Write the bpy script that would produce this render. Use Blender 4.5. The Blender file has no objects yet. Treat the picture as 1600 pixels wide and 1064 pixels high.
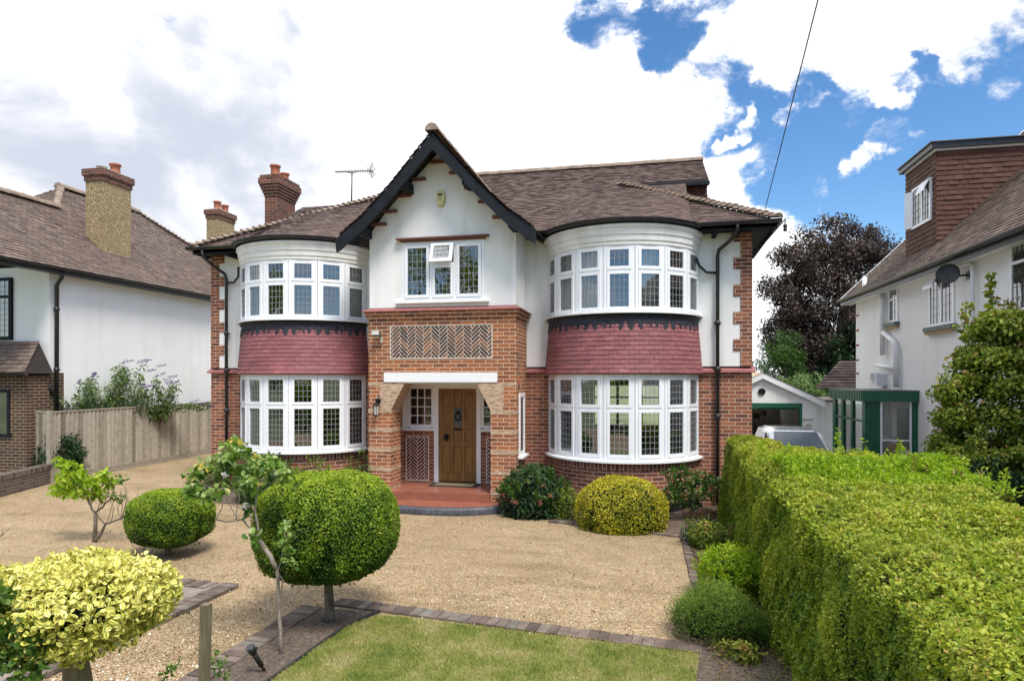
import bpy, math, random
import numpy as np
from mathutils import Vector, Matrix
R_ = math.radians
rnd = random.Random(7); RG = np.random.default_rng(7)
SC = bpy.context.scene; COL = SC.collection
# ------------------------------------------------------------------ camera, sky, sun
A = math.atan(.213); CA, SA = math.cos(A), math.sin(A); EYE = 2.5
cd = bpy.data.cameras.new('camera'); cam = bpy.data.objects.new('camera', cd); COL.objects.link(cam)
cam.location = (0, 0, EYE); cam.rotation_euler = (R_(90), 0, A)
cd.lens = 22.5; cd.sensor_width = 36; cd.shift_y = .03625; cd.clip_end = 900; cd.clip_start = .05
SC.camera = cam
SC.view_settings.view_transform = 'Standard'; SC.view_settings.look = 'None'; SC.view_settings.gamma = 1
SC.view_settings.exposure = 0.77
def P(px, py, Y):
    u = (px-800)/1000; X = Y*(u*CA-SA)/(CA+u*SA); d = -X*SA+Y*CA
    return Vector((X, Y, EYE-(py-590)*d/1000))
def PX(px, py, X):
    u = (px-800)/1000; Y = X*(CA+u*SA)/(u*CA-SA); d = -X*SA+Y*CA
    return Vector((X, Y, EYE-(py-590)*d/1000))
def G(px, py, z=0):
    d = (EYE-z)*1000/(py-590); xc = (px-800)/1000*d
    return Vector((xc*CA-d*SA, xc*SA+d*CA, z))
def D(px, py, d):
    xc = (px-800)/1000*d
    return Vector((xc*CA-d*SA, xc*SA+d*CA, EYE-(py-590)*d/1000))
SUN_DIR = Vector((.34, -.38, .86)).normalized()      # towards the sun
sl = bpy.data.lights.new('sun', 'SUN'); sl.energy = 2.6; sl.angle = R_(18); sl.color = (1, .95, .87)
so = bpy.data.objects.new('sun', sl); COL.objects.link(so); so.location = (0, 0, 40)
so.rotation_euler = SUN_DIR.to_track_quat('Z', 'Y').to_euler()
w = bpy.data.worlds.new('World'); SC.world = w; w.use_nodes = True
nt = w.node_tree; N = nt.nodes; L = nt.links; N.clear()
def wn(t, **k):
    n = N.new(t)
    for a, b in k.items(): setattr(n, a, b)
    return n
def wmath(op, a, b=None, c=None, clamp=False):
    n = wn('ShaderNodeMath', operation=op, use_clamp=clamp)
    for i, x in enumerate((a, b, c)):
        if x is None: continue
        if isinstance(x, (int, float)): n.inputs[i].default_value = x
        else: L.new(x, n.inputs[i])
    return n.outputs[0]
sky = wn('ShaderNodeTexSky', sky_type='NISHITA', sun_disc=False)
sky.sun_elevation = math.asin(SUN_DIR.z); sky.sun_rotation = math.atan2(SUN_DIR.x, SUN_DIR.y)
sky.altitude = 50; sky.air_density = 1; sky.dust_density = .3; sky.ozone_density = 3
tc = wn('ShaderNodeTexCoord')
FW = Vector((-SA, CA, 0)); RT = Vector((CA, SA, 0))
def pdir(px, py): return (FW+RT*((px-800)/1000)+Vector((0, 0, (590-py)/1000))).normalized()
n1 = wn('ShaderNodeTexNoise'); n1.inputs['Scale'].default_value = 7; n1.inputs['Detail'].default_value = 12; n1.inputs['Roughness'].default_value = .66; n1.inputs['Distortion'].default_value = .25
n2 = wn('ShaderNodeTexNoise'); n2.inputs['Scale'].default_value = 5.5; n2.inputs['Detail'].default_value = 10; n2.inputs['Roughness'].default_value = .6; n2.inputs['Distortion'].default_value = .6
mp = wn('ShaderNodeMapping'); mp.inputs['Scale'].default_value = (1, 1, 1.7); mp.inputs['Location'].default_value = (.35, .1, 0)
L.new(tc.outputs['Generated'], mp.inputs[0]); L.new(mp.outputs[0], n1.inputs[0]); L.new(mp.outputs[0], n2.inputs[0])
acc = wmath('MULTIPLY_ADD', n1.outputs[0], 2.6, -1.28)
blobs = [(500, 130, 700, .75), (760, 300, 420, .5), (1290, 60, 110, .3), (1430, 50, 130, .38), (1180, 70, 70, .12), (1560, 60, 90, .25), (1250, 420, 110, .3), (1390, 240, 50, .30), (1150, 290, 90, .25), (1090, 330, 90, .3),
         (1375, 232, 44, .55), (1425, 240, 30, .5), (1300, 203, 34, .5), (1246, 190, 24, .6), (1163, 200, 18, .7), (1385, 145, 28, .5), (1590, 140, 44, .5), (1360, 282, 28, .5), (1295, 315, 22, .45), (1097, 92, 14, .6),
         (985, 60, 80, -.62), (1075, 40, 75, -.7), (1130, 165, 70, -.8), (1060, 100, 45, -.3), (1090, 110, 22, .35), (1215, 235, 90, -.75), (1300, 260, 120, -.5), (1480, 190, 140, -.45), (1570, 210, 120, -.4), (1330, 330, 90, -.35), (1480, 95, 34, -.35), (1470, 70, 20, -.3), (870, 5, 60, -.6), (1580, 330, 150, -.4), (930, 20, 60, -.5), (270, 10, 40, -.55), (210, 88, 14, -.5), (1130, 5, 50, -.3)]
wnz = wn('ShaderNodeTexNoise'); wnz.inputs['Scale'].default_value = 9; wnz.inputs['Detail'].default_value = 6; wnz.inputs['Roughness'].default_value = .6
L.new(tc.outputs['Generated'], wnz.inputs[0])
wsub = wn('ShaderNodeVectorMath', operation='SUBTRACT'); wsub.inputs[1].default_value = (.5, .5, .5); L.new(wnz.outputs['Color'], wsub.inputs[0])
wsc = wn('ShaderNodeVectorMath', operation='SCALE'); wsc.inputs['Scale'].default_value = .20; L.new(wsub.outputs[0], wsc.inputs[0])
wad = wn('ShaderNodeVectorMath', operation='ADD'); L.new(tc.outputs['Generated'], wad.inputs[0]); L.new(wsc.outputs[0], wad.inputs[1])
def gauss(px, py, r):
    c = pdir(px, py); cu = (px-800)/1000; cv = (590-py)/1000
    k = 1/(1+cu*cu+cv*cv)**.75; ang = r/1000*k
    dp = wn('ShaderNodeVectorMath', operation='DOT_PRODUCT'); nrm = wn('ShaderNodeVectorMath', operation='NORMALIZE')
    L.new(wad.outputs[0], nrm.inputs[0]); L.new(nrm.outputs[0], dp.inputs[0]); dp.inputs[1].default_value = c
    m = wn('ShaderNodeMapRange', interpolation_type='SMOOTHSTEP')
    m.inputs['From Min'].default_value = math.cos(min(3, ang*1.5)); m.inputs['From Max'].default_value = math.cos(ang*.4)
    L.new(dp.outputs['Value'], m.inputs['Value']); return m.outputs[0]
for (x, y, r, b) in blobs: acc = wmath('MULTIPLY_ADD', gauss(x, y, r), b, acc)
cm = wn('ShaderNodeMapRange', interpolation_type='SMOOTHSTEP'); cm.inputs['From Min'].default_value = -.26; cm.inputs['From Max'].default_value = .34
L.new(acc, cm.inputs['Value'])
gacc = wmath('MULTIPLY_ADD', n2.outputs[0], 3.4, -1.85)
for (x, y, r, b) in [(120, 170, 150, .42), (230, 250, 190, .55), (60, 250, 130, .25), (330, 180, 70, .3), (430, 240, 100, .55), (300, 320, 140, .45), (470, 320, 80, .25), (130, 110, 50, -.3), (170, 200, 40, -.35), (370, 55, 70, .6), (470, 70, 60, .6), (290, 20, 50, .4), (1560, 20, 90, .40), (60, 30, 120, -.25), (760, 200, 320, -.6), (560, 60, 100, -.4), (600, 330, 100, -.3), (1250, 80, 150, -.6)]: gacc = wmath('MULTIPLY_ADD', gauss(x, y, r), b, gacc)
gm = wn('ShaderNodeMapRange', interpolation_type='SMOOTHSTEP'); gm.inputs['From Min'].default_value = -.45; gm.inputs['From Max'].default_value = 1.35
L.new(gacc, gm.inputs['Value'])
sz = wn('ShaderNodeSeparateXYZ'); nz_ = wn('ShaderNodeVectorMath', operation='NORMALIZE'); L.new(tc.outputs['Generated'], nz_.inputs[0]); L.new(nz_.outputs[0], sz.inputs[0])
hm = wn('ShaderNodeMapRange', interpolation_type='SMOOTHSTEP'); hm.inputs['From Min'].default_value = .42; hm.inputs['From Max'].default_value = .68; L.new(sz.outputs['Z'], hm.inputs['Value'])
hi = wn('ShaderNodeMix', data_type='RGBA'); hi.inputs['A'].default_value = (7.6, 7.65, 7.8, 1); hi.inputs['B'].default_value = (18, 18, 18, 1); L.new(hm.outputs[0], hi.inputs['Factor'])   # clouds above the view made extra bright, as added fill light
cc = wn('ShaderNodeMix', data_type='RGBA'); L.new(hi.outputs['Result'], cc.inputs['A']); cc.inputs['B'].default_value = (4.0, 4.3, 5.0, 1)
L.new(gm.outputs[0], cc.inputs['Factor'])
hs = wn('ShaderNodeHueSaturation'); hs.inputs['Saturation'].default_value = 1.22; hs.inputs['Value'].default_value = 1.08
L.new(sky.outputs[0], hs.inputs['Color'])
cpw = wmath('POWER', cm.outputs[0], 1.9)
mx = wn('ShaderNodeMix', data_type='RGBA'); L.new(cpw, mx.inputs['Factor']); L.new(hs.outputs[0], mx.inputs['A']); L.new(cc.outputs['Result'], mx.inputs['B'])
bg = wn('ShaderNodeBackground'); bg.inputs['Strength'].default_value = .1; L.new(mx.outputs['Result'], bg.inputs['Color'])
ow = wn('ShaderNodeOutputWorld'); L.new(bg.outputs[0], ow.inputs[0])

# ------------------------------------------------------------------ materials
MATS = {}
class NB:
    def __init__(s, name):
        s.m = bpy.data.materials.new(name); s.m.use_nodes = True; s.t = s.m.node_tree; s.n = s.t.nodes; s.l = s.t.links
        s.p = s.n['Principled BSDF']; s.out = s.n['Material Output']; MATS[name] = s.m
    def new(s, t, **k):
        n = s.n.new(t)
        for a, b in k.items():
            if a in n.inputs: n.inputs[a].default_value = b
            else: setattr(n, a, b)
        return n
    def link(s, a, b): s.l.new(a, b)
    def coord(s, kind='Object', scale=None):
        c = s.new('ShaderNodeTexCoord').outputs[kind]
        if scale:
            m = s.new('ShaderNodeMapping'); m.inputs['Scale'].default_value = scale; s.link(c, m.inputs[0]); c = m.outputs[0]
        return c
    def noise(s, scale, detail=4, rough=.6, co=None, dist=0):
        n = s.new('ShaderNodeTexNoise'); n.inputs['Scale'].default_value = scale; n.inputs['Detail'].default_value = detail; n.inputs['Roughness'].default_value = rough; n.inputs['Distortion'].default_value = dist
        s.link(co if co else s.coord(), n.inputs['Vector']); return n.outputs[0]
    def ramp(s, fac, stops):
        r = s.new('ShaderNodeValToRGB'); e = r.color_ramp.elements
        while len(e) < len(stops): e.new(.5)
        for i, (p, c) in enumerate(stops): e[i].position = p; e[i].color = (*c, 1) if len(c) == 3 else c
        s.link(fac, r.inputs[0]); return r.outputs[0]
    def mix(s, f, a, b, bt='MIX'):
        m = s.new('ShaderNodeMix', data_type='RGBA', blend_type=bt)
        for x, k in ((f, 'Factor'), (a, 'A'), (b, 'B')):
            if isinstance(x, (int, float)): m.inputs[k].default_value = x
            elif isinstance(x, tuple): m.inputs[k].default_value = (*x, 1) if len(x) == 3 else x
            else: s.link(x, m.inputs[k])
        return m.outputs['Result']
    def bump(s, h, strength=.3, dist=.02):
        b = s.new('ShaderNodeBump'); b.inputs['Strength'].default_value = strength; b.inputs['Distance'].default_value = dist
        s.link(h, b.inputs['Height']); s.link(b.outputs[0], s.p.inputs['Normal'])
    def tone(s): return s.new('ShaderNodeAttribute', attribute_name='tone').outputs['Fac']
def sc3(c, k): return tuple(min(1, x*k) for x in c)
def plain(name, col, rough=.5, vary=.18, ns=4, bs=0, bump=0, metal=0, coat=0):
    b = NB(name)
    n = b.noise(ns, 5)
    c = b.ramp(n, [(.3, sc3(col, 1-vary)), (.7, sc3(col, 1+vary))])
    b.link(c, b.p.inputs['Base Color']); b.p.inputs['Roughness'].default_value = rough; b.p.inputs['Metallic'].default_value = metal
    if coat: b.p.inputs['Coat Weight'].default_value = coat
    if bs: b.bump(b.noise(bs, 4), bump, .01)
    return b.m
def brick(name, c1, c2, c3, mortar, w_=.235, h_=.075, rot=False, msize=.007, bias=0):
    b = NB(name)
    uv = b.coord('UV')
    if rot:
        m = b.new('ShaderNodeMapping'); m.inputs['Rotation'].default_value = (0, 0, R_(90)); b.link(uv, m.inputs[0]); uv = m.outputs[0]
    t = b.new('ShaderNodeTexBrick'); b.link(uv, t.inputs['Vector'])
    t.inputs['Color1'].default_value = (0, 0, 0, 1); t.inputs['Color2'].default_value = (1, 1, 1, 1); t.inputs['Mortar'].default_value = (0, 0, 0, 1)
    for k, v in (('Scale', 1), ('Brick Width', w_), ('Row Height', h_), ('Mortar Size', msize), ('Mortar Smooth', .15), ('Bias', bias)): t.inputs[k].default_value = v
    c = b.ramp(t.outputs['Color'], [(0, c1), (.45, c2), (.8, c3), (1, sc3(c1, 1.25))])
    n = b.noise(1.3, 4); n2_ = b.noise(60, 3)
    c = b.mix(.35, c, b.ramp(n, [(.3, (.55, .55, .55)), (.7, (1, 1, 1))]), 'MULTIPLY')
    c = b.mix(.35, c, b.ramp(n2_, [(.3, (.6, .6, .6)), (.7, (1, 1, 1))]), 'MULTIPLY')
    mc = b.mix(.4, mortar, b.ramp(b.noise(3, 3), [(.3, sc3(mortar, .55)), (.7, mortar)]))
    c = b.mix(t.outputs['Fac'], c, mc)
    b.link(c, b.p.inputs['Base Color']); b.p.inputs['Roughness'].default_value = .85
    inv = b.new('ShaderNodeMath', operation='SUBTRACT'); inv.inputs[0].default_value = 1; b.link(t.outputs['Fac'], inv.inputs[1])
    ad = b.new('ShaderNodeMath', operation='MULTIPLY_ADD'); b.link(n2_, ad.inputs[0]); ad.inputs[1].default_value = .35; b.link(inv.outputs[0], ad.inputs[2])
    b.bump(ad.outputs[0], .6, .006); return b.m
def toned(name, stops, rough=.8, ns=6, nv=.3, trans=0, bumps=None, spec=.3):
    b = NB(name)
    c = b.ramp(b.tone(), stops)
    n = b.noise(ns, 4)
    c = b.mix(1, c, b.ramp(n, [(.3, (1-nv,)*3), (.7, (1, 1, 1))]), 'MULTIPLY')
    b.link(c, b.p.inputs['Base Color']); b.p.inputs['Roughness'].default_value = rough; b.p.inputs['Specular IOR Level'].default_value = spec
    if trans:
        t = b.new('ShaderNodeBsdfTranslucent'); ms = b.new('ShaderNodeMixShader'); ms.inputs[0].default_value = trans
        b.link(b.mix(.5, c, (.9, 1, .3), 'SOFT_LIGHT'), t.inputs[0]); b.link(b.p.outputs[0], ms.inputs[1]); b.link(t.outputs[0], ms.inputs[2]); b.link(ms.outputs[0], b.out.inputs[0])
    if bumps: b.bump(b.noise(bumps, 3), .4, .005)
    return b.m
brick('brick_porch', (.45, .155, .055), (.35, .115, .045), (.22, .075, .036), (.66, .50, .36), msize=.007)
brick('brick_wall', (.37, .125, .06), (.27, .085, .043), (.15, .052, .033), (.60, .46, .36), msize=.0065)
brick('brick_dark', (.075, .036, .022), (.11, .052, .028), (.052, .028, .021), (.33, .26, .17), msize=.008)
brick('brick_soldier', (.30, .10, .055), (.22, .07, .04), (.15, .05, .033), (.60, .44, .34), rot=True)
brick('brick_chimney', (.20, .070, .042), (.13, .048, .033), (.075, .034, .028), (.30, .2, .14))
brick('brick_old', (.13, .09, .075), (.17, .115, .09), (.09, .065, .055), (.22, .2, .17))
brick('brick_edge', (.26, .20, .165), (.32, .25, .20), (.2, .15, .125), (.40, .37, .31), w_=.22, h_=.105, msize=.006)
plain('tile_stone', (.46, .33, .20), .9, .2, 30, 120, .5)
def stone():
    b = NB('stone_creasing')
    n = b.noise(1, 4, co=b.coord('UV', (7, 34, 1)))
    c = b.ramp(n, [(.36, (.24, .15, .10)), (.48, (.46, .32, .21)), (.62, (.58, .43, .30))])
    b.link(c, b.p.inputs['Base Color']); b.p.inputs['Roughness'].default_value = .9; b.bump(n, .7, .01)
stone()
def render_mat(name, col, dirt):
    b = NB(name)
    n = b.noise(.9, 5, .7); fine = b.noise(90, 3, .7)
    st = b.noise(1, 5, .6, b.coord('Object', (3.5, 3.5, .35)))
    c = b.ramp(n, [(.35, sc3(col, .93)), (.7, col)])
    c = b.mix(b.ramp(st, [(.50, (0, 0, 0)), (.8, (dirt,)*3)]), c, (.42, .40, .32))
    b.link(c, b.p.inputs['Base Color']); b.p.inputs['Roughness'].default_value = .9; b.bump(fine, .55, .012)
render_mat('white_render', (.88, .875, .85), .5); render_mat('white_render_old', (.87, .87, .86), .18); render_mat('cream_render', (.56, .53, .42), .5)
def pebble():
    b = NB('pebbledash')
    v = b.new('ShaderNodeTexVoronoi', Scale=42.0); b.link(b.coord(), v.inputs['Vector'])
    h = b.new('ShaderNodeSeparateColor'); b.link(v.outputs['Color'], h.inputs[0])
    c = b.ramp(h.outputs[0], [(0, (.15, .10, .05)), (.35, (.27, .20, .10)), (.7, (.38, .28, .14)), (1, (.52, .42, .27))])
    b.link(c, b.p.inputs['Base Color']); b.p.inputs['Roughness'].default_value = .95; b.bump(v.outputs['Distance'], .8, .02)
pebble()
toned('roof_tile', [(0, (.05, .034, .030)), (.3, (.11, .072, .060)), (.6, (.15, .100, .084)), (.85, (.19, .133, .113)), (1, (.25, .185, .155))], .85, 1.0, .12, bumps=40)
toned('roof_tile_red', [(0, (.06, .042, .036)), (.3, (.13, .09, .075)), (.6, (.18, .13, .105)), (1, (.29, .22, .175))], .85, 1.0, .15, bumps=40)
toned('hung_tile_red', [(0, (.22, .08, .085)), (.4, (.30, .108, .114)), (.85, (.38, .145, .147)), (1, (.28, .14, .12))], .6, 2.2, .28, bumps=50)
toned('hung_tile_brown', [(0, (.085, .040, .030)), (.5, (.125, .058, .042)), (1, (.175, .085, .060))], .8, 3, .3, bumps=50)
plain('ridge_tile', (.27, .20, .15), .9, .35, 6, 40, .5)
plain('corner_stone', (.21, .17, .145), .9, .3, 5, 50, .5); plain('under_tile', (.03, .022, .02), .9)
plain('tile_red_trim', (.28, .105, .095), .75, .2, 8, 40, .3)
plain('tile_brown_trim', (.17, .075, .055), .8, .25, 12, 40, .3)
plain('white_paint', (.86, .86, .86), .35, .03, 3)
plain('white_frame', (.84, .85, .87), .3, .03, 3)
plain('cream_paint', (.72, .69, .60), .5, .08, 3)
plain('black_paint', (.018, .019, .022), .32, .3, 7, 25, .12)
plain('black_timber', (.010, .013, .018), .7, .35, 5, 30, .35); MATS['black_timber'].node_tree.nodes['Principled BSDF'].inputs['Specular IOR Level'].default_value = .25
plain('gutter_black', (.022, .022, .024), .35, .25, 6)
plain('lead_sheet', (.028, .032, .042), .65, .5, 9, 18, .3); MATS['lead_sheet'].node_tree.nodes['Principled BSDF'].inputs['Specular IOR Level'].default_value = .3
plain('lead_came', (.30, .31, .32), .5, .1, 10)
plain('dark_metal', (.03, .03, .03), .4, .2, 10, metal=.6)
plain('grey_metal', (.17, .175, .18), .5, .15, 10, metal=.7)
plain('terracotta', (.40, .13, .07), .7, .25, 14, 50, .3)
plain('pot_buff', (.42, .38, .30), .8, .2, 14)
plain('quarry_tile', (.29, .105, .065), .32, .18, 5, 30, .1)
plain('blue_brick', (.07, .07, .085), .45, .45, 8, 40, .3)
plain('mat_bristle', (.26, .21, .13), .95, .3, 40, 200, .8)
plain('mat_rubber', (.02, .02, .02), .8)
plain('door_panel_glass', (.10, .11, .12), .15, .3, 20)
plain('curtain', (.52, .50, .40), .9, .15, 5)
plain('net_curtain', (.62, .62, .58), .9, .08, 6)
plain('room_wall', (.16, .14, .11), .9, .3, 1)
plain('room_floor', (.12, .09, .06), .7, .3, 2)
plain('pale_wood', (.40, .30, .16), .5, .2, 6)
plain('green_paint', (.012, .105, .052), .4, .15, 4)
plain('car_paint', (.55, .58, .62), .18, .03, 2, metal=.55, coat=1)
plain('rubber', (.02, .02, .02), .8)
plain('asphalt', (.12, .115, .11), .9, .25, 3, 80, .5)
plain('roofing_felt', (.13, .11, .095), .95, .3, 6, 60, .4)
plain('alarm_yellow', (.60, .56, .27), .4, .05, 4)
plain('alarm_ink', (.10, .085, .03), .5)
plain('yellow_plastic', (.70, .36, .03), .35, .1, 4)
plain('red_plastic', (.45, .12, .06), .4, .1, 4)
plain('white_pvc', (.74, .75, .76), .35, .05, 4)
plain('stone_block', (.38, .35, .30), .9, .3, 6, 60, .4)
plain('ceramic', (.45, .43, .38), .5, .2, 6)
plain('grey_board', (.10, .105, .13), .6, .1, 4)
def wood(name, cols, sx=(1, 1, 1), rough=.5, bump=.3, dist=0):
    b = NB(name); n = b.noise(1, 6, .65, b.coord('Object', sx), dist)
    n2_ = b.noise(1.2, 3)
    c = b.ramp(n, [(.3, cols[0]), (.5, cols[1]), (.72, cols[2])])
    c = b.mix(.5, c, b.ramp(n2_, [(.3, (.55, .55, .55)), (.7, (1.0, 1, 1))]), 'MULTIPLY')
    b.link(c, b.p.inputs['Base Color']); b.p.inputs['Roughness'].default_value = rough; b.bump(n, bump, .004)
wood('oak', [(.15, .065, .014), (.28, .13, .03), (.40, .20, .055)], (28, 28, 2.2), .42)
toned('fence_wood', [(0, (.06, .05, .038)), (.15, (.24, .20, .15)), (.5, (.38, .335, .26)), (1, (.52, .47, .38))], .9, 9, .3)
wood('post_wood', [(.10, .085, .05), (.17, .14, .085), (.25, .21, .14)], (40, 40, 3), .9)
wood('bark', [(.07, .055, .04), (.17, .14, .105), (.30, .26, .21)], (30, 30, 8), .95, .8)
wood('bark_pale', [(.16, .13, .10), (.30, .25, .20), (.42, .38, .33)], (40, 40, 12), .95, .7)
def glass():
    for nm, fac, tint in (('window_glass', .16, 1), ('dim_glass', .02, 1), ('car_glass', .4, .35), ('porch_glass', .10, 1)):
        b = NB(nm); b.n.remove(b.p)
        g = b.new('ShaderNodeBsdfGlossy'); g.inputs['Roughness'].default_value = .0; g.inputs['Color'].default_value = (.95, .97, 1, 1)
        t = b.new('ShaderNodeBsdfTransparent'); t.inputs['Color'].default_value = (.86*tint, .90*tint, .87*tint, 1)
        lw = b.new('ShaderNodeFresnel'); lw.inputs['IOR'].default_value = 1.5
        m = b.new('ShaderNodeMath', operation='MULTIPLY_ADD', use_clamp=True); b.link(lw.outputs[0], m.inputs[0]); m.inputs[1].default_value = 1.0; m.inputs[2].default_value = fac
        bp = b.new('ShaderNodeBump'); bp.inputs['Strength'].default_value = .08; bp.inputs['Distance'].default_value = .02
        b.link(b.noise(3.5, 2), bp.inputs['Height']); b.link(bp.outputs[0], g.inputs['Normal'])
        ms = b.new('ShaderNodeMixShader'); b.link(m.outputs[0], ms.inputs[0]); b.link(t.outputs[0], ms.inputs[1]); b.link(g.outputs[0], ms.inputs[2]); b.link(ms.outputs[0], b.out.inputs[0])
glass()
def gravel():
    b = NB('gravel')
    co = b.coord('Object')
    v = b.new('ShaderNodeTexVoronoi', Scale=75.0); b.link(co, v.inputs['Vector'])
    v2 = b.new('ShaderNodeTexVoronoi', Scale=30.0); b.link(co, v2.inputs['Vector'])
    h = b.new('ShaderNodeSeparateColor'); b.link(v.outputs['Color'], h.inputs[0])
    c = b.ramp(h.outputs[0], [(0, (.26, .175, .095)), (.2, (.42, .295, .155)), (.5, (.54, .39, .215)), (.8, (.64, .49, .295)), (1, (.77, .66, .47))])
    c = b.mix(.6, c, b.ramp(v.outputs['Distance'], [(.1, (1, 1, 1)), (.75, (.55, .50, .45))]), 'MULTIPLY')
    big = b.noise(.55, 5, .65); mid = b.noise(3.5, 4, .6, dist=1)
    c = b.mix(.55, c, b.ramp(big, [(.35, (.72, .68, .60)), (.6, (1, 1, 1))]), 'MULTIPLY')
    c = b.mix(.5, c, b.ramp(mid, [(.32, (.62, .60, .58)), (.52, (1, 1, 1))]), 'MULTIPLY')
    tr = b.noise(1, 3, .5, b.coord('Object', (.30, 1.3, 1)), 1.2)
    c = b.mix(.6, c, b.ramp(tr, [(.36, (.70, .67, .62)), (.5, (1, 1, 1)), (.66, (1.0, .99, .96))]), 'MULTIPLY')
    b.link(c, b.p.inputs['Base Color']); b.p.inputs['Roughness'].default_value = .9
    ad = b.new('ShaderNodeMath', operation='ADD'); b.link(v.outputs['Distance'], ad.inputs[0]); b.link(v2.outputs['Distance'], ad.inputs[1])
    iv = b.new('ShaderNodeMath', operation='MULTIPLY'); b.link(ad.outputs[0], iv.inputs[0]); iv.inputs[1].default_value = -1
    b.bump(iv.outputs[0], 1, .014)
gravel()
def soil():
    b = NB('soil'); n = b.noise(28, 6, .75); n2_ = b.noise(2.2, 4)
    c = b.ramp(n, [(.3, (.05, .036, .026)), (.5, (.15, .108, .078)), (.7, (.34, .26, .19))])
    c = b.mix(.5, c, b.ramp(n2_, [(.35, (.5, .5, .5)), (.65, (1, 1, 1))]), 'MULTIPLY')
    b.link(c, b.p.inputs['Base Color']); b.p.inputs['Roughness'].default_value = .95; b.bump(n, 1, .03)
soil()
def turf():
    b = NB('turf'); n = b.noise(2.0, 5, .7); n2_ = b.noise(60, 4)
    c = b.ramp(n, [(.35, (.12, .16, .025)), (.5, (.22, .24, .055)), (.68, (.36, .32, .13))])
    c = b.mix(.6, c, b.ramp(n2_, [(.3, (.45, .45, .45)), (.7, (1, 1, 1))]), 'MULTIPLY')
    b.link(c, b.p.inputs['Base Color']); b.p.inputs['Roughness'].default_value = .95; b.bump(n2_, .8, .02)
    b = NB('blade')
    n = b.noise(2.0, 5, .7)
    c = b.ramp(n, [(.36, (.19, .26, .03)), (.48, (.34, .36, .07)), (.62, (.55, .47, .21))])
    c = b.mix(.8, c, b.ramp(b.tone(), [(0, (.55, .55, .45)), (1, (1, 1, 1))]), 'MULTIPLY')
    b.link(c, b.p.inputs['Base Color']); b.p.inputs['Roughness'].default_value = .7
turf()
plain('far_ground', (.16, .18, .08), .95, .4, .2)
LF = .30
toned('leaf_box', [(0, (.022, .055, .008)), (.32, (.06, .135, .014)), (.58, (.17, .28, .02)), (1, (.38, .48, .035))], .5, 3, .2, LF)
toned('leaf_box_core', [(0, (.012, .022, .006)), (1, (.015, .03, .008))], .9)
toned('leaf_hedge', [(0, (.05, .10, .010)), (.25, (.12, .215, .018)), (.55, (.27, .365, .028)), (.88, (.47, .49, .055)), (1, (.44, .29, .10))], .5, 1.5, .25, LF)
toned('leaf_lime', [(0, (.12, .22, .01)), (.5, (.27, .42, .015)), (1, (.45, .56, .04))], .5, 3, .15, .4)
toned('leaf_gold', [(0, (.14, .17, .012)), (.45, (.40, .38, .02)), (1, (.66, .58, .05))], .5, 3, .2, .3)
toned('leaf_dark', [(0, (.008, .025, .008)), (.5, (.022, .06, .018)), (1, (.06, .12, .04))], .45, 3, .2, .2)
toned('leaf_mid', [(0, (.028, .07, .012)), (.5, (.075, .155, .024)), (1, (.19, .29, .06))], .45, 3, .2, LF)
toned('leaf_rose', [(0, (.05, .12, .02)), (.4, (.15, .26, .03)), (.75, (.30, .40, .12)), (.93, (.42, .50, .26)), (1, (.48, .40, .07))], .35, 3, .15, .25)
toned('leaf_olive', [(0, (.07, .095, .010)), (.5, (.16, .235, .024)), (.85, (.34, .40, .05)), (1, (.38, .24, .07))], .5, 2, .2, LF)
toned('leaf_copper', [(0, (.018, .013, .014)), (.5, (.062, .038, .034)), (.85, (.13, .085, .070)), (1, (.17, .13, .07))], .5, 2, .2, .2)
toned('leaf_brown', [(0, (.10, .05, .02)), (.5, (.26, .16, .06)), (1, (.40, .30, .16))], .8, 3, .2, .2)
toned('flower_purple', [(0, (.10, .05, .22)), (1, (.20, .12, .36))], .7)
toned('flower_white', [(0, (.7, .66, .6)), (1, (.8, .8, .75))], .7)
toned('flower_orange', [(0, (.32, .13, .07)), (1, (.50, .24, .14))], .7)
def varieg():
    b = NB('leaf_variegated')
    uv = b.new('ShaderNodeSeparateXYZ'); b.link(b.coord('UV'), uv.inputs[0])
    a = b.new('ShaderNodeMath', operation='ABSOLUTE'); s_ = b.new('ShaderNodeMath', operation='SUBTRACT'); s_.inputs[1].default_value = .5
    b.link(uv.outputs[0], s_.inputs[0]); b.link(s_.outputs[0], a.inputs[0])
    ad = b.new('ShaderNodeMath', operation='MULTIPLY_ADD'); b.link(b.noise(70, 2), ad.inputs[0]); ad.inputs[1].default_value = .25; b.link(a.outputs[0], ad.inputs[2])
    edge = b.ramp(b.tone(), [(0, (.42, .38, .04)), (.4, (.74, .66, .12)), (1, (.86, .81, .34))])
    mid = b.ramp(b.tone(), [(0, (.08, .14, .02)), (.5, (.20, .28, .04)), (.75, (.55, .54, .06)), (1, (.72, .66, .09))])
    c = b.mix(b.ramp(ad.outputs[0], [(.22, (0, 0, 0)), (.34, (1, 1, 1))]), mid, edge)
    b.link(c, b.p.inputs['Base Color']); b.p.inputs['Roughness'].default_value = .35
    t = b.new('ShaderNodeBsdfTranslucent'); ms = b.new('ShaderNodeMixShader'); ms.inputs[0].default_value = .2
    b.link(c, t.inputs[0]); b.link(b.p.outputs[0], ms.inputs[1]); b.link(t.outputs[0], ms.inputs[2]); b.link(ms.outputs[0], b.out.inputs[0])
varieg()

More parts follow.
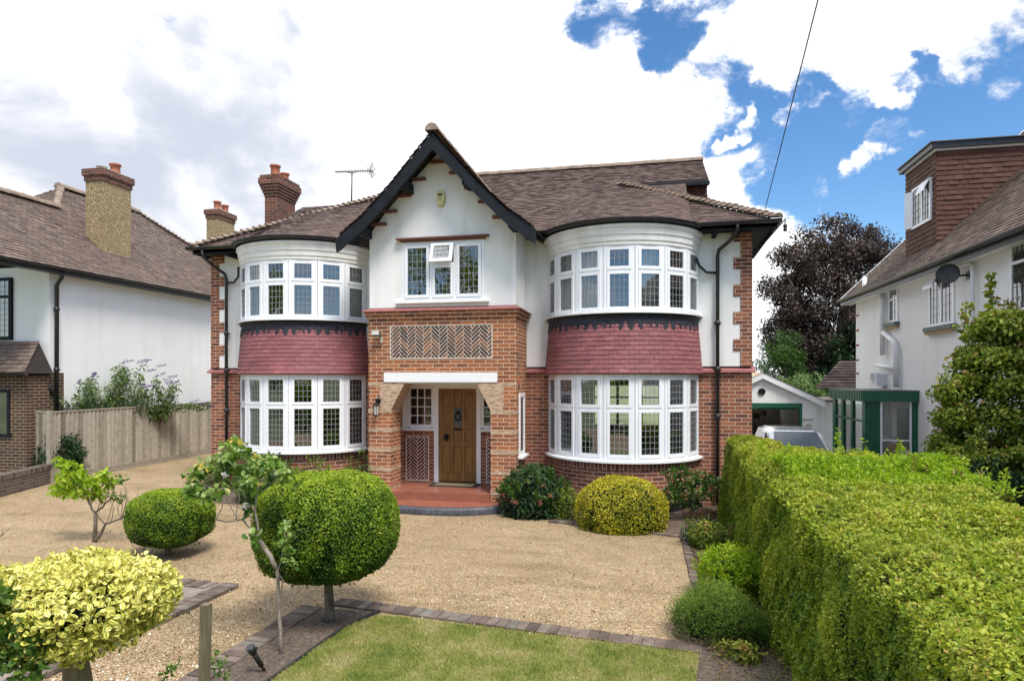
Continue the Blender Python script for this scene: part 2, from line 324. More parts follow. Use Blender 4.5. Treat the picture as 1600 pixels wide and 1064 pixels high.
# ------------------------------------------------------------------ mesh builder
ORG = {}
class M:
    def __init__(s): s.v = []; s.f = []; s.uv = []; s.t = []; s.sm = []
    def quad(s, *p, uv=None, tone=.5, smooth=False):
        p = [Vector(q) for q in p]
        if uv is None:
            n = (p[1]-p[0]).cross(p[2]-p[0])
            ax, ay, az = abs(n.x), abs(n.y), abs(n.z)
            if az > ax and az > ay: uv = [(q.x, q.y) for q in p]
            elif ax > ay: uv = [(q.y, q.z) for q in p]
            else: uv = [(q.x, q.z) for q in p]
        b = len(s.v); s.v += [tuple(q) for q in p]; s.f.append(tuple(range(b, b+len(p)))); s.uv += uv; s.t += [tone]*len(p); s.sm.append(smooth)
    poly = quad
    def box(s, x0, x1, y0, y1, z0, z1, tone=.5, uvm=None):
        c = [Vector((x, y, z)) for x in (x0, x1) for y in (y0, y1) for z in (z0, z1)]
        s.hexa(c, tone)
    def hexa(s, c, tone=.5):   # order xyz binary
        for f in ((0, 1, 3, 2), (4, 6, 7, 5), (0, 4, 5, 1), (2, 3, 7, 6), (0, 2, 6, 4), (1, 5, 7, 3)): s.quad(*[c[i] for i in f], tone=tone)
    def lbox(s, O, S, Nn, s0, s1, n0, n1, z0, z1, tone=.5):   # local frame box: S along, Nn outward
        O, S, Nn = Vector(O), Vector(S), Vector(Nn)
        c = [O+S*a+Nn*b+Vector((0, 0, z)) for a in (s0, s1) for b in (n1, n0) for z in (z0, z1)]
        s.hexa(c, tone)
    def bar(s, a, b, w_, h_, tone=.5, up=(0, 0, 1)):
        a, b = Vector(a), Vector(b); d = (b-a).normalized(); x = d.cross(Vector(up))
        if x.length < 1e-4: x = Vector((1, 0, 0))
        x.normalize(); y = x.cross(d)
        c = [p+x*(i*w_/2)+y*(j*h_/2) for p in (a, b) for i in (-1, 1) for j in (-1, 1)]
        s.hexa(c, tone)
    def tube(s, pts, rad, n=8, caps=True, tone=.5):
        pts = [Vector(p) for p in pts]
        if isinstance(rad, (int, float)): rad = [rad]*len(pts)
        b0 = len(s.v); ref = Vector((.13, .21, 1)).normalized(); px = None
        for i, p in enumerate(pts):
            d = (pts[min(i+1, len(pts)-1)]-pts[max(i-1, 0)]).normalized()
            x = (px-d*px.dot(d)) if px is not None else d.cross(ref)
            if x.length < 1e-4: x = d.cross(Vector((1, 0, 0)))
            x.normalize(); px = x; y = d.cross(x)
            for k in range(n):
                a = 2*math.pi*k/n; s.v.append(tuple(p+(x*math.cos(a)+y*math.sin(a))*rad[i])); s.t.append(tone)
        for i in range(len(pts)-1):
            for k in range(n):
                k2 = (k+1) % n
                s.f.append((b0+i*n+k, b0+i*n+k2, b0+(i+1)*n+k2, b0+(i+1)*n+k)); s.uv += [(k/n, i), ((k+1)/n, i), ((k+1)/n, i+1), (k/n, i+1)]; s.sm.append(True)
        if caps:
            for i, rv in ((0, True), (len(pts)-1, False)):
                idx = [b0+i*n+k for k in range(n)]
                if rv: idx = idx[::-1]
                s.f.append(tuple(idx)); s.uv += [(0, 0)]*n; s.sm.append(False)
    def lathe(s, c, prof, n=20, tone=.5, axis=None, sx=1, sy=1, smooth=True):
        c = Vector(c); rot = Vector((0, 0, 1)).rotation_difference(Vector(axis)) if axis else None
        b0 = len(s.v)
        for r, z in prof:
            for k in range(n):
                a = 2*math.pi*k/n; q = Vector((r*math.cos(a)*sx, r*math.sin(a)*sy, z))
                if rot: q = rot @ q
                s.v.append(tuple(c+q)); s.t.append(tone)
        for i in range(len(prof)-1):
            for k in range(n):
                k2 = (k+1) % n; s.f.append((b0+i*n+k, b0+i*n+k2, b0+(i+1)*n+k2, b0+(i+1)*n+k)); s.uv += [(k/n, 0), (k2/n, 0), (k2/n, 1), (k/n, 1)]; s.sm.append(smooth)
        for i, rv in ((0, True), (len(prof)-1, False)):
            idx = [b0+i*n+k for k in range(n)]
            if rv: idx = idx[::-1]
            s.f.append(tuple(idx)); s.uv += [(0, 0)]*n; s.sm.append(False)
    def arc(s, cx, cy, prof, t0, t1, n=28, tone=.5, smooth=True, uvr=1.45):   # profile swept about a vertical axis, theta 0 faces -Y
        for i in range(n):
            a, b = t0+(t1-t0)*i/n, t0+(t1-t0)*(i+1)/n
            v = 0
            for (r0, z0), (r1, z1) in zip(prof[:-1], prof[1:]):
                f = lambda r, t, z: (cx+r*math.sin(t), cy-r*math.cos(t), z)
                s.quad(f(r0, a, z0), f(r0, b, z0), f(r1, b, z1), f(r1, a, z1), uv=[(a*uvr, z0), (b*uvr, z0), (b*uvr, z1), (a*uvr, z1)], tone=tone, smooth=smooth)
    def panel(s, pts, y0, y1, tone=.5):      # extrude XZ polygon between y0 (front) and y1
        f = [Vector((x, y0, z)) for x, z in pts]; b = [Vector((x, y1, z)) for x, z in pts]
        s.quad(*f, tone=tone); s.quad(*b[::-1], tone=tone); n = len(pts)
        for i in range(n): s.quad(f[i], b[i], b[(i+1) % n], f[(i+1) % n], tone=tone)
def build(name, m, mat, parent=None, label=None, loc=None):
    me = bpy.data.meshes.new(name); o = bpy.data.objects.new(name, me); COL.objects.link(o)
    root = parent
    while root is not None and root.parent is not None: root = root.parent
    org = Vector(ORG[root.name]) if root is not None else Vector(loc if loc is not None else (0, 0, 0))
    v = np.array(m.v, dtype=float)-np.array(org)
    me.from_pydata(v.tolist(), [], m.f)
    uvl = me.uv_layers.new(name='UVMap'); uvl.data.foreach_set('uv', np.array(m.uv, dtype=np.float32).ravel())
    at = me.attributes.new('tone', 'FLOAT', 'POINT'); at.data.foreach_set('value', np.array(m.t, dtype=np.float32))
    me.polygons.foreach_set('use_smooth', m.sm)
    me.materials.append(MATS[mat]); me.update()
    if parent is not None: o.parent = parent
    else: o.location = org; ORG[o.name] = tuple(org)
    if label: o['label'] = label
    return o
def tag(o, label=None, cat=None, group=None, kind=None):
    if label: o['label'] = label
    if cat: o['category'] = cat
    if group: o['group'] = group
    if kind: o['kind'] = kind
    return o
def thing(name, loc, label, cat, group=None):
    o = bpy.data.objects.new(name, None); COL.objects.link(o); o.location = loc; o.empty_display_size = .2; ORG[o.name] = tuple(loc)
    return tag(o, label, cat, group)
def tiles(m, f, v_len, ub, w_=.17, g=.125, lift=.020, seed=1, tonef=None, jit=1):
    """plain tiles: f(u, v) -> (point, normal); ub(v) -> (u0, u1) bounds in metres"""
    r = random.Random(seed); nc = int(v_len/g)+1
    for i in range(nc):
        v0 = i*g; v1 = min(v0+g*1.04, v_len)
        if v0 >= v_len-.005: break
        a0, b0 = ub(v0); a1, b1 = ub(v1)
        if b0-a0 < .02: continue
        lo, hi = min(a0, a1), max(b0, b1)
        k0 = math.floor(lo/w_-.5*(i % 2)); u = (k0+.5*(i % 2))*w_
        ctone = r.uniform(-.06, .06)
        while u < hi:
            x0, x1 = u+.003, u+w_-.003; u += w_
            p0, p1 = min(max(x0, a0), b0), min(max(x1, a0), b0); q0, q1 = min(max(x0, a1), b1), min(max(x1, a1), b1)
            if p1-p0 < .005: continue
            L_ = lift*(1+.35*jit*r.uniform(-1, 1)); dv = r.uniform(-.004, .004)*jit
            A0, n0 = f(p0, v0+dv); A1, n1_ = f(p1, v0+dv); B0, nb = f(q0, v1); B1, _ = f(q1, v1)
            t = min(1, max(0, r.gauss(.5, .12)+ctone+(tonef(A0) if tonef else 0)))
            b = len(m.v); lj = r.uniform(-.002, .002)*jit
            m.v += [tuple(A0+n0*(L_+lj)), tuple(A1+n1_*(L_-lj)), tuple(B1+n1_*.003), tuple(B0+n0*.003), tuple(A0), tuple(A1)]
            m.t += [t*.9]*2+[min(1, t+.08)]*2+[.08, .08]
            m.f += [(b, b+1, b+2, b+3), (b+4, b+5, b+1, b)]; m.uv += [(0, 0)]*8; m.sm += [False, False]
def tri_prism(): pass
# ------------------------------------------------------------------ foliage
def unit(a): return a/np.maximum(np.linalg.norm(a, axis=1, keepdims=True), 1e-9)
def wob(p, k, seed=0):      # cheap smooth noise, about -1..1
    r = np.random.default_rng(seed); o = np.zeros(len(p))
    for i in range(6):
        d = r.normal(size=3); d /= np.linalg.norm(d); o += np.sin(p @ d * k*r.uniform(.6, 1.7)+r.uniform(0, 6.3))
    return o/3
class Fol:
    def __init__(s): s.V = []; s.F = []; s.T = []; s.U = []; s.MI = []; s.mats = []; s.n = 0
    def _mi(s, mat):
        if mat not in s.mats: s.mats.append(mat)
        return s.mats.index(mat)
    def add(s, p, nrm, size, mat, tone=None, ratio=.5, fold=.12, jit=.6, up=.0, tsp=.3, ovate=False, tdir=None, droop=0):
        p = np.asarray(p, float); n = len(p)
        if n == 0: return
        nrm = unit(unit(np.asarray(nrm, float))+RG.normal(size=(n, 3))*jit)
        t = RG.normal(size=(n, 3)) if tdir is None else np.asarray(tdir, float)+RG.normal(size=(n, 3))*.35
        t[:, 2] += up; t = unit(t-nrm*np.sum(t*nrm, 1, keepdims=True)+nrm*.25)
        sd = unit(np.cross(nrm, t)); sz = size*RG.uniform(1-tsp, 1+tsp, size=(n, 1))
        if tone is None: tone = RG.uniform(0, 1, n)
        tone = np.clip(tone, 0, 1)
        W = sz*ratio; mi = s._mi(mat)
        dz = np.zeros((n, 3)); dz[:, 2] = -droop
        if not ovate:
            v = np.stack([p, p+t*sz*.5+sd*W*.5+nrm*sz*fold, p+t*sz+dz*sz, p+t*sz*.5-sd*W*.5+nrm*sz*fold], 1)
            k = 4; f = np.array([[0, 1, 2, 3]]); uv = np.array([[.5, 0], [1, .5], [.5, 1], [0, .5]])
        else:
            v = np.stack([p, p+t*sz*.28+sd*W*.42+nrm*sz*fold, p+t*sz*.68+sd*W*.42+nrm*sz*fold+dz*sz*.5, p+t*sz+dz*sz, p+t*sz*.68-sd*W*.42+nrm*sz*fold+dz*sz*.5, p+t*sz*.28-sd*W*.42+nrm*sz*fold], 1)
            k = 6; f = np.array([[0, 1, 2, 3], [0, 3, 4, 5]]); uv = np.array([[.5, 0], [1, .3], [1, .7], [.5, 1], [0, .7], [0, .3]])
        F = (f[None]+(np.arange(n)*k)[:, None, None]+s.n).reshape(-1, 4)
        s.V.append(v.reshape(-1, 3)); s.T.append(np.repeat(tone, k)); s.F.append(F); s.MI.append(np.full(len(F), mi)); s.U.append(uv[f.ravel()][None].repeat(n, 0).reshape(-1, 2)); s.n += n*k
    def addM(s, m, mat):      # quads only
        F = [f for f in m.f if len(f) == 4]
        if not F: return
        s.V.append(np.array(m.v, float)); s.T.append(np.array(m.t)); s.F.append(np.array(F)+s.n); s.MI.append(np.full(len(F), s._mi(mat))); s.U.append(np.zeros((len(F)*4, 2))); s.n += len(m.v)
    def build(s, name, parent=None, label=None, loc=(0, 0, 0)):
        V = np.concatenate(s.V); F = np.concatenate(s.F).astype(np.int32)
        root = parent
        while root is not None and root.parent is not None: root = root.parent
        org = np.array(ORG[root.name]) if root is not None else np.array(loc, float)
        V = V-org; me = bpy.data.meshes.new(name)
        me.vertices.add(len(V)); me.vertices.foreach_set('co', V.astype(np.float32).ravel())
        me.loops.add(F.size); me.loops.foreach_set('vertex_index', F.ravel()); me.polygons.add(len(F))
        me.polygons.foreach_set('loop_start', np.arange(0, F.size, 4, dtype=np.int32))
        me.polygons.foreach_set('material_index', np.concatenate(s.MI).astype(np.int32)); me.update(calc_edges=True)
        u = me.uv_layers.new(name='UVMap'); u.data.foreach_set('uv', np.concatenate(s.U).astype(np.float32).ravel())
        a = me.attributes.new('tone', 'FLOAT', 'POINT'); a.data.foreach_set('value', np.concatenate(s.T).astype(np.float32))
        for x in s.mats: me.materials.append(MATS[x])
        o = bpy.data.objects.new(name, me); COL.objects.link(o)
        if parent is not None: o.parent = parent
        else: o.location = org; ORG[o.name] = tuple(org)
        if label: o['label'] = label
        return o
def dirs(n, lo=-1.0):
    z = RG.uniform(lo, 1, n); a = RG.uniform(0, 2*math.pi, n); r = np.sqrt(1-z*z)
    return np.stack([r*np.cos(a), r*np.sin(a), z], 1)
def sellip(d, rx, ry, rz, p):      # superellipsoid surface point + normal
    a = np.abs(d/np.array([rx, ry, rz])); k = (a**p).sum(1)**(-1/p); q = d*k[:, None]
    n = np.sign(q)*(np.abs(q)/np.array([rx, ry, rz]))**(p-1)/np.array([rx, ry, rz]); return q, unit(n)
def ball(fol, c, rx, ry, rz, p, n, size, mat, core='leaf_box_core', amp=.03, depth=.05, kk=9, seed=1, lo=-1, topb=.25, **k):
    d = dirs(n, lo); q, nr = sellip(d, rx, ry, rz, p)
    wv = wob(q, kk, seed); wv2 = wob(q, kk*3.1, seed+5)
    off = amp*(wv*.6+wv2*.5)-RG.exponential(depth*.5, n).clip(0, depth*2)
    q = q+nr*off[:, None]
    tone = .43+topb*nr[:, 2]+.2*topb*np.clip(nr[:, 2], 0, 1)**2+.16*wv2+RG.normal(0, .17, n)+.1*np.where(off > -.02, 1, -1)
    fol.add(q+np.array(c), nr, size, mat, tone=tone, **k)
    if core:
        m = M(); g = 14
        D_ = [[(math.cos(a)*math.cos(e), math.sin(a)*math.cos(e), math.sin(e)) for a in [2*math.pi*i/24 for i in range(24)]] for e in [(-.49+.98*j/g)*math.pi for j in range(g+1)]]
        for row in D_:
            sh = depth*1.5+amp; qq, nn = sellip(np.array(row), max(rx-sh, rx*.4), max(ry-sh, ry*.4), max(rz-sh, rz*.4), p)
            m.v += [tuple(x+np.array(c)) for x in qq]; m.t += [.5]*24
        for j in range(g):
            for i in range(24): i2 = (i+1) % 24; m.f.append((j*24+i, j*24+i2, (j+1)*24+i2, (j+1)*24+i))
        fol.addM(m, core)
def clumps(fol, cs, rs, n_per, size, mat, **k):   # leaf clusters round the given centres
    for c, r in zip(cs, rs):
        n = n_per if isinstance(n_per, int) else int(n_per(r))
        d = dirs(n); rr = r*RG.uniform(.45, 1.12, (n, 1))
        base = k.get('tone0', .45); kk = {a: b for a, b in k.items() if a != 'tone0'}
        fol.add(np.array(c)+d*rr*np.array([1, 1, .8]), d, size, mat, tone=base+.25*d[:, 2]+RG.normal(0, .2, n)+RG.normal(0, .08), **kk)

plain('mat_rubber_edge', (.03, .03, .03), .8)
# ------------------------------------------------------------------ ground
def strip(name, pts, z, mat, label, uvw=None, kind='structure'):
    m = M(); m.quad(*[Vector((p[0], p[1], z)) for p in pts]); o = build(name, m, mat); return tag(o, label, kind=kind)
def zg(x, y):
    if x < 2.6: return 0
    t = min(1, max(0, (y-13)/8)); return -.45*t*t*(3-2*t)
m = M()
xs = [-400, -120, -40, -14, 2.6, 3.2, 4.5, 6, 9, 14, 30, 60, 400]; ys = [-400, -60, -10, 5, 13, 14, 15, 16, 17, 18, 19, 20, 21, 30, 60, 120, 400]
for i in range(len(xs)-1):
    for j in range(len(ys)-1):
        c = [(xs[i+a], ys[j+b]) for a, b in ((0, 0), (1, 0), (1, 1), (0, 1))]
        m.quad(*[(x, y, zg(x, y)-.02) for x, y in c], smooth=True)
tag(build('ground', m, 'far_ground'), 'dry grassy ground running out to the horizon', kind='structure')
def poly_sheet(name, pts, z, mat, label, dz=0):
    m = M(); m.quad(*[(p[0], p[1], z) for p in pts]); return tag(build(name, m, mat), label, kind='structure')
poly_sheet('gravel_drive', [(-14.4, -6), (.55, -6), (.55, 11.2), (.2, 12.9), (-14.4, 12.9)], 0, 'gravel', 'pale golden shingle driveway in front of the brick house')
poly_sheet('side_path', [(-14.6, 12.9), (-9.8, 12.9), (-9.8, 26), (-14.6, 26)], 0, 'gravel', 'shingle passage between the wooden fence and the house')
m = M()
for j in range(len(ys)-1):
    if ys[j] < -10 or ys[j] > 25: continue
    y0, y1 = ys[j], ys[j+1]
    m.quad(*[(x, y, zg(x, y)-.008) for x, y in ((3.2, y0), (4.5, y0), (4.5, y1), (3.2, y1))]); m.quad(*[(x, y, zg(x, y)-.008) for x, y in ((4.5, y0), (6.2, y0), (6.2, y1), (4.5, y1))])
tag(build('neighbour_drive', m, 'asphalt'), 'grey neighbouring driveway beyond the hedge', kind='structure')
# lawn
LA, LB, LC = G(596, 962), G(1092, 1022), G(1088, 1064)
LD = G(424, 1064)
lawn = [LA, LB, LC+(LC-LB)*7, LD+(LD-G(540, 981))*3.4, LD, G(540, 981)]
poly_sheet('lawn', lawn, .012, 'turf', 'sunny patchy front lawn')
pts = np.array([[p.x, p.y] for p in lawn])
def inside(q, poly):
    r = np.zeros(len(q), bool); n = len(poly)
    for i in range(n):
        (x0, y0), (x1, y1) = poly[i], poly[(i+1) % n]
        c = ((y0 > q[:, 1]) != (y1 > q[:, 1])) & (q[:, 0] < (x1-x0)*(q[:, 1]-y0)/(y1-y0+1e-12)+x0); r ^= c
    return r
q = RG.uniform([-3.6, 4.2], [.8, 6.5], (110000, 2)); q = q[inside(q, pts)]
z = np.full((len(q), 1), .012); q3 = np.hstack([q, z])
fo = Fol(); cl = wob(q3, 14, 3)
q3b = q3[RG.uniform(0, 1, len(q3)) > .15]
fo.add(q3b, np.stack([RG.normal(size=len(q3b)), RG.normal(size=len(q3b)), np.full(len(q3b), .1)], 1), .032, 'blade', ratio=.14, fold=.02, up=3.2, jit=.2, tsp=.5, droop=.15)
tag(fo.build('grass'), 'short clipped grass blades, green and straw coloured', kind='stuff')
# beds
BA = [G(504, 950), G(593, 957), G(540, 981), G(424, 1064), G(424, 1064)+(G(424, 1064)-G(540, 981))*2, G(363, 1041)+(G(363, 1041)-G(504, 950))*2, G(363, 1041)]
poly_sheet('soil_bed', BA, .008, 'soil', 'bare soil bed round the clipped box tree')
m = M()
for a_, b_ in ((G(593, 957), G(540, 981)), (G(540, 981), LD), (LD, LD+(LD-G(540, 981))*3)): m.bar(a_+Vector((0, 0, .01)), b_+Vector((0, 0, .01)), .022, .06)
tag(build('lawn_border_strip', m, 'mat_rubber_edge'), 'black plastic edging strip between lawn and soil', kind='structure')
RB = [(.62, 1), (.60, 6.1), (.62, 8.2), (.58, 10.35), (-.3, 10.5), (-1.6, 11.0), (-1.9, 11.5), (-2.3, 11.6), (-2.3, 12.95), (2.0, 12.95), (2.2, 1)]
RB[0] = (.36, 1); RB[1] = (.36, 6.05); RB.insert(2, (.60, 6.1))
poly_sheet('border_soil', RB, .010, 'soil', 'dark mulched border along the foot of the hedge')
LBD = [(-9.9, 12.98), (-9.9, 11.9), (-8.6, 11.3), (-6.6, 11.1), (-5.5, 11.3), (-5.5, 12.98)]
poly_sheet('bay_soil', LBD, .010, 'soil', 'narrow soil border below the left bay window')
bc, bl_, bu = G(373, 918), G(66, 1064), G(300, 910)
poly_sheet('corner_paving', [bc+Vector((-.12, -.03, 0)), bl_+Vector((-.06, .03, 0)), bl_+(bl_-bc)*1.2, Vector((-9, 2, 0)), bu+(bu-bc)*3], .030, 'corner_stone', 'dark stone paving of the corner under the variegated shrub')
def edging(name, a, b, w_, z, label, mat='brick_edge', seed=2):
    """a row of bricks laid side by side, each its own slightly uneven block"""
    a, b = Vector(a), Vector(b); d = (b-a); Ln = d.length; d.normalize(); nn = Vector((-d.y, d.x, 0)); m = M(); r = random.Random(seed); s = 0
    while s < Ln:
        bw = .105*r.uniform(.94, 1.06); k = r.uniform(-.006, .006); zz = z+r.uniform(-.004, .006)
        e = min(s+bw, Ln); O = a+d*s
        c = [O+d*x+nn*(y+k)+Vector((0, 0, q)) for x in (.004, e-s-.004) for y in (0, w_) for q in (-.01, zz)]
        m.hexa(c, r.uniform(0, 1)); s += bw
    m2 = [a-nn*.0, b, b+nn*w_, a+nn*w_]; m.quad(*[Vector((p.x, p.y, z*.55)) for p in m2], tone=.98)
    return tag(build(name, m, 'edging'), label, kind='structure')
toned('edging', [(0, (.12, .09, .072)), (.4, (.18, .135, .11)), (.8, (.25, .19, .155)), (.95, (.21, .185, .15)), (1, (.26, .24, .20))], .9, 7, .5, bumps=60)
e0, e1 = G(516, 946), G(1140, 1029)
edging('lawn_edging', e0, e1, .21, .02, 'brick edging between the lawn and the shingle')
edging('bed_edging', G(363, 1041)+(G(363, 1041)-G(504, 950))*1.2, G(504, 950), .24, .02, 'weathered brick edging left of the small soil bed', seed=5)
edging('corner_edging', bc, bc+(bl_-bc)*2.2, .22, .02, 'brick edging of the corner bed', seed=8) if False else edging('corner_edging', bc+(bl_-bc)*2.2, bc, .22, .045, 'brick edging of the corner bed', seed=8)
edging('corner_edging', bc+(bu-bc).normalized()*.30, bu+(bu-bc)*3, .22, .043, 'brick edging behind the variegated shrub', seed=9)
edging('border_edging', (.52, 6.2, 0), (.50, 10.3, 0), -.10, .03, 'brick edging of the hedge border', seed=11)
edging('border_edging', (.55, 10.3, 0), (-1.7, 10.95, 0), -.10, .03, 'brick edging below the right bay window', seed=12)

# ------------------------------------------------------------------ main house
H = thing('brick_house', (-3.95, 13, 0), 'detached brick and white rendered house with a black gable and two round bay windows', 'house')
WL, WR, YW, YB = -9.87, 1.95, 13.0, 21.0
BAYS = [(-7.50, 13.388), (-.52, 13.388)]; RB_ = 1.50; ST = 150/7
GX0, GX1, GY = -5.46, -2.46, 11.9; GC = -3.96
m = M()     # brick ground storey
for x0, x1 in ((WL, -8.93), (-6.07, GX0), (GX1, -1.95), (.91, WR)):
    m.box(x0, x1, YW, YW+.28, 0, 2.62)
m.box(WL, WL+.28, YW+.28, YB, 0, 2.62); m.box(WR-.28, WR, YW+.28, YB, 0, 2.62); m.box(WL+.28, -1.7, YB-.28, YB, 0, 2.62); m.box(.6, WR-.28, YB-.28, YB, 0, 2.62); m.box(-1.7, .6, YB-.28, YB, 0, 1.0); m.box(-1.7, .6, YB-.28, YB, 2.25, 2.62)
build('brick_wall', m, 'brick_wall', H)
m = M()     # rendered upper storey
for x0, x1 in ((WL, -8.93), (-6.07, GX0+.2), (GX1-.2, -1.95), (.91, WR)): m.box(x0, x1, YW+.01, YW+.28, 2.72, 5.34)
for x0, x1 in ((-8.93, -6.07), (-1.95, .91)): m.box(x0, x1, YW+.01, YW+.28, 4.93, 5.34)
m.box(WL+.01, WL+.28, YW+.28, YB, 2.72, 5.34); m.box(WR-.28, WR-.01, YW+.28, YB, 2.72, 5.34); m.box(WL+.28, WR-.28, YB-.28, YB-.01, 2.72, 5.34)
build('rendered_wall', m, 'white_render', H)
m = M()     # porch block
PY = GY+.50
m.box(GX0, -4.985, GY, PY, 0, 2.41); m.box(-2.95, GX1, GY, PY, 0, 2.41)                     # pillars
m.box(GX0, GX0+.28, PY, YW, 0, 2.41); m.box(GX1-.28, GX1, PY, YW, 0, 2.41)
m.box(GX0, GX1, GY, YW, 2.41, 3.66)
build('porch_wall', m, 'brick_porch', H)
m = M()
for k, (z0, z1) in enumerate(((3.66, 3.735), (3.735, 3.81))):
    e = .035*(k+1); m.box(GX0-e, GX1+e, GY-e, YW-.002, z0, z1)
build('cornice', m, 'brick_porch', H)
m = M()
m.hexa([Vector((x, y, z)) for x, y, z in [(GX0-.11, GY-.11, 3.81), (GX0+.03, GY+.04, 3.885), (GX0-.11, YW-.003, 3.81), (GX0+.03, YW-.003, 3.885), (GX1+.11, GY-.11, 3.81), (GX1-.03, GY+.04, 3.885), (GX1+.11, YW-.003, 3.81), (GX1-.03, YW-.003, 3.885)]])
m.box(GX0-.11, GX1+.11, GY-.11, YW-.004, 3.80, 3.812)
build('cornice_tiles', m, 'tile_red_trim', H)
# string course
m = M()
def course(x0, x1):
    m.hexa([Vector((x, y, z)) for x, y, z in [(x0, YW-.07, 2.60), (x0, YW-.065, 2.635), (x0, YW+.1, 2.60), (x0, YW+.1, 2.725), (x1, YW-.07, 2.60), (x1, YW-.065, 2.635), (x1, YW+.1, 2.60), (x1, YW+.1, 2.725)]])
for a_, b_ in ((WL-.06, -8.95), (-6.05, GX0-.002), (GX1+.002, -1.95), (.95, WR+.06)): m = M(); course(a_, b_); build('string_course', m, 'tile_red_trim', H)
for a_, b_ in ((WL-.06, WL+.02), (WR-.02, WR+.06)): m = M(); m.box(a_, b_, YW+.101, YB, 2.6, 2.66); build('string_course', m, 'tile_red_trim', H)
for xs_, dr in ((WL, 1), (WR, -1)):      # quoins
    m = M()
    z, k = 2.72, 0
    while z < 5.25:
        hgt = .30 if k % 2 == 0 else .225; wd = .21 if k % 2 == 0 else .34
        x0, x1 = (xs_-.004*dr, xs_+wd*dr) if dr > 0 else (xs_-wd, xs_+.004)
        m.box(min(x0, x1), max(x0, x1), YW-.006, YW+.25+(.12 if k % 2 else 0), z, min(z+hgt, 5.3)); z += hgt; k += 1
    build('quoins', m, 'brick_wall', H)
# gable wall upper
prof = [(0, 7.12), (.85, 6.17), (1.40, 5.63), (1.88, 5.27)]
m = M()
gw = [(GX0+.005, 3.885), (GX1-.005, 3.885), (GX1-.005, 5.35), (GC+1.2, 5.72), (GC+.8, 6.15), (GC, 6.95), (GC-.8, 6.15), (GC-1.2, 5.72), (GX0+.005, 5.35)]
wx0, wx1, wz0, wz1 = -4.76, -3.08, 3.99, 5.16
m.box(GX0+.005, wx0, GY+.03, GY+.26, 3.885, wz1); m.box(wx1, GX1-.005, GY+.03, GY+.26, 3.885, wz1); m.box(wx0, wx1, GY+.03, GY+.26, 3.885, wz0)
m.panel([(GX0+.005, wz1), (GX1-.005, wz1)]+gw[2:], GY+.03, GY+.26)
m.box(GX0+.005, GX0+.2, GY+.26, YW+.02, 3.885, 5.4); m.box(GX1-.2, GX1-.005, GY+.26, YW+.02, 3.885, 5.4)
build('gable_wall', m, 'white_render', H)
# ---- roof
EZ, MM = 5.40, .57; CP = math.cos(math.atan(MM)); SP = math.sin(math.atan(MM))
EL, ER, EY = -10.03, 2.33, 12.55
n_front = Vector((0, -SP, CP))
RY = 17.4; XE = 1.38; TV = (RY-EY)
under = M(); rt = M()
def ff(u, v): return Vector((u, EY+v*CP, EZ+v*SP)), n_front
def ub(v):
    t = v*CP; r = ER-t
    if t > 2.98: r = XE
    return EL+t, r
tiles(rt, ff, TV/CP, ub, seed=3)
o_ = .012
def up_(*p): under.quad(*[Vector(q)-Vector((0, 0, o_)) for q in p])
HP = (ER-2.98, EY+2.98, EZ+2.98*MM)
up_((EL, EY, EZ), (ER, EY, EZ), HP, (XE, HP[1], HP[2]), (XE, RY, EZ+TV*MM), (EL+TV, RY, EZ+TV*MM))
n_l = Vector((-SP, 0, CP)); BKY = RY+TV
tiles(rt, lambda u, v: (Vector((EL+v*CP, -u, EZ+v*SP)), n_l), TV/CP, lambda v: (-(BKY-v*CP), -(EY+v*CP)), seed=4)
up_((EL, BKY, EZ), (EL, EY, EZ), (EL+TV, RY, EZ+TV*MM))
n_r = Vector((SP, 0, CP))
tiles(rt, lambda u, v: (Vector((ER-v*CP, u, EZ+v*SP)), n_r), 3.1/CP, lambda v: (EY+v*CP, BKY-v*CP), seed=5)
up_((ER, EY, EZ), (ER, BKY, EZ), (ER-3.1, BKY-3.1, EZ+3.1*MM), (ER-3.1, EY+3.1, EZ+3.1*MM))
up_((EL, BKY, EZ), (EL+TV, RY, EZ+TV*MM), (XE, RY, EZ+TV*MM), (ER, BKY, EZ))
# sweep over the bays
for bi, (cx, cy) in enumerate(BAYS):
    th = R_(56.5); RG_ = 1.60; YI = 15.3; ZI = EZ+(YI-EY)*MM
    def fb(u, v, cx=cx, cy=cy):
        t = max(-th, min(th, u/RG_)); k = min(1, v/3.75)
        b = Vector((cx+RG_*math.sin(t), cy-RG_*math.cos(t), 5.40)); e = Vector((cx+RG_*math.sin(t)*1.02, YI, ZI+.004))
        n = Vector((-.0, -.40, .92)); return b.lerp(e, k)+Vector((0, 0, .004*math.sin(k*3.14))), n
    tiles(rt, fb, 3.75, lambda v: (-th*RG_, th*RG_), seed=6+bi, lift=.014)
    for i in range(24):
        a, b = (-th+2*th*i/24)*RG_, (-th+2*th*(i+1)/24)*RG_
        under.quad(fb(a, 0)[0]-Vector((0, 0, .01)), fb(b, 0)[0]-Vector((0, 0, .01)), fb(b, 3.75)[0]-Vector((0, 0, .01)), fb(a, 3.75)[0]-Vector((0, 0, .01)))
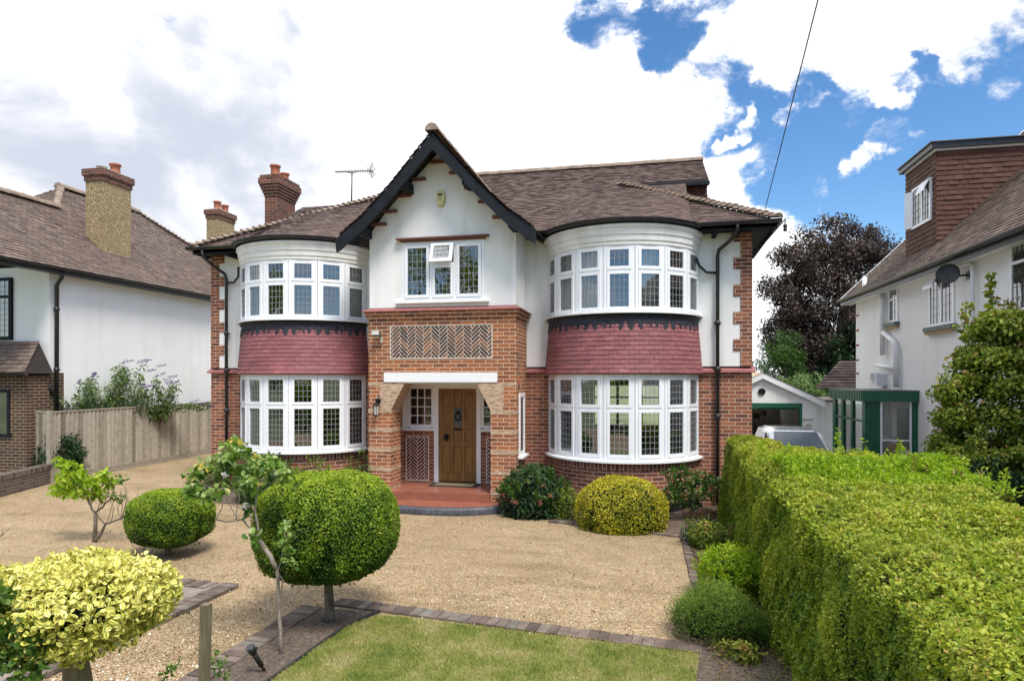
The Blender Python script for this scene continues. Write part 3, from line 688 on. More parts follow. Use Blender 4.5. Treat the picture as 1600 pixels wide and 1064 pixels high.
# gable roof planes
VY = 11.42
for sgn in (-1, 1):
    for i, ((x0, z0), (x1, z1)) in enumerate(zip(prof[:-1], prof[1:])):
        dx, dz = (x1-x0), (z0-z1); Ls = math.hypot(dx, dz); su, nn = Vector((-sgn*dx/Ls, 0, dz/Ls)), Vector((sgn*dz/Ls, 0, dx/Ls))
        base = Vector((GC+sgn*x1, 0, z1))
        tiles(rt, (lambda u, v, base=base, su=su, nn=nn, sgn=sgn: (base+su*v+Vector((0, -sgn*u if sgn < 0 else u, 0)) if sgn > 0 else base+su*v+Vector((0, -u, 0)), nn)), Ls, (lambda v: (VY-.03, 16.2)) if sgn > 0 else (lambda v: (-16.2, -(VY-.03))), seed=20+i)
        for y0, y1 in ((VY, 16.2),):
            p = [Vector((GC+sgn*x0, y0, z0)), Vector((GC+sgn*x1, y0, z1)), Vector((GC+sgn*x1, y1, z1)), Vector((GC+sgn*x0, y1, z0))]
            if sgn < 0: p = p[::-1]
            under.quad(*[q-nn*.012 for q in p]); under.quad(*[q-nn*.05 for q in p[::-1]])
roof = build('roof', rt, 'roof_tile', H); build('roof_deck', under, 'under_tile', roof)
def half_round(m, a, b, r=.11, L_=.42, lift=0, seed=1, squash=1, flare=.012):
    a, b = Vector(a), Vector(b); d = b-a; Ln = d.length; d.normalize(); x = d.cross(Vector((0, 0, 1))).normalized(); y = x.cross(d); rr = random.Random(seed); n = max(1, int(round(Ln/L_))); st = Ln/n
    for i in range(n):
        p0, p1 = a+d*st*i, a+d*st*(i+1.03); r0, r1 = r+flare, r; t = rr.uniform(0, 1); jz = rr.uniform(-.004, .004)
        for k in range(8):
            a0, a1 = math.pi*k/8, math.pi*(k+1)/8
            g = lambda p, R0, an: p+x*math.cos(an)*R0+y*(math.sin(an)*R0*squash+lift+jz)
            m.quad(g(p0, r0, a0), g(p0, r0, a1), g(p1, r1, a1), g(p1, r1, a0), tone=t, smooth=True)
        m.quad(*[p0+x*math.cos(math.pi*k/8)*r0+y*(math.sin(math.pi*k/8)*r0*squash+lift+jz) for k in range(9)], tone=t)
m = M(); half_round(m, (XE+.02, RY, EZ+TV*MM-.01), (EL+TV, RY, EZ+TV*MM-.01)); build('ridge_tiles', m, 'ridge_tile', roof); m = M(); half_round(m, (GC, VY-.06, 7.12), (GC, 16.4, 7.12), r=.12)
build('ridge_tiles', m, 'ridge_tile', roof)
m = M()     # bonnet hips: toothed
def bonnets(m, a, b, seed=1, w_=.16):
    a, b = Vector(a), Vector(b); d = b-a; Ln = d.length; d.normalize(); x = d.cross(Vector((0, 0, 1))).normalized(); y = x.cross(d); n = int(Ln/.145); r = random.Random(seed)
    for i in range(n):
        p0, p1 = a+d*Ln*i/n, a+d*(Ln*i/n+.27); t = r.uniform(.2, 1); up0, up1 = .085+r.uniform(-.01, .01), .0
        for k in range(6):
            a0, a1 = math.pi*k/6, math.pi*(k+1)/6
            g0 = lambda an: p0+x*math.cos(an)*w_*.8+y*(math.sin(an)*.075+up0-.03)
            g1 = lambda an: p1+x*math.cos(an)*w_*.35+y*(math.sin(an)*.04+up1)
            m.quad(g0(a0), g0(a1), g1(a1), g1(a0), tone=t, smooth=True)
        m.quad(*[p0+x*math.cos(math.pi*k/6)*w_*.8+y*(math.sin(math.pi*k/6)*.075+up0-.03) for k in range(7)], tone=t)
bonnets(m, (EL, EY, EZ), (EL+TV, RY, EZ+TV*MM), 1); build('hip_tiles', m, 'ridge_tile', roof); m = M(); bonnets(m, (ER, EY, EZ), HP, 2)
build('hip_tiles', m, 'ridge_tile', roof)
# side dormer on the right slope
m = M(); DY = HP[1]+.25; zt = HP[2]+.10
def fd(u, v): return Vector((u, DY, 5.9+v)), Vector((0, -1, 0))
tiles(m, fd, zt-5.9, lambda v: (ER-(v+5.9-EZ)/MM-.1, XE-.03), seed=9)
tiles(m, lambda u, v: (Vector((XE-.03, u, 5.9+v)), Vector((1, 0, 0))), zt-5.9, lambda v: (DY, 19.2), seed=10)
dm = build('dormer', m, 'hung_tile_brown', H)
m = M(); m.box(ER-3.0, XE-.035, DY+.005, 19.2, 5.5, zt); m.box(HP[0]-.1, XE+.02, HP[1]-.01, HP[1]+.03, HP[2]-.10, HP[2]-.015); m.box(HP[0]-.1, XE+.02, HP[1]+.03, DY, HP[2]-.06, HP[2]-.03)
build('fascia_board', m, 'black_timber', dm)
# eaves, soffit
for x0, x1 in ((EL, -8.95), (-6.0, GX0-.3), (GX1+.3, -2.0), (.95, ER)):
    m = M(); m.box(x0+.02, x1, EY+.02, YW-.001, 5.30, 5.345); m.box(x0+.02, x1, EY+.02, EY+.05, 5.26, 5.385); build('eaves', m, 'black_timber', H)
for x, xa, xb in ((EL+.02, EL+.05, WL-.002), (ER-.05, WR, ER-.05)): m = M(); m.box(x, x+.03, EY+.05, 21.5, 5.26, 5.385); m.box(xa, xb, YW-.001, 21.4, 5.30, 5.345); build('eaves', m, 'black_timber', H)
for x in (-9.2, 1.2, 1.62): m = M(); m.box(x, x+.07, EY+.06, YW, 5.2, 5.298); build('rafter_end', m, 'black_timber', H)
for x, d in ((WR, 1),): m = M(); m.bar((x+.01*d, YW+.04, 4.8), (x+.36*d, YW+.04, 5.28), .05, .05); build('eaves_bracket', m, 'black_timber', H)
# bargeboards
m = M()
for sgn in (-1, 1):
    pr = [(0, 7.09), (.85, 6.14), (1.40, 5.60), (1.90, 5.24)]
    for i in range(3):
        (x0, z0), (x1, z1) = pr[i], pr[i+1]; q0, q1 = .32 if i == 0 else .27, .27
        c = [(GC+sgn*x0, z0), (GC+sgn*x1, z1), (GC+sgn*x1-sgn*(.02 if i == 2 else 0), z1-q1), (GC+sgn*x0, z0-q0)]
        if sgn < 0: c = c[::-1]
        m.panel(c[::-1], VY-.002*i*0, VY+.045)
    m.panel([(GC+sgn*1.87, 5.26), (GC+sgn*1.97, 5.15), (GC+sgn*1.95, 4.93), (GC+sgn*1.86, 4.98)][::(1 if sgn > 0 else -1)][::-1], VY-.012, VY+.05)
build('bargeboard', m, 'black_timber', H)
m = M()     # soffit boards + purlin ends below the verge
for sgn in (-1, 1):
    for (x0, z0), (x1, z1) in zip(prof[:-1], prof[1:]):
        p = [Vector((GC+sgn*x0, VY+.05, z0-.07)), Vector((GC+sgn*x1, VY+.05, z1-.07)), Vector((GC+sgn*x1, GY+.3, z1-.07)), Vector((GC+sgn*x0, GY+.3, z0-.07))]; m.quad(*p)
    for x, z in ((1.50, 5.36), (.62, 6.2)): m.box(GC+sgn*x-.06, GC+sgn*x+.06, VY+.05, GY+.03, z-.10, z+.08)
build('verge_soffit', m, 'black_timber', H)
for x0, x1, z in ((-4.17, -3.76, 6.70), (-4.52, -4.26, 6.39), (-4.84, -4.56, 6.085), (-5.15, -4.86, 5.79), (-5.40, -5.08, 5.545), (-3.78, -3.60, 6.47), (-3.48, -3.28, 6.165), (-3.2, -3.0, 5.875), (-2.92, -2.69, 5.565)): m = M(); m.box(x0, x1, GY-.035, GY+.05, z-.028, z+.028); build('creasing_tiles', m, 'tile_brown_trim', H)
# ---- gutters and pipes
def gutter(m, pts, r=.058):
    pts = [Vector(p) for p in pts]
    for p, q in zip(pts[:-1], pts[1:]):
        d = (q-p).normalized(); x = d.cross(Vector((0, 0, 1))).normalized()
        for rr_, fl in ((r, 1), (r-.006, -1)):
            for k in range(6):
                a0, a1 = math.pi+math.pi*k/6, math.pi+math.pi*(k+1)/6
                g = lambda o, an: o+x*math.cos(an)*rr_+Vector((0, 0, math.sin(an)*rr_))
                m.quad(*([g(p, a0), g(p, a1), g(q, a1), g(q, a0)][::fl]), smooth=True)
        for s_ in (-1, 1): m.bar(p+x*s_*r, q+x*s_*r, .012, .012)
for g_ in ([(-8.85, EY-.07, 5.39), (EL-.06, EY-.07, 5.40), (EL-.06, 21.6, 5.40)][::-1], [(.85, EY-.07, 5.39), (ER+.06, EY-.07, 5.40), (ER+.06, 21.6, 5.40)]):
    m = M(); gutter(m, g_); build('gutter', m, 'gutter_black', H)
for cx, cy in BAYS:
    m = M(); th = R_(74); rr = 1.67
    gutter(m, [(cx+rr*math.sin(t), cy-rr*math.cos(t), 5.385) for t in [(-th+2*th*i/20) for i in range(21)]])
    m.arc(cx, cy, [(1.58, 5.27), (1.605, 5.27), (1.605, 5.39), (1.55, 5.39)], -th, th, 24)
    build('gutter', m, 'gutter_black', H)
def pipe(pts, r=.036, brk=(), mat='gutter_black', parent=H, name='drainpipe'):
    m = M(); m.tube(pts, r, 10)
    for z in brk:
        x, y = pts[-1][0], pts[-1][1]; m.lathe((x, y, z), [(r, -.05), (r+.014, -.045), (r+.014, .045), (r, .05)], 12); m.box(x-.07, x+.07, y+.0, y+.04, z-.015, z+.015)
    return build(name, m, mat, parent)
pipe([(1.62, EY-.07, 5.35), (1.62, EY-.05, 5.25), (1.52, 12.75, 5.10), (1.33, 12.90, 4.96), (1.31, 12.93, 4.86), (1.31, 12.93, .05)], brk=(3.55, 2.66, 1.75, .5))
pipe([(1.30, 12.93, 4.52), (1.10, 12.92, 4.54), (.97, 12.88, 4.66), (.90, 12.86, 4.82)], r=.026)
pipe([(-9.70, EY-.07, 5.34), (-9.70, EY-.05, 5.2), (-9.62, 12.75, 5.02), (-9.44, 12.90, 4.86), (-9.42, 12.93, 4.75), (-9.42, 12.93, .05)], brk=(3.5, 2.66, 1.75, .5))
pipe([(-9.41, 12.93, 4.66), (-9.22, 12.92, 4.66), (-9.08, 12.88, 4.78), (-9.06, 12.86, 5.0)], r=.026)

# ---- bay windows
def lattice(m, O, S, Nn, s0, s1, z0, z1, nx, nz, n=.004, w_=.0075):
    for i in range(1, nx): s = s0+(s1-s0)*i/nx; m.lbox(O, S, Nn, s-w_/2, s+w_/2, n, n+.006, z0, z1)
    for j in range(1, nz): z = z0+(z1-z0)*j/nz; m.lbox(O, S, Nn, s0, s1, n+.001, n+.0065, z-w_/2, z+w_/2)
def light(par, lead, gl, O, S, Nn, s0, s1, z0, z1, g0, g1, h0, h1, nx, nz, name='casement', mat='white_frame', dn=0):
    """one casement: sash from (s0..s1, z0..z1) with glass (g0..g1, h0..h1)"""
    m = M(); a, b = .012+dn, .052+dn
    m.lbox(O, S, Nn, s0, g0, a, b, z0, z1); m.lbox(O, S, Nn, g1, s1, a, b, z0, z1); m.lbox(O, S, Nn, g0, g1, a, b-.001, z0, h0); m.lbox(O, S, Nn, g0, g1, a, b-.001, h1, z1)
    build(name, m, mat, par)
    r = random.Random(int(abs(O[0]*977+z0*131+s0*71))); t1, t2 = r.uniform(-.004, .004), r.uniform(-.006, .006)
    O_, S_, N_ = Vector(O), Vector(S), Vector(Nn); gl = M()
    gl.quad(O_+S_*g0+N_*(.03+dn+t1)+Vector((0, 0, h0)), O_+S_*g1+N_*(.03+dn)+Vector((0, 0, h0)), O_+S_*g1+N_*(.03+dn+t2)+Vector((0, 0, h1)), O_+S_*g0+N_*(.03+dn+t1+t2)+Vector((0, 0, h1)))
    build('pane', gl, 'window_glass', par)
    if nx: lead = M(); lattice(lead, O, S, Nn, g0, g1, h0, h1, nx, nz, .034+dn); build('lead_lattice', lead, 'lead_came', par)
def arcpt(cx, cy, r, t): return Vector((cx+r*math.sin(t), cy-r*math.cos(t), 0))
for bi, (cx, cy) in enumerate(BAYS):
    for fl in (0, 1):
        zs = dict(b=.985, t=2.56, lc0=1.03, lg0=1.09, lg1=1.858, lc1=1.905, uc0=1.945, ug0=2.0, ug1=2.457, uc1=2.50) if fl == 0 else dict(b=3.73, t=4.93, lc0=3.755, lg0=3.80, lg1=4.40, lc1=4.45, uc0=4.485, ug0=4.543, ug1=4.846, uc1=4.89)
        fr = M(); gl = M(); ld = M(); net = M()
        wobj = thing_part = None
        for k in range(7):
            t = R_(-75+ST*(k+.5)); a, b = R_(-75+ST*k), R_(-75+ST*(k+1))
            A_, B_ = arcpt(cx, cy, RB_, a), arcpt(cx, cy, RB_, b); O = (A_+B_)/2; S = (B_-A_).normalized(); Nn = Vector((math.sin(t), -math.cos(t), 0)); hw = (B_-A_).length/2
            for s0, s1 in ((-hw, -hw+.058), (hw-.058, hw)): fr.lbox(O, S, Nn, s0, s1, -.05, .035, zs['b'], zs['t'])
            for z0, z1, n1_ in ((zs['b'], zs['lc0'], .036), (zs['lc1'], zs['uc0'], .037), (zs['uc1'], zs['t'], .036)): fr.lbox(O, S, Nn, -hw+.058, hw-.058, -.05, n1_, z0, z1)
        wobj = build('bay_window', fr, 'white_frame', H, label='round %s bay window of the %s storey' % (('left', 'right')[bi], ('ground', 'upper')[fl]))
        m = M(); m.arc(cx, cy, [(RB_-.1, zs['b']-.05), (RB_+.11, zs['b']-.05), (RB_+.11, zs['b']-.015), (RB_+.04, zs['b']+.002), (RB_-.1, zs['b']+.002)], R_(-77), R_(77), 36); build('sill', m, 'white_paint', wobj)
        for k in range(7):
            t = R_(-75+ST*(k+.5)); a, b = R_(-75+ST*k), R_(-75+ST*(k+1))
            A_, B_ = arcpt(cx, cy, RB_, a), arcpt(cx, cy, RB_, b); O = (A_+B_)/2; S = (B_-A_).normalized(); Nn = Vector((math.sin(t), -math.cos(t), 0)); hw = (B_-A_).length/2
            e, g = hw-.058, hw-.108
            light(wobj, ld, gl, O, S, Nn, -e, e, zs['lc0'], zs['lc1'], -g, g, zs['lg0'], zs['lg1'], 4, 7 if fl == 0 else 5)
            light(wobj, ld, gl, O, S, Nn, -e, e, zs['uc0'], zs['uc1'], -g, g, zs['ug0'], zs['ug1'], 4, 4 if fl == 0 else 2)
            if (fl == 1 and k in ((1, 2, 6), (0, 1, 2, 4, 6))[bi]) or (fl == 0 and k in ((), (0, 6))[bi]):
                for s in range(20):   # pleated nets
                    s0 = -hw+.03+(2*hw-.06)*s/20; s1 = s0+(2*hw-.06)/20; n0, n1_ = (-.10, -.125) if s % 2 else (-.125, -.10)
                    net.quad(O+S*s0+Nn*n0+Vector((0, 0, zs['b'])), O+S*s1+Nn*n1_+Vector((0, 0, zs['b'])), O+S*s1+Nn*n1_+Vector((0, 0, zs['t'])), O+S*s0+Nn*n0+Vector((0, 0, zs['t'])), smooth=True)
        if net.v: build('net_curtain', net, 'net_curtain', wobj)
        c_ = M()   # drawn curtains at the two ends
        for sg in (-1, 1):
            for s in range(16):
                t0, t1 = R_(sg*(58+13*s/16)), R_(sg*(58+13*(s+1)/16)); r0, r1 = (1.30, 1.25) if s % 2 else (1.25, 1.30)
                p0, p1 = arcpt(cx, cy, r0, t0), arcpt(cx, cy, r1, t1); c_.quad(p0+Vector((0, 0, zs['b']-.1)), p1+Vector((0, 0, zs['b']-.1)), p1+Vector((0, 0, zs['t'])), p0+Vector((0, 0, zs['t'])), smooth=True)
        build('curtain', c_, 'curtain', wobj)
    lim = R_(77)
    m = M(); m.arc(cx, cy, [(RB_, 0), (RB_, .80)], -lim, lim, 36); build('bay_brickwork', m, 'brick_wall', H)
    m = M(); m.arc(cx, cy, [(RB_+.012, .17), (RB_+.012, -.02)][::-1], -lim, lim, 36); m.arc(cx, cy, [(RB_+.012, .17), (RB_, .17)], -lim, lim, 36); build('damp_plinth', m, 'black_paint', H)
    m = M(); m.arc(cx, cy, [(RB_+.006, .79), (RB_+.006, .94), (RB_-.05, .94)], -lim, lim, 36); build('soldier_course', m, 'brick_soldier', H)
    # tile hung apron, flared at the foot
    def rz(v):      # v up from the foot, 0..1.02
        k = min(1, max(0, v)); return 1.592-.085*k**1.3+.02*max(0, .15-k)/.15, 2.585+v
    def fsk(u, v):
        t = u/1.5; r, z = rz(v); return Vector((cx+r*math.sin(t), cy-r*math.cos(t), z)), Vector((math.sin(t), -math.cos(t), .12)).normalized()
    m = M(); tiles(m, fsk, 1.0, lambda v: (-1.5*R_(77.5), 1.5*R_(77.5)), w_=.175, g=.085, lift=.014, seed=30+bi, jit=.6); ap = build('tile_apron', m, 'hung_tile_red', H)
    m = M(); m.arc(cx, cy, [(1.42, 2.565), (1.60, 2.565), (1.612, 2.585)]+[(rz(v)[0]-.006, rz(v)[1]) for v in (.0, .05, .1, .2, .4, .6, .8, 1.0)]+[(1.45, 3.7)], R_(-77), R_(77), 40); build('apron_backing', m, 'tile_red_trim', ap)
    m = M(); nseg = 260; fq = 19      # scalloped lead flashing
    for i in range(nseg):
        t0, t1 = R_(-77+154*i/nseg), R_(-77+154*(i+1)/nseg)
        def low(t): 
            ph = (t/R_(154)+.5)*fq; s_ = abs(math.sin(math.pi*ph)); return 3.385+.165*(1-s_**.7)+.012*math.sin(ph*7)
        f = lambda r, t, z: Vector((cx+r*math.sin(t), cy-r*math.cos(t), z))
        r1 = lambda t: 1.525+.012*math.sin(t*57)
        m.quad(f(r1(t0)+.012, t0, low(t0)), f(r1(t1)+.012, t1, low(t1)), f(1.525, t1, 3.60), f(1.525, t0, 3.60), smooth=True); m.quad(f(1.525, t0, 3.60), f(1.525, t1, 3.60), f(1.57, t1, 3.645), f(1.57, t0, 3.645), smooth=True); m.quad(f(1.57, t0, 3.645), f(1.57, t1, 3.645), f(1.45, t1, 3.685), f(1.45, t0, 3.685), smooth=True)
    build('lead_flashing', m, 'lead_sheet', ap)
    m = M(); m.arc(cx, cy, [(1.30, 4.925), (RB_+.03, 4.925), (RB_+.045, 4.94), (RB_+.045, 4.99), (RB_+.065, 5.01), (RB_+.07, 5.10), (RB_+.09, 5.12), (RB_+.10, 5.22), (RB_+.13, 5.25), (RB_+.13, 5.295)], R_(-76), R_(76), 44); m.arc(cx, cy, [(RB_+.13, 5.295), (RB_-.10, 5.30)], R_(-76), R_(76), 44)
    build('frieze', m, 'white_render', H)
    for zf, hh in ((0, 2.6), (2.75, 2.5)):      # the room behind
        m = M(); x0, x1 = cx-1.75, cx+1.75
        y1 = 20.7 if (bi == 1 and zf == 0) else 16.5
        z0, z1 = (.25, 2.5) if zf == 0 else (2.9, 4.92)
        if y1 > 20:
            for a in ((x0, -1.7, z0, z1), (.6, x1, z0, z1), (-1.7, .6, z0, 1.0), (-1.7, .6, 2.25, z1)): m.quad((a[0], y1, a[2]), (a[1], y1, a[2]), (a[1], y1, a[3]), (a[0], y1, a[3]))
            for xx_ in (-1.0, -.25): m.box(xx_, xx_+.08, y1-.02, y1+.03, 1.0, 2.25)
            m.box(-1.7, .6, y1-.02, y1+.03, 1.85, 1.9)
        else: m.quad((x0, y1, z0), (x1, y1, z0), (x1, y1, z1), (x0, y1, z1))
        m.quad((x0, 13.285, z0), (x0, y1, z0), (x0, y1, z1), (x0, 13.285, z1)); m.quad((x1, 13.285, z0), (x1, 13.285, z1), (x1, y1, z1), (x1, y1, z0))
        m.quad((x0, 11.75, z0), (x1, 11.75, z0), (x1, y1, z0), (x0, y1, z0)) if False else None
        f = [(cx+1.38*math.sin(R_(a)), cy-1.38*math.cos(R_(a)), z0) for a in range(-72, 73, 12)]
        m.quad(*f, (x1, 13.285, z0), (x1, y1, z0), (x0, y1, z0), (x0, 13.285, z0)); m.quad(*[(a, b, z1) for a, b, _ in f], (x1, 13.285, z1), (x1, y1, z1), (x0, y1, z1), (x0, 13.285, z1))
        build('room_interior', m, 'room_wall', H)
# far window of the right ground-floor room, bright garden behind
m = M(); m.quad((-1.5, 16.48, 1.4), (-1.1, 16.48, 1.4), (-1.1, 16.48, 2.1), (-1.5, 16.48, 2.1)) if False else None
plain('windscreen', (.05, .06, .07), .05, .1, 2)
# ------------------------------------------------------------------ porch and front door
m = M()
def clip(poly, x0, x1, z0, z1):
    for ax, lim, sg in ((0, x0, 1), (0, x1, -1), (1, z0, 1), (1, z1, -1)):
        out = []
        for i in range(len(poly)):
            a, b = poly[i], poly[(i+1) % len(poly)]; da, db = sg*(a[ax]-lim), sg*(b[ax]-lim)
            if da >= 0: out.append(a)
            if da*db < 0: k = da/(da-db); out.append((a[0]+(b[0]-a[0])*k, a[1]+(b[1]-a[1])*k))
        poly = out
        if len(poly) < 3: return []
    return poly
def herring(name, x0, x1, z0, z1, y, mat, ox=0, oz=0, W=.0575, seed=1):
    r = random.Random(seed); m = M(); g = .011; c = math.cos(math.pi/4); n = 4
    cx_, cz_ = (x0+x1)/2+ox, (z0+z1)/2+oz; R0 = int(max(x1-x0, z1-z0)/W*1.1)+10
    for k in range(-R0, R0):
        for j in range(-R0//(2*n)-2, R0//(2*n)+2):
            for (a, b, w_, h_) in ((k+2*n*j, k, n, 1), (k+n+2*n*j, k-(n-1), 1, n)):
                q = [(a*W+g/2, b*W+g/2), ((a+w_)*W-g/2, b*W+g/2), ((a+w_)*W-g/2, (b+h_)*W-g/2), (a*W+g/2, (b+h_)*W-g/2)]
                q = [((x-z)*c+cx_, (x+z)*c+cz_) for x, z in q]
                t = r.uniform(0, 1); d = r.uniform(-.002, .002)
                q = clip(q, x0+.014, x1-.014, z0+.014, z1-.014)
                if len(q) >= 3: m.panel(q, y-.0045+d*.5, y+.01, tone=t)
    o = build(name, m, mat, H)
    m = M(); m.box(x0, x1, y-.0015, y+.02, z0, z1); build('mortar', m, 'mortar', o)
    m = M()
    for a in ((x0-.004, x1+.004, z0-.004, z0+.008), (x0-.004, x1+.004, z1-.008, z1+.004), (x0-.004, x0+.008, z0+.008, z1-.008), (x1-.008, x1+.004, z0+.008, z1-.008)): m.box(a[0], a[1], y-.008, y+.01, a[2], a[3])
    build('mortar_border', m, 'mortar_pale', o)
plain('mortar', (.85, .77, .66), .95, .15, 12); plain('mortar_pale', (.72, .64, .54), .9, .1, 12)
toned('herring_brick', [(0, (.07, .05, .042)), (.5, (.13, .075, .055)), (.8, (.21, .095, .06)), (1, (.34, .15, .07))], .85, 14, .3, bumps=60)
toned('herring_brick_red', [(0, (.11, .035, .032)), (.6, (.19, .06, .045)), (1, (.26, .09, .05))], .85, 14, .3, bumps=60)
herring('herringbone_panel', -5.0, -2.92, 2.875, 3.525, GY, 'herring_brick')
m = M()     # back wall of the porch
m.box(-5.18, -4.46, YW, YW+.1, .28, 1.37); m.box(-3.43, -2.74, YW, YW+.1, .28, 1.37); m.box(-5.2, -2.72, YW+.001, YW+.1, 2.37, 2.41)
build('porch_back_wall', m, 'brick_wall', H)
herring('herringbone_panel', -5.10, -4.585, .30, 1.24, YW, 'herring_brick_red', ox=.02, seed=3)
herring('herringbone_panel', -3.32, -2.80, .30, 1.24, YW, 'herring_brick_red', ox=-.04, seed=4)
m = M(); m.box(-5.13, -2.82, GY-.02, GY+.3, 2.412, 2.60); build('lintel', m, 'white_paint', H)
m = M(); m.box(GX0+.285, GX1-.285, PY, YW, 2.385, 2.4); m.box(-4.98, -2.955, GY+.02, PY, 2.385, 2.405); build('porch_ceiling', m, 'white_paint', H)
for sg, xo, xi, xt in ((-1, -5.22, -4.985, -4.70), (1, -2.71, -2.95, -3.22)):
    m = M(); pts = [(xo, 2.41), (xo, 1.86), (xi, 1.86), (xt, 2.384), (xt, 2.41)]
    m.panel(pts if sg < 0 else pts[::-1], GY-.006, GY+.46); build('corbel', m, 'stone_creasing', H)
for x0, x1 in ((GX0-.004, -4.981), (-2.954, GX1+.004)):
    for z in (1.80, 1.415, 1.03, .645, .26): m = M(); m.box(x0, x1, GY-.005, PY+.003, z, z+.074); build('stone_band', m, 'stone_creasing', H)
for x0, x1 in ((GX0-.004, -5.22), (-2.71, GX1+.004)): m = M(); m.box(x0, x1, GY-.005, PY, 2.34, 2.41); build('stone_band', m, 'stone_creasing', H)
# steps
def disc(m, cx, cy, r, z0, z1, y_back, n=30, tone=.5):
    pts = [(cx+r*math.sin(t), cy-r*math.cos(t)) for t in [(-math.pi/2+math.pi*i/n) for i in range(n+1)] if cy-r*math.cos(t) < y_back]
    pts = [(pts[0][0], y_back)]+pts+[(pts[-1][0], y_back)]
    m.quad(*[(x, y, z1) for x, y in pts])
    for (a, b), (c, d) in zip(pts[:-1], pts[1:]): m.quad((a, b, z0), (c, d, z0), (c, d, z1), (a, b, z1))
m = M(); m.box(-5.18, -2.74, GY+.02, YW, 0, .28); m.box(-4.98, -2.955, GY-.13, GY+.02, 0, .28); step = build('doorstep', m, 'quarry_tile', H)
m = M()
pts = [(GC+1.35*math.sin(t), GY-.05-.70*math.cos(t)) for t in [(-math.pi/2+math.pi*i/30) for i in range(31)]]
m.quad(*[(x, y, .125) for x, y in pts]); build('lower_step', m, 'quarry_tile', H)
m = M()
for i in range(0, 44):
    t0, t1 = -math.pi/2+math.pi*i/44, -math.pi/2+math.pi*(i+.96)/44
    f = lambda t, k, z: Vector((GC+(1.35+k)*math.sin(t), GY-.05-(.70+k)*math.cos(t), z))
    prf = [(.0, .135), (.07, .132), (.105, .10), (.115, .05), (.115, 0)]; tt = rnd.uniform(0, 1)
    for (k0, z0), (k1, z1) in zip(prf[:-1], prf[1:]): m.quad(f(t0, k1, z1), f(t1, k1, z1), f(t1, k0, z0), f(t0, k0, z0), smooth=True, tone=tt)
build('step_kerb', m, 'blue_brick', H)
# door
fr = M(); fr.box(-4.46, -4.365, YW-.03, YW+.1, .28, 2.31); fr.box(-3.525, -3.43, YW-.03, YW+.1, .28, 2.31); fr.box(-5.18, -2.74, YW-.028, YW+.1, 2.26 if False else 2.31, 2.372); fr.box(-4.365, -3.525, YW-.029, YW+.1, 2.27, 2.31)
build('door_frame', fr, 'white_paint', H)
m = M(); x0, x1, z0, z1, yd = -4.365, -3.525, .30, 2.27, YW+.035
m.box(x0, x1, yd+.012, yd+.05, z0, z1)
cols = [x0, x0+.075, x0+.275, x0+.325, x0+.515, x0+.565, x1-.075, x1]; xm = [(-4.365, -4.29), (-4.09, -4.045), (-3.845, -3.80), (-3.60, -3.525)]
for a, b in xm: m.box(a, b, yd-.012, yd+.011, z0, z1)
for a, b in ((z0, z0+.17), (1.05, 1.14), (1.43, 1.475), (1.87, 1.91), (2.20, z1)):
    for (xa, xb) in ((-4.29, -4.09), (-4.045, -3.845), (-3.80, -3.60)): m.box(xa, xb, yd-.010, yd+.011, a, b)
for (xa, xb) in ((-4.29, -4.09), (-4.045, -3.845), (-3.80, -3.60)):
    for a, b in ((z0+.17, 1.05), (1.14, 1.43), (1.475, 1.87), (1.91, 2.2)):
        if xa < -4 and xa > -4.1 and 1.4 < a < 1.6: continue
        m.box(xa+.022, xb-.022, yd+.002, yd+.0115, a+.022, b-.022)
for i in range(10):   # arched head moulding
    t0, t1 = math.pi*i/10, math.pi*(i+1)/10; f = lambda t: (-3.945+.33*math.cos(t), yd-.014, 2.05+.16*math.sin(t)); m.bar(f(t0), f(t1), .012, .022)
door = build('front_door', m, 'oak', H)
m = M(); m.box(-4.045, -3.845, yd-.002, yd+.011, 1.475, 1.87); build('door_glazing', m, 'door_panel_glass', door)
m = M(); m.tube([(-3.945+.055*math.cos(t), yd-.03, 1.67+.075*math.sin(t)) for t in [2*math.pi*i/14 for i in range(15)]], .012, 6); m.lathe((-3.945, yd-.02, 1.76), [(.0, -.02), (.035, -.018), (.04, 0), (.02, .02), (0, .022)], 10, axis=(0, -1, 0)); build('knocker', m, 'dark_metal', door)
m = M(); m.box(-4.035, -3.855, yd-.022, yd-.008, 1.385, 1.435); m.box(-4.01, -3.88, yd-.028, yd-.02, 1.398, 1.422); build('letterbox', m, 'dark_metal', door)
m = M(); m.lathe((-4.20, yd-.008, 1.25), [(.055, 0), (.055, .01), (.02, .015), (.018, .04), (.04, .05), (.042, .07), (.0, .085)], 14, axis=(0, -1, 0)); m.tube([(-4.20+.045*math.cos(t), yd-.03, 1.25+.06*math.sin(t)-.02) for t in [2*math.pi*i/12 for i in range(13)]], .009, 6); build('door_handle', m, 'dark_metal', door)
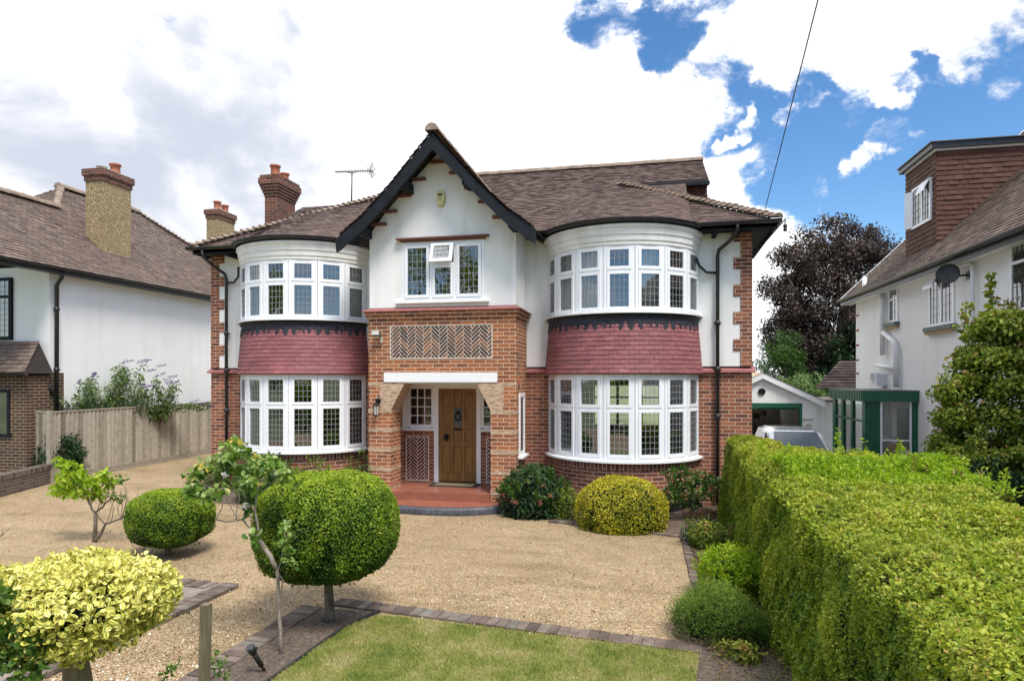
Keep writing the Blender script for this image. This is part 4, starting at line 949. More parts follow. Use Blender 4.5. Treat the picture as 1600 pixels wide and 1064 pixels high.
# side lights
for x0, x1 in ((-5.18, -4.46), (-3.43, -2.74)):
    g0, g1 = x0+.18, x1-.06
    if x0 > -4: g0, g1 = x0+.06, x1-.18
    fr = M(); O = (0, YW+.02, 0); S = (1, 0, 0); Nn = (0, -1, 0)
    fr.lbox(O, S, Nn, x0, g0-.045, -.04, .03, 1.42, 2.31); fr.lbox(O, S, Nn, g1+.02, x1, -.04, .03, 1.42, 2.31)
    fr.lbox(O, S, Nn, g0-.045, g0, -.03, .045, 1.45, 2.30); fr.lbox(O, S, Nn, g1, g1+.02, -.03, .045, 1.45, 2.30)
    fr.lbox(O, S, Nn, g0, g1, -.03, .044, 1.42, 1.50); fr.lbox(O, S, Nn, g0, g1, -.03, .044, 2.26, 2.31)
    for i in (1, 2): s = g0+(g1-g0)*i/3; fr.lbox(O, S, Nn, s-.009, s+.009, 0, .03, 1.5, 2.26)
    for i in (1, 2, 3): z = 1.5+.76*i/4; fr.lbox(O, S, Nn, g0, g1, 0, .029, z-.009, z+.009)
    wo = build('side_window', fr, 'white_paint', H)
    gl = M(); gl.quad((g0, YW+.015, 1.5), (g1, YW+.015, 1.5), (g1, YW+.012, 2.26), (g0, YW+.012, 2.26)); build('glass', gl, 'window_glass', wo)
    sl_ = M(); sl_.box(x0-.03, x1+.03 if x1 < -4 else x1, YW-.06, YW+.05, 1.372, 1.418); build('sill', sl_, 'white_paint', wo)
m = M(); m.quad((-5.2, YW+.7, .3), (-2.7, YW+.7, .3), (-2.7, YW+.7, 2.4), (-5.2, YW+.7, 2.4)); build('hall_interior', m, 'room_wall', H)
# narrow window on the right flank of the porch and its small plaque
m = M(); xx = GX1
for a in ((12.18, 12.24, .97, 2.2), (12.62, 12.68, .97, 2.2), (12.24, 12.62, 2.12, 2.2), (12.24, 12.62, .97, 1.05)): m.box(xx-.02, xx+.03, a[0], a[1], a[2], a[3])
m.box(xx-.02, xx+.10, 12.12, 12.76, .93, .969); so_ = build('side_window', m, 'white_paint', H)
m = M(); m.quad((xx+.012, 12.24, 1.05), (xx+.012, 12.62, 1.05), (xx+.012, 12.62, 2.12), (xx+.012, 12.24, 2.12)); build('glass', m, 'window_glass', so_)
m = M(); m.box(xx-.01, xx+.008, 12.24, 12.62, 1.05, 2.12); build('backing', m, 'room_wall', so_)
tag(build('plaque', (lambda q: (q.lathe((GX1+.003, 12.15, 2.42), [(0, 0), (.09, .0), (.095, .012), (.07, .02), (.05, .012), (0, .014)], 20, axis=(1, 0, 0), sy=.7), q)[1])(M()), 'terracotta', None, loc=(GX1, 12.15, 2.3)), 'small oval terracotta plaque on the right flank of the porch', 'plaque')

# ---- gable window
O, S, Nn = (0, GY+.05, 0), (1, 0, 0), (0, -1, 0)
fr = M(); gl = M(); ld = M()
X = [-4.76, -4.70, -4.19, -4.13, -3.70, -3.64, -3.14, -3.08]
for i in (0, 2, 4, 6): fr.lbox(O, S, Nn, X[i], X[i+1], -.05, .03, 3.99, 5.16)
for i in (1, 3, 5):
    for z0, z1 in ((3.99, 4.06), (5.10, 5.16)): fr.lbox(O, S, Nn, X[i], X[i+1], -.05, .029, z0, z1)
fr.lbox(O, S, Nn, X[3], X[4], -.05, .031, 4.70, 4.745)
gwn = build('gable_window', fr, 'white_frame', H)
light(gwn, ld, gl, O, S, Nn, X[1]+.004, X[2]-.004, 4.065, 5.095, X[1]+.06, X[2]-.06, 4.125, 5.04, 4, 7)
light(gwn, ld, gl, O, S, Nn, X[5]+.004, X[6]-.004, 4.065, 5.095, X[5]+.06, X[6]-.06, 4.125, 5.04, 4, 7)
light(gwn, ld, gl, O, S, Nn, X[3]+.004, X[4]-.004, 4.065, 4.695, X[3]+.055, X[4]-.055, 4.125, 4.64, 4, 5)
# top-hung fanlight, open
ang = R_(20); hx = Vector((0, -math.sin(ang), -math.cos(ang))); hn = Vector((0, -math.cos(ang), math.sin(ang))); O2 = Vector((0, GY+.01, 5.10))
def tb(m, x0, x1, d0, d1, n0, n1_):
    c = [O2+Vector((x, 0, 0))+hx*d+hn*n for x in (x0, x1) for n in (n1_, n0) for d in (d1, d0)]; m.hexa(c)
m = M(); fx0, fx1, dl = X[3]-.012, X[4]+.012, .40
tb(m, fx0, fx0+.065, 0, dl, 0, .045); tb(m, fx1-.065, fx1, 0, dl, 0, .045); tb(m, fx0+.065, fx1-.065, 0, .055, 0, .044); tb(m, fx0+.065, fx1-.065, dl-.065, dl, 0, .044)
fan = build('open_fanlight', m, 'white_frame', gwn)
q = lambda x, d: O2+Vector((x, 0, 0))+hx*d+hn*.02
m = M(); m.quad(q(fx0+.065, dl-.065), q(fx1-.065, dl-.065), q(fx1-.065, .055), q(fx0+.065, .055)); build('glass', m, 'window_glass', gwn)
m = M()
for i in (1, 2, 3): s = fx0+.065+(fx1-fx0-.13)*i/4; tb(m, s-.004, s+.004, .055, dl-.065, .022, .028)
for i in (1, 2): d = .055+(dl-.12)*i/3; tb(m, fx0+.065, fx1-.065, d-.004, d+.004, .023, .0285)
build('lead_lattice', m, 'lead_came', gwn)
m = M(); m.box(-4.88, -2.98, GY-.06, GY+.05, 3.955, 3.99); build('sill', m, 'white_paint', gwn)
m = M(); m.box(-4.86, -2.98, GY-.08, GY+.05, 5.205, 5.235); m.box(-4.78, -3.06, GY-.03, GY+.05, 5.163, 5.204); build('window_hood', m, 'tile_brown_trim', H)
m = M(); y1 = 15.5
m.quad((-5.2, y1, 3.9), (-2.7, y1, 3.9), (-2.7, y1, 5.3), (-5.2, y1, 5.3)); m.quad((-5.2, 12.2, 3.9), (-2.7, 12.2, 3.9), (-2.7, y1, 3.9), (-5.2, y1, 3.9)); m.quad((-5.2, 12.2, 5.3), (-5.2, y1, 5.3), (-2.7, y1, 5.3), (-2.7, 12.2, 5.3)); m.quad((-5.22, 12.2, 3.9), (-5.22, y1, 3.9), (-5.22, y1, 5.3), (-5.22, 12.2, 5.3)); m.quad((-2.7, 12.2, 3.9), (-2.7, y1, 3.9), (-2.7, y1, 5.3), (-2.7, 12.2, 5.3))
build('room_interior', m, 'room_wall', H)
for sg, xa, xb, xc in ((1, -4.70, -4.36, -4.60), (-1, -3.14, -3.34, -3.20)):
    m = M(); n = 16
    for i in range(n):
        f = lambda k, z: Vector((xa+((xb-xa) if z > 0 else (xc-xa))*k/n, GY+.17+(.03 if k % 2 else 0), 5.12 if z > 0 else 4.1))
        mid = lambda k: Vector((xa+(xb-xa)*.85*k/n, GY+.17+(.03 if k % 2 else 0), 4.75))
        m.quad(mid(i), mid(i+1), f(i+1, 1), f(i, 1)); m.quad(f(i, 0), f(i+1, 0), mid(i+1), mid(i))
    build('curtain', m, 'curtain', gwn)
m = M()
for z in (4.08, 4.16, 4.24, 4.32): m.box(-4.1, -3.34, GY+.6, GY+.62, z, z+.035)
for x in (-4.12, -3.36): m.box(x, x+.04, GY+.6, GY+.64, 3.95, 4.38)
tag(build('slatted_chair', m, 'pale_wood', None, loc=(-3.7, GY+.6, 3.95)), 'pale slatted chair back standing behind the gable window', 'chair')

# ------------------------------------------------------------------ fixtures on the house
al = M()
pr = [(0, .165), (.055, .155), (.085, .11), (.098, .04), (.095, -.04), (.075, -.12), (.05, -.165), (0, -.17)]
out = [(x, z) for x, z in pr]+[(-x, z) for x, z in pr[-2:0:-1]]
ac = Vector((-3.95, GY+.03, 5.99))
al.panel([(ac.x+x, ac.z+z) for x, z in out], ac.y-.03, ac.y)
al.panel([(ac.x+x*.85-.006, ac.z+z*.88) for x, z in out], ac.y-.065, ac.y-.03)
for (x0, z0), (x1, z1) in []: pass
ao = tag(build('alarm_box', al, 'alarm_yellow', None, loc=ac), 'pale yellow oval burglar alarm box high on the white gable', 'alarm box')
def text(s_, size, loc, mat, parent, rot=(R_(90), 0, 0), name='lettering', ext=.002):
    cu = bpy.data.curves.new(name, 'FONT'); cu.body = s_; cu.size = size; cu.align_x = 'CENTER'; cu.align_y = 'CENTER'; cu.extrude = ext
    o = bpy.data.objects.new(name+'_c', cu); COL.objects.link(o); dg = bpy.context.evaluated_depsgraph_get(); dg.update()
    me = bpy.data.meshes.new_from_object(o.evaluated_get(dg)); bpy.data.objects.remove(o); bpy.data.curves.remove(cu)
    t = bpy.data.objects.new(name, me); COL.objects.link(t); me.materials.clear(); me.materials.append(MATS[mat]); t.parent = parent; t.location = Vector(loc)-Vector(ORG[parent.name]); t.rotation_euler = rot; return t
m = M(); m.box(ac.x-.055, ac.x+.045, ac.y-.068, ac.y-.064, ac.z+.035, ac.z+.085); build('sign_band', m, 'alarm_ink', ao)
for i, (wd, z) in enumerate(((.07, .005), (.06, -.022), (.05, -.05))):
    m = M(); xx = -wd/2
    while xx < wd/2-.004: l = rnd.uniform(.008, .018); m.box(ac.x-.005+xx, ac.x-.005+min(xx+l, wd/2), ac.y-.068, ac.y-.064, ac.z+z-.006, ac.z+z+.005); xx += l+.004
    build('small_print', m, 'alarm_ink', ao)
m = M()   # wall lantern
lc = Vector((-5.24, GY-.14, 1.85))
lt = thing('wall_lantern', lc, 'small black carriage lantern with pale glass on the left porch pillar', 'lantern')
m.lathe(lc+Vector((0, 0, .10)), [(.075, 0), (.07, .012), (.035, .05), (.015, .06), (.015, .08), (0, .085)], 6, smooth=False); m.lathe(lc+Vector((0, 0, -.09)), [(.0, -.03), (.02, -.028), (.045, 0), (.045, .01)], 6, smooth=False)
for k in range(6):
    a = math.pi*2*k/6; m.bar(lc+Vector((.045*math.cos(a), .045*math.sin(a), -.085)), lc+Vector((.068*math.cos(a), .068*math.sin(a), .105)), .007, .007)
m.tube([lc+Vector((0, .0, .18)), lc+Vector((0, .03, .235)), lc+Vector((0, .09, .24)), lc+Vector((0, .135, .20))], .010, 6); m.lathe(lc+Vector((0, .138, .19)), [(.05, 0), (.05, .012), (.02, .02)], 12, axis=(0, -1, 0)); m.box(lc.x-.03, lc.x+.03, lc.y+.04, lc.y+.135, lc.z+.20, lc.z+.24)
build('frame', m, 'dark_metal', lt); m = M(); m.lathe(lc+Vector((0, 0, -.085)), [(.042, 0), (.064, .185)], 6, smooth=False); build('lamp_glass', m, 'ceramic', lt)
fc = Vector((-5.24, GY-.10, 3.36))
fl_ = thing('flood_light', fc, 'small grey security floodlight on the porch brickwork left of the herringbone panel', 'floodlight')
m = M(); m.hexa([fc+Vector(p) for p in [(-.09, -.09, -.03), (-.07, -.05, .07), (-.09, .03, -.05), (-.06, .05, .03), (.09, -.09, -.03), (.07, -.05, .07), (.09, .03, -.05), (.06, .05, .03)]]); m.tube([fc+Vector((.0, .03, 0)), fc+Vector((.05, .06, -.06)), fc+Vector((.07, .10, -.06))], .012, 6); build('lamp_housing', m, 'grey_metal', fl_)
m = M(); m.hexa([fc+Vector(p) for p in [(-.08, -.094, -.02), (-.065, -.062, .06), (-.08, -.088, -.02), (-.065, -.056, .06), (.08, -.094, -.02), (.065, -.062, .06), (.08, -.088, -.02), (.065, -.056, .06)]]); build('lens', m, 'leadglass' if False else 'ceramic', fl_)
m = M(); m.box(fc.x+.05, fc.x+.09, fc.y+.05, fc.y+.10, fc.z-.13, fc.z-.04); m.lathe(fc+Vector((.07, .06, -.15)), [(.0, -.035), (.025, -.02), (.03, .01), (.0, .02)], 10); build('motion_sensor', m, 'ceramic', fl_)
# doormat
dmx = thing('doormat', (-3.95, 12.68, .28), 'wide coir doormat with a black rubber border in front of the oak door', 'doormat')
m = M(); m.box(-4.42, -3.4, 12.46, 12.92, .281, .292); build('border', m, 'mat_rubber', dmx); m = M(); m.box(-4.32, -3.5, 12.54, 12.86, .285, .30); build('bristles', m, 'mat_bristle', dmx)
# chimneys
def pot(m, c, r=.12, h=.33): m.lathe(c, [(r*.95, 0), (r*.9, h*.3), (r*.86, h*.78), (r*1.08, h*.82), (r*1.08, h*.97), (r*.85, h), (r*.75, h*.9), (r*.7, .02)], 18)
def chimney(root, x0, x1, y0, y1, zb, zt, body, cap, mat, capc, pots, potm=('terracotta',)):
    m = M(); m.box(x0, x1, y0, y1, zb, zt); ch = build('chimney', m, mat, root)
    m = M()
    for e, a, b in cap: m.box(x0-e, x1+e, y0-e, y1+e, zt+a, zt+b)
    build('chimney_cap', m, capc, ch)
    zc = zt+cap[-1][2]
    m = M(); m.hexa([Vector((x, y, z)) for x, y, z in [(x0-.02, y0-.02, zc), (x0+.08, y0+.1, zc+.07), (x0-.02, y1+.02, zc), (x0+.08, y1-.1, zc+.07), (x1+.02, y0-.02, zc), (x1-.08, y0+.1, zc+.07), (x1+.02, y1+.02, zc), (x1-.08, y1-.1, zc+.07)]]); build('flaunching', m, 'stone_block', ch)
    for i, (px, py, r, h) in enumerate(pots):
        m = M(); pot(m, (px, py, zc+.03), r, h); build('chimney_pot', m, potm[i % len(potm)], ch)
    return ch
chimney(H, -9.86, -9.50, 15.1, 15.97, 3.0, 7.26, 0, [(.02, 0, .075), (.045, .075, .15), (.07, .15, .225), (.095, .225, .30), (.12, .30, .46), (.09, .46, .54)], 'brick_chimney', 'brick_chimney', [(-9.68, 15.3, .13, .30), (-9.68, 15.75, .12, .22)])
# aerial
ab = P(549, 330, 16.0); at_ = P(550, 268, 16.0)
ae = thing('tv_aerial', ab, 'thin television aerial on a pole above the left roof', 'aerial')
m = M(); m.tube([ab, at_], .022, 6); build('mast', m, 'grey_metal', ae)
m = M(); a0, a1 = P(524, 269, 16.2), P(582, 267, 15.8); m.tube([a0, a1], .017, 5)
dd = (a1-a0).normalized(); pp = dd.cross(Vector((0, 0, 1))).normalized()
for i in range(15): c = a0.lerp(a1, .02+.95*i/15); L_ = .05+.002*i; m.tube([c-Vector((0, 0, .6*L_))-pp*L_, c+Vector((0, 0, .6*L_))+pp*L_], .010, 4)
for zz in (-1, 1):
    for k in range(4): c = a1-dd*.08; m.tube([c+Vector((0, 0, zz*.02*k))-pp*.12+dd*(.03*k), c+Vector((0, 0, zz*(.05+.055*k)))+pp*.12+dd*(.03*k)], .009, 4)
    m.tube([a1-dd*.1, a1+dd*.02+Vector((0, 0, zz*.22))], .010, 4)
m.tube([a0.lerp(a1, .3), at_-Vector((0, 0, .07)), a0.lerp(a1, .6)], .011, 4)
build('antenna', m, 'grey_metal', ae)
# telephone wire and its insulators
w0 = Vector((2.12, 12.6, 5.62)); c6 = D(1277, 0, 6.0); w1 = w0+(c6-w0)*3.4
m = M(); m.tube([w0.lerp(w1, k/24)-Vector((0, 0, .9*k/24*(1-k/24)*.15)) for k in range(25)], .0075, 5)
tag(build('overhead_wire', m, 'gutter_black', None, loc=w0), 'thin black telephone wire rising steeply from the right eaves', 'wire')
ic = Vector((2.44, 12.45, 5.3)); m = M(); m.lathe(ic, [(.0, -.14), (.03, -.13), (.035, -.09), (.02, -.08), (.035, -.06), (.035, -.02), (.012, 0), (.01, .10)], 10)
tag(build('insulator', m, 'dark_metal', None, loc=ic), 'small dark insulator hanging from the right eaves corner', 'insulator')

# ------------------------------------------------------------------ left neighbour
NL = thing('left_neighbour_house', (-16, 16, 0), 'neighbouring white rendered house with brown tiled roof and pebbledash chimney', 'house'); NL.name = 'neighbour_house'; ORG['neighbour_house'] = ORG['left_neighbour_house']
m = M(); m.box(-21, -14.5, 13.1, 23.2, 2.62, 5.25); m.box(-21, -14.5, 13.5, 23.2, 0, 2.62); build('rendered_wall', m, 'white_render_old', NL)
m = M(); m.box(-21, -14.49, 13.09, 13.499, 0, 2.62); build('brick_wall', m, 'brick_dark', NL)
rt = M(); un = M(); mL = .84; cpl, spl = math.cos(math.atan(mL)), math.sin(math.atan(mL)); XL = -14.18; ZL = 5.22; nl = Vector((spl, 0, cpl))
def ubL(v):
    t = v*cpl; y1 = 23.5-t; y0 = 11.2
    if t > 2.62: y0 = 15.4+(t-2.62)*1.05
    return y0, y1
TL = 3.82
tiles(rt, lambda u, v: (Vector((XL-v*cpl, u, ZL+v*spl)), nl), TL/cpl, ubL, seed=40)
RX = XL-TL; RZ = ZL+TL*mL
def lp(t, y): return Vector((XL-t, y, ZL+t*mL-.015))
un.quad(lp(0, 11.2), lp(0, 23.5), lp(TL, 19.7), lp(TL, 16.66), lp(2.62, 15.4), lp(2.62, 11.2))
z2 = ZL+2.62*mL
un.quad((XL-2.62, 11.2, z2), (XL-2.62, 15.4, z2), (XL-5.2, 15.4, ZL), (XL-5.2, 11.2, ZL)); un.quad((XL, 23.5, ZL), (RX-TL, 23.5, ZL), (RX, 19.7, RZ)); un.quad((RX, 16.66, RZ), (RX, 19.7, RZ), (RX-TL, 23.5, ZL), (RX-TL, 13, ZL))
# front hip of the upper part
hp0, hp1, hp2 = Vector((RX, 16.66, RZ)), Vector((XL-2.62, 15.4, z2)), Vector((XL-2.62-2.6, 15.4, z2))
nf = (hp1-hp0).cross(hp2-hp0); nf = nf.normalized(); nf = nf if nf.z > 0 else -nf
un.quad(hp1, hp0, hp2)
def fh(u, v): return Vector((u, 15.4+v*.78, z2+v*.63)), nf
tiles(rt, fh, 1.58, lambda v: (XL-2.62-2.6+v*.85, XL-2.62-v*.74), seed=41)
ro = build('roof', rt, 'roof_tile_red', NL); build('roof_deck', un, 'under_tile', ro)
m = M(); half_round(m, (XL-2.62, 11.2, z2), (XL-2.62, 15.5, z2), r=.13, L_=.4); half_round(m, (RX, 16.55, RZ), (RX, 19.75, RZ), r=.14, L_=.4); half_round(m, hp1, hp0, r=.10, L_=.3)
build('ridge_tiles', m, 'ridge_tile', ro)
m = M(); bonnets(m, (XL, 23.5, ZL), (RX, 19.7, RZ), 7); build('hip_tiles', m, 'ridge_tile', ro)
m = M(); gutter(m, [(XL+.06, 11.2, ZL-.02), (XL+.06, 23.5, ZL-.02)], .065); m.box(XL-.03, XL, 11.2, 23.5, ZL-.16, ZL-.02); m.box(-14.5, XL-.03, 11.2, 23.5, ZL-.14, ZL-.12); build('gutter', m, 'gutter_black', NL)
pipe([(-14.2, 13.18, ZL-.08), (-14.22, 13.2, 5.0), (-14.40, 13.22, 4.8), (-14.41, 13.22, 0)], r=.05, brk=(4.2, 2.7, 1.3), parent=NL)
pipe([(-14.9, 12.95, 2.45), (-14.7, 12.95, 2.42), (-14.5, 13.05, 2.3), (-14.42, 13.15, 2.1)], r=.05, parent=NL)
chimney(NL, -15.78, -15.2, 15.4, 16.42, 5.4, 8.12, 0, [(.03, 0, .15), (.07, .15, .34)], 'pebbledash', 'brick_chimney', [(-15.5, 15.68, .14, .12), (-15.45, 16.1, .15, .33)], ('pot_buff', 'terracotta'))
chimney(NL, -16.6, -16.2+.1, 21.6, 22.6, 6.0, 8.60, 0, [(.03, 0, .15), (.07, .15, .34)], 'pebbledash', 'brick_chimney', [(-16.35, 21.9, .14, .36), (-16.35, 22.35, .14, .33)])
m = M(); m.box(-15.9, -15.1, 15.25, 15.39, 5.82, 5.86); m.bar((-15.17, 15.3, 5.98), (-15.17, 16.5, 6.02), .05, .05); build('flashing', m, 'white_paint', NL)
# front corner: window, lean-to roof
m = M(); Ox = (0, 13.1, 0)
a, b = P(-60, 500, 13.08), P(20, 500, 13.08)
wx = b.x; fr = M(); 
for x0, x1, z0, z1 in ((wx-.07, wx, 3.45, 5.0), (wx-.75, wx-.68, 3.45, 5.0), (wx-1.4, wx-1.33, 3.45, 5.0), (wx-1.33, wx-.07, 4.93, 5.0), (wx-1.33, wx-.07, 3.45, 3.53), (wx-1.33, wx-.07, 4.50, 4.56)): fr.box(x0, x1, 13.02, 13.09, z0, z1)
wo = build('window', fr, 'black_timber', NL); m = M(); m.quad((wx-1.33, 13.06, 3.5), (wx-.07, 13.06, 3.5), (wx-.07, 13.06, 4.95), (wx-1.33, 13.06, 4.95)); build('glass', m, 'window_glass', wo)
m = M(); m.box(wx-1.4, wx, 13.065, 13.085, 3.5, 4.95); build('backing', m, 'net_curtain', wo)
m = M(); lattice(m, (0, 13.06, 0), (1, 0, 0), (0, -1, 0), wx-.68, wx-.07, 3.53, 4.93, 4, 10); build('lead_lattice', m, 'gutter_black', wo)
m = M(); lx = P(48, 590, 12.5).x; tiles(m, lambda u, v: (Vector((u, 12.35+v*.62, 2.62+v*.78)), Vector((0, -.78, .62))), 1.0, lambda v: (-20, lx-.25*v), seed=45); lo_ = build('lean_to_roof', m, 'roof_tile_red', NL)
m = M(); m.quad((-20, 12.35, 2.6), (lx, 12.35, 2.6), (lx-.3, 12.97, 3.37), (-20, 12.97, 3.37)); m.quad((lx, 12.35, 2.6), (lx, 13.1, 2.6), (lx-.3, 12.97, 3.37)); gutter(m, [(-20, 12.3, 2.6), (lx+.1, 12.3, 2.6)]); build('deck', m, 'under_tile', lo_)
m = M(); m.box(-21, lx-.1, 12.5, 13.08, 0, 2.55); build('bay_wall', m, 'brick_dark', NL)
m = M(); wx = P(16, 650, 12.5).x
for x0, x1, z0, z1 in ((wx-.06, wx, 1.15, 2.2), (wx-1, wx-.94, 1.15, 2.2), (wx-.94, wx-.06, 2.14, 2.2), (wx-1, wx+.05, 1.08, 1.149)): m.box(x0, x1, 12.46, 12.52, z0, z1)
wo = build('window', m, 'black_timber', NL); m = M(); m.box(wx-.94, wx-.06, 12.485, 12.498, 1.15, 2.14); build('backing', m, 'room_wall', wo); m = M(); m.quad((wx-.94, 12.48, 1.15), (wx-.06, 12.48, 1.15), (wx-.06, 12.48, 2.14), (wx-.94, 12.48, 2.14)); build('glass', m, 'window_glass', wo)

# low brick wall, fence
m = M(); m.box(-15.8, -13.75, 12.75, 12.95, 0, .52) if False else None
wa, wb = G(0, 777), G(92, 752)
d = (wb-wa).normalized(); wa2 = wa-d*5; nn = Vector((-d.y, d.x, 0))*.24; Lw = (wb-wa2).length
def wallbox(m, a, b, nn, z0, z1):
    c = [p+q+Vector((0, 0, z)) for p in (a, b) for q in (Vector((0, 0, 0)), nn) for z in (z0, z1)]; m.hexa(c)
lw = thing('garden_wall', wa, 'low weathered brick garden wall left of the driveway', 'wall')
m = M(); wallbox(m, wa2, wb, nn, 0, .34); build('brickwork', m, 'brick_old', lw)
m = M(); r = random.Random(4); s = 0
while s < Lw: e = min(s+.075, Lw); p0, p1 = wa2+d*(s+.004), wa2+d*e; k = r.uniform(-.004, .004); wallbox(m, p0-nn*.04, p1-nn*.04, nn*1.08, .34, .45+k) if True else 0; m.t[-24:] = [r.uniform(0, 1)]*24; s += .075
build('coping', m, 'edging', lw)
fa, fb_ = Vector((-13.85, 12.55, 0)), Vector((-14.3, 21.5, 0))
fn = thing('wooden_fence', fa, 'tall weathered closeboard fence beside the house', 'fence')
dF = (fb_-fa); LF_ = dF.length; dF.normalize(); nF = Vector((dF.y, -dF.x, 0))
m = M(); s = 0; r = random.Random(9)
while s < LF_: p = fa+dF*s; k = r.uniform(-.006, .006); m.bar(p+nF*.0+Vector((0, 0, .15)), p+nF*.0+Vector((0, 0, 1.66+k)), .085, .018 if True else 0, up=nF) if False else m.hexa([p+dF*x+nF*y+Vector((0, 0, z)) for x, y0, y1 in ((0, 0, .006), (.108, 0, .045)) for y in (y0, y1) for z in (.15, 1.66+k)], r.gauss(.55, .2)); s += .128
m.hexa([fa+dF*x+nF*y+Vector((0, 0, z)) for x in (0, LF_) for y in (-.012, -.002) for z in (.16, 1.64)], 0)  # dark sheet in the board gaps, standing in for their shadow lines
build('boards', m, 'fence_wood', fn)
m = M(); m.hexa([fa+dF*x+nF*y+Vector((0, 0, z)) for x in (0, LF_) for y in (-.005, .03) for z in (0, .15)]); build('gravel_board', m, 'fence_wood', fn)
m = M(); m.hexa([fa+dF*x+nF*y+Vector((0, 0, z)) for x in (0, LF_) for y in (-.02, .045) for z in (1.665, 1.70)]); build('capping', m, 'fence_wood', fn)
for k in range(4): m = M(); p = fa+dF*(k*3.0+.02); m.hexa([p+dF*x+nF*y+Vector((0, 0, z)) for x in (-.09, .0) for y in (-.05, .05) for z in (0, 1.72)]); build('post', m, 'fence_wood', fn)
fc_ = thing('fence_panel', (-14.2, 12.5, 0), 'short grey fence panel between the neighbouring house and the long fence', 'fence')
m = M(); s = -14.4
while s < -13.95: m.box(s, s+.085, 12.66, 12.68, .05, 1.66, rnd.uniform(.1, .7)); s += .098
build('boards', m, 'fence_wood', fc_); m = M(); m.box(-14.42, -13.93, 12.65, 12.69, 1.665, 1.70); build('capping', m, 'fence_wood', fc_)

# ------------------------------------------------------------------ right neighbour
NR = thing('neighbour_house', (8, 15, 0), 'neighbouring white house on the right with brown tile-hung dormer and green porch', 'house')
XR = 6.2; zb = -.5
m = M(); m.box(XR, 16, 5, 21.3, zb, 4.92); build('rendered_wall', m, 'white_render_old', NR)
mR = .97; cpr, spr = math.cos(math.atan(mR)), math.sin(math.atan(mR)); XE2, ZE2 = 5.88, 4.93; nr_ = Vector((-spr, 0, cpr))
rt = M(); un = M(); tiles(rt, lambda u, v: (Vector((XE2+v*cpr, -u, ZE2+v*spr)), nr_), 5.2/cpr, lambda v: (-21.75, -5), seed=50)
un.quad((XE2, 5, ZE2-.015), (XE2, 21.75, ZE2-.015), (XE2+5.2, 21.75, ZE2-.015+5.2*mR), (XE2+5.2, 5, ZE2-.015+5.2*mR)); un.quad((XE2+5.2, 5, ZE2-.015+5.2*mR), (XE2+5.2, 21.75, ZE2-.015+5.2*mR), (16.4, 21.75, ZE2), (16.4, 5, ZE2)); un.quad((XR, 21.3, 4.9), (16, 21.3, 4.9), (11.1, 21.3, 9.9))
ro = build('roof', rt, 'roof_tile_red', NR); build('roof_deck', un, 'under_tile', ro)
m = M(); gutter(m, [(XE2-.06, 5, ZE2-.03), (XE2-.06, 21.75, ZE2-.03)], .065); m.box(XE2, XE2+.03, 5, 21.7, ZE2-.2, ZE2-.03); build('gutter', m, 'gutter_black', NR)
m = M(); m.box(XE2+.03, XR, 5, 21.7, ZE2-.18, ZE2-.16); m.bar((XE2, 21.72, ZE2-.05), (XE2+5.2, 21.72, ZE2+5.2*mR-.05), .03, .14); build('soffit', m, 'white_paint', NR)
# dormer
DX, D0, D1, DZ = 6.55, 16.6, 18.38, 7.80
def zr(x): return ZE2+(x-XE2)*mR
m = M(); tiles(m, lambda u, v: (Vector((u, D0, zr(DX)+v)), Vector((0, -1, 0))), DZ-zr(DX), lambda v: (DX-.02, min(12, DX+v/mR)) if False else (DX-.02+0*v, 9.2), g=.115, w_=.2, lift=.02, seed=51)
mm = M()
# side (front) cheek runs back until the roof meets it; hidden below the roof plane by the roof itself
def ubd(v): return -D1-.02, -D0+.02
tiles(mm, lambda u, v: (Vector((DX, -u, zr(DX)-.05+v)), Vector((-1, 0, 0))), DZ-zr(DX)+.05, ubd, g=.115, w_=.2, lift=.02, seed=52)
b0 = len(m.v); m.v += mm.v; m.t += mm.t; m.uv += mm.uv; m.sm += mm.sm; m.f += [tuple(i+b0 for i in f) for f in mm.f]
dr = build('dormer', m, 'hung_tile_brown', NR)
m = M(); m.box(DX+.004, 9.2, D0+.006, D1, 5.2, DZ); build('dormer_core', m, 'tile_brown_trim', dr)
m = M(); m.box(DX-.14, 9.6, D0-.12, D1+.12, DZ, DZ+.13); build('dormer_fascia', m, 'black_paint', dr)
m = M(); m.box(DX-.18, 9.6, D0-.16, D1+.16, DZ+.13, DZ+.15); build('dormer_roof', m, 'grey_metal', dr)
m = M(); m.box(DX-.05, 9.3, D0-.045, D0, DZ-.045, DZ-.001); m.box(DX-.05, DX, D0, D1, DZ-.045, DZ-.001); build('dormer_trim', m, 'white_paint', dr)
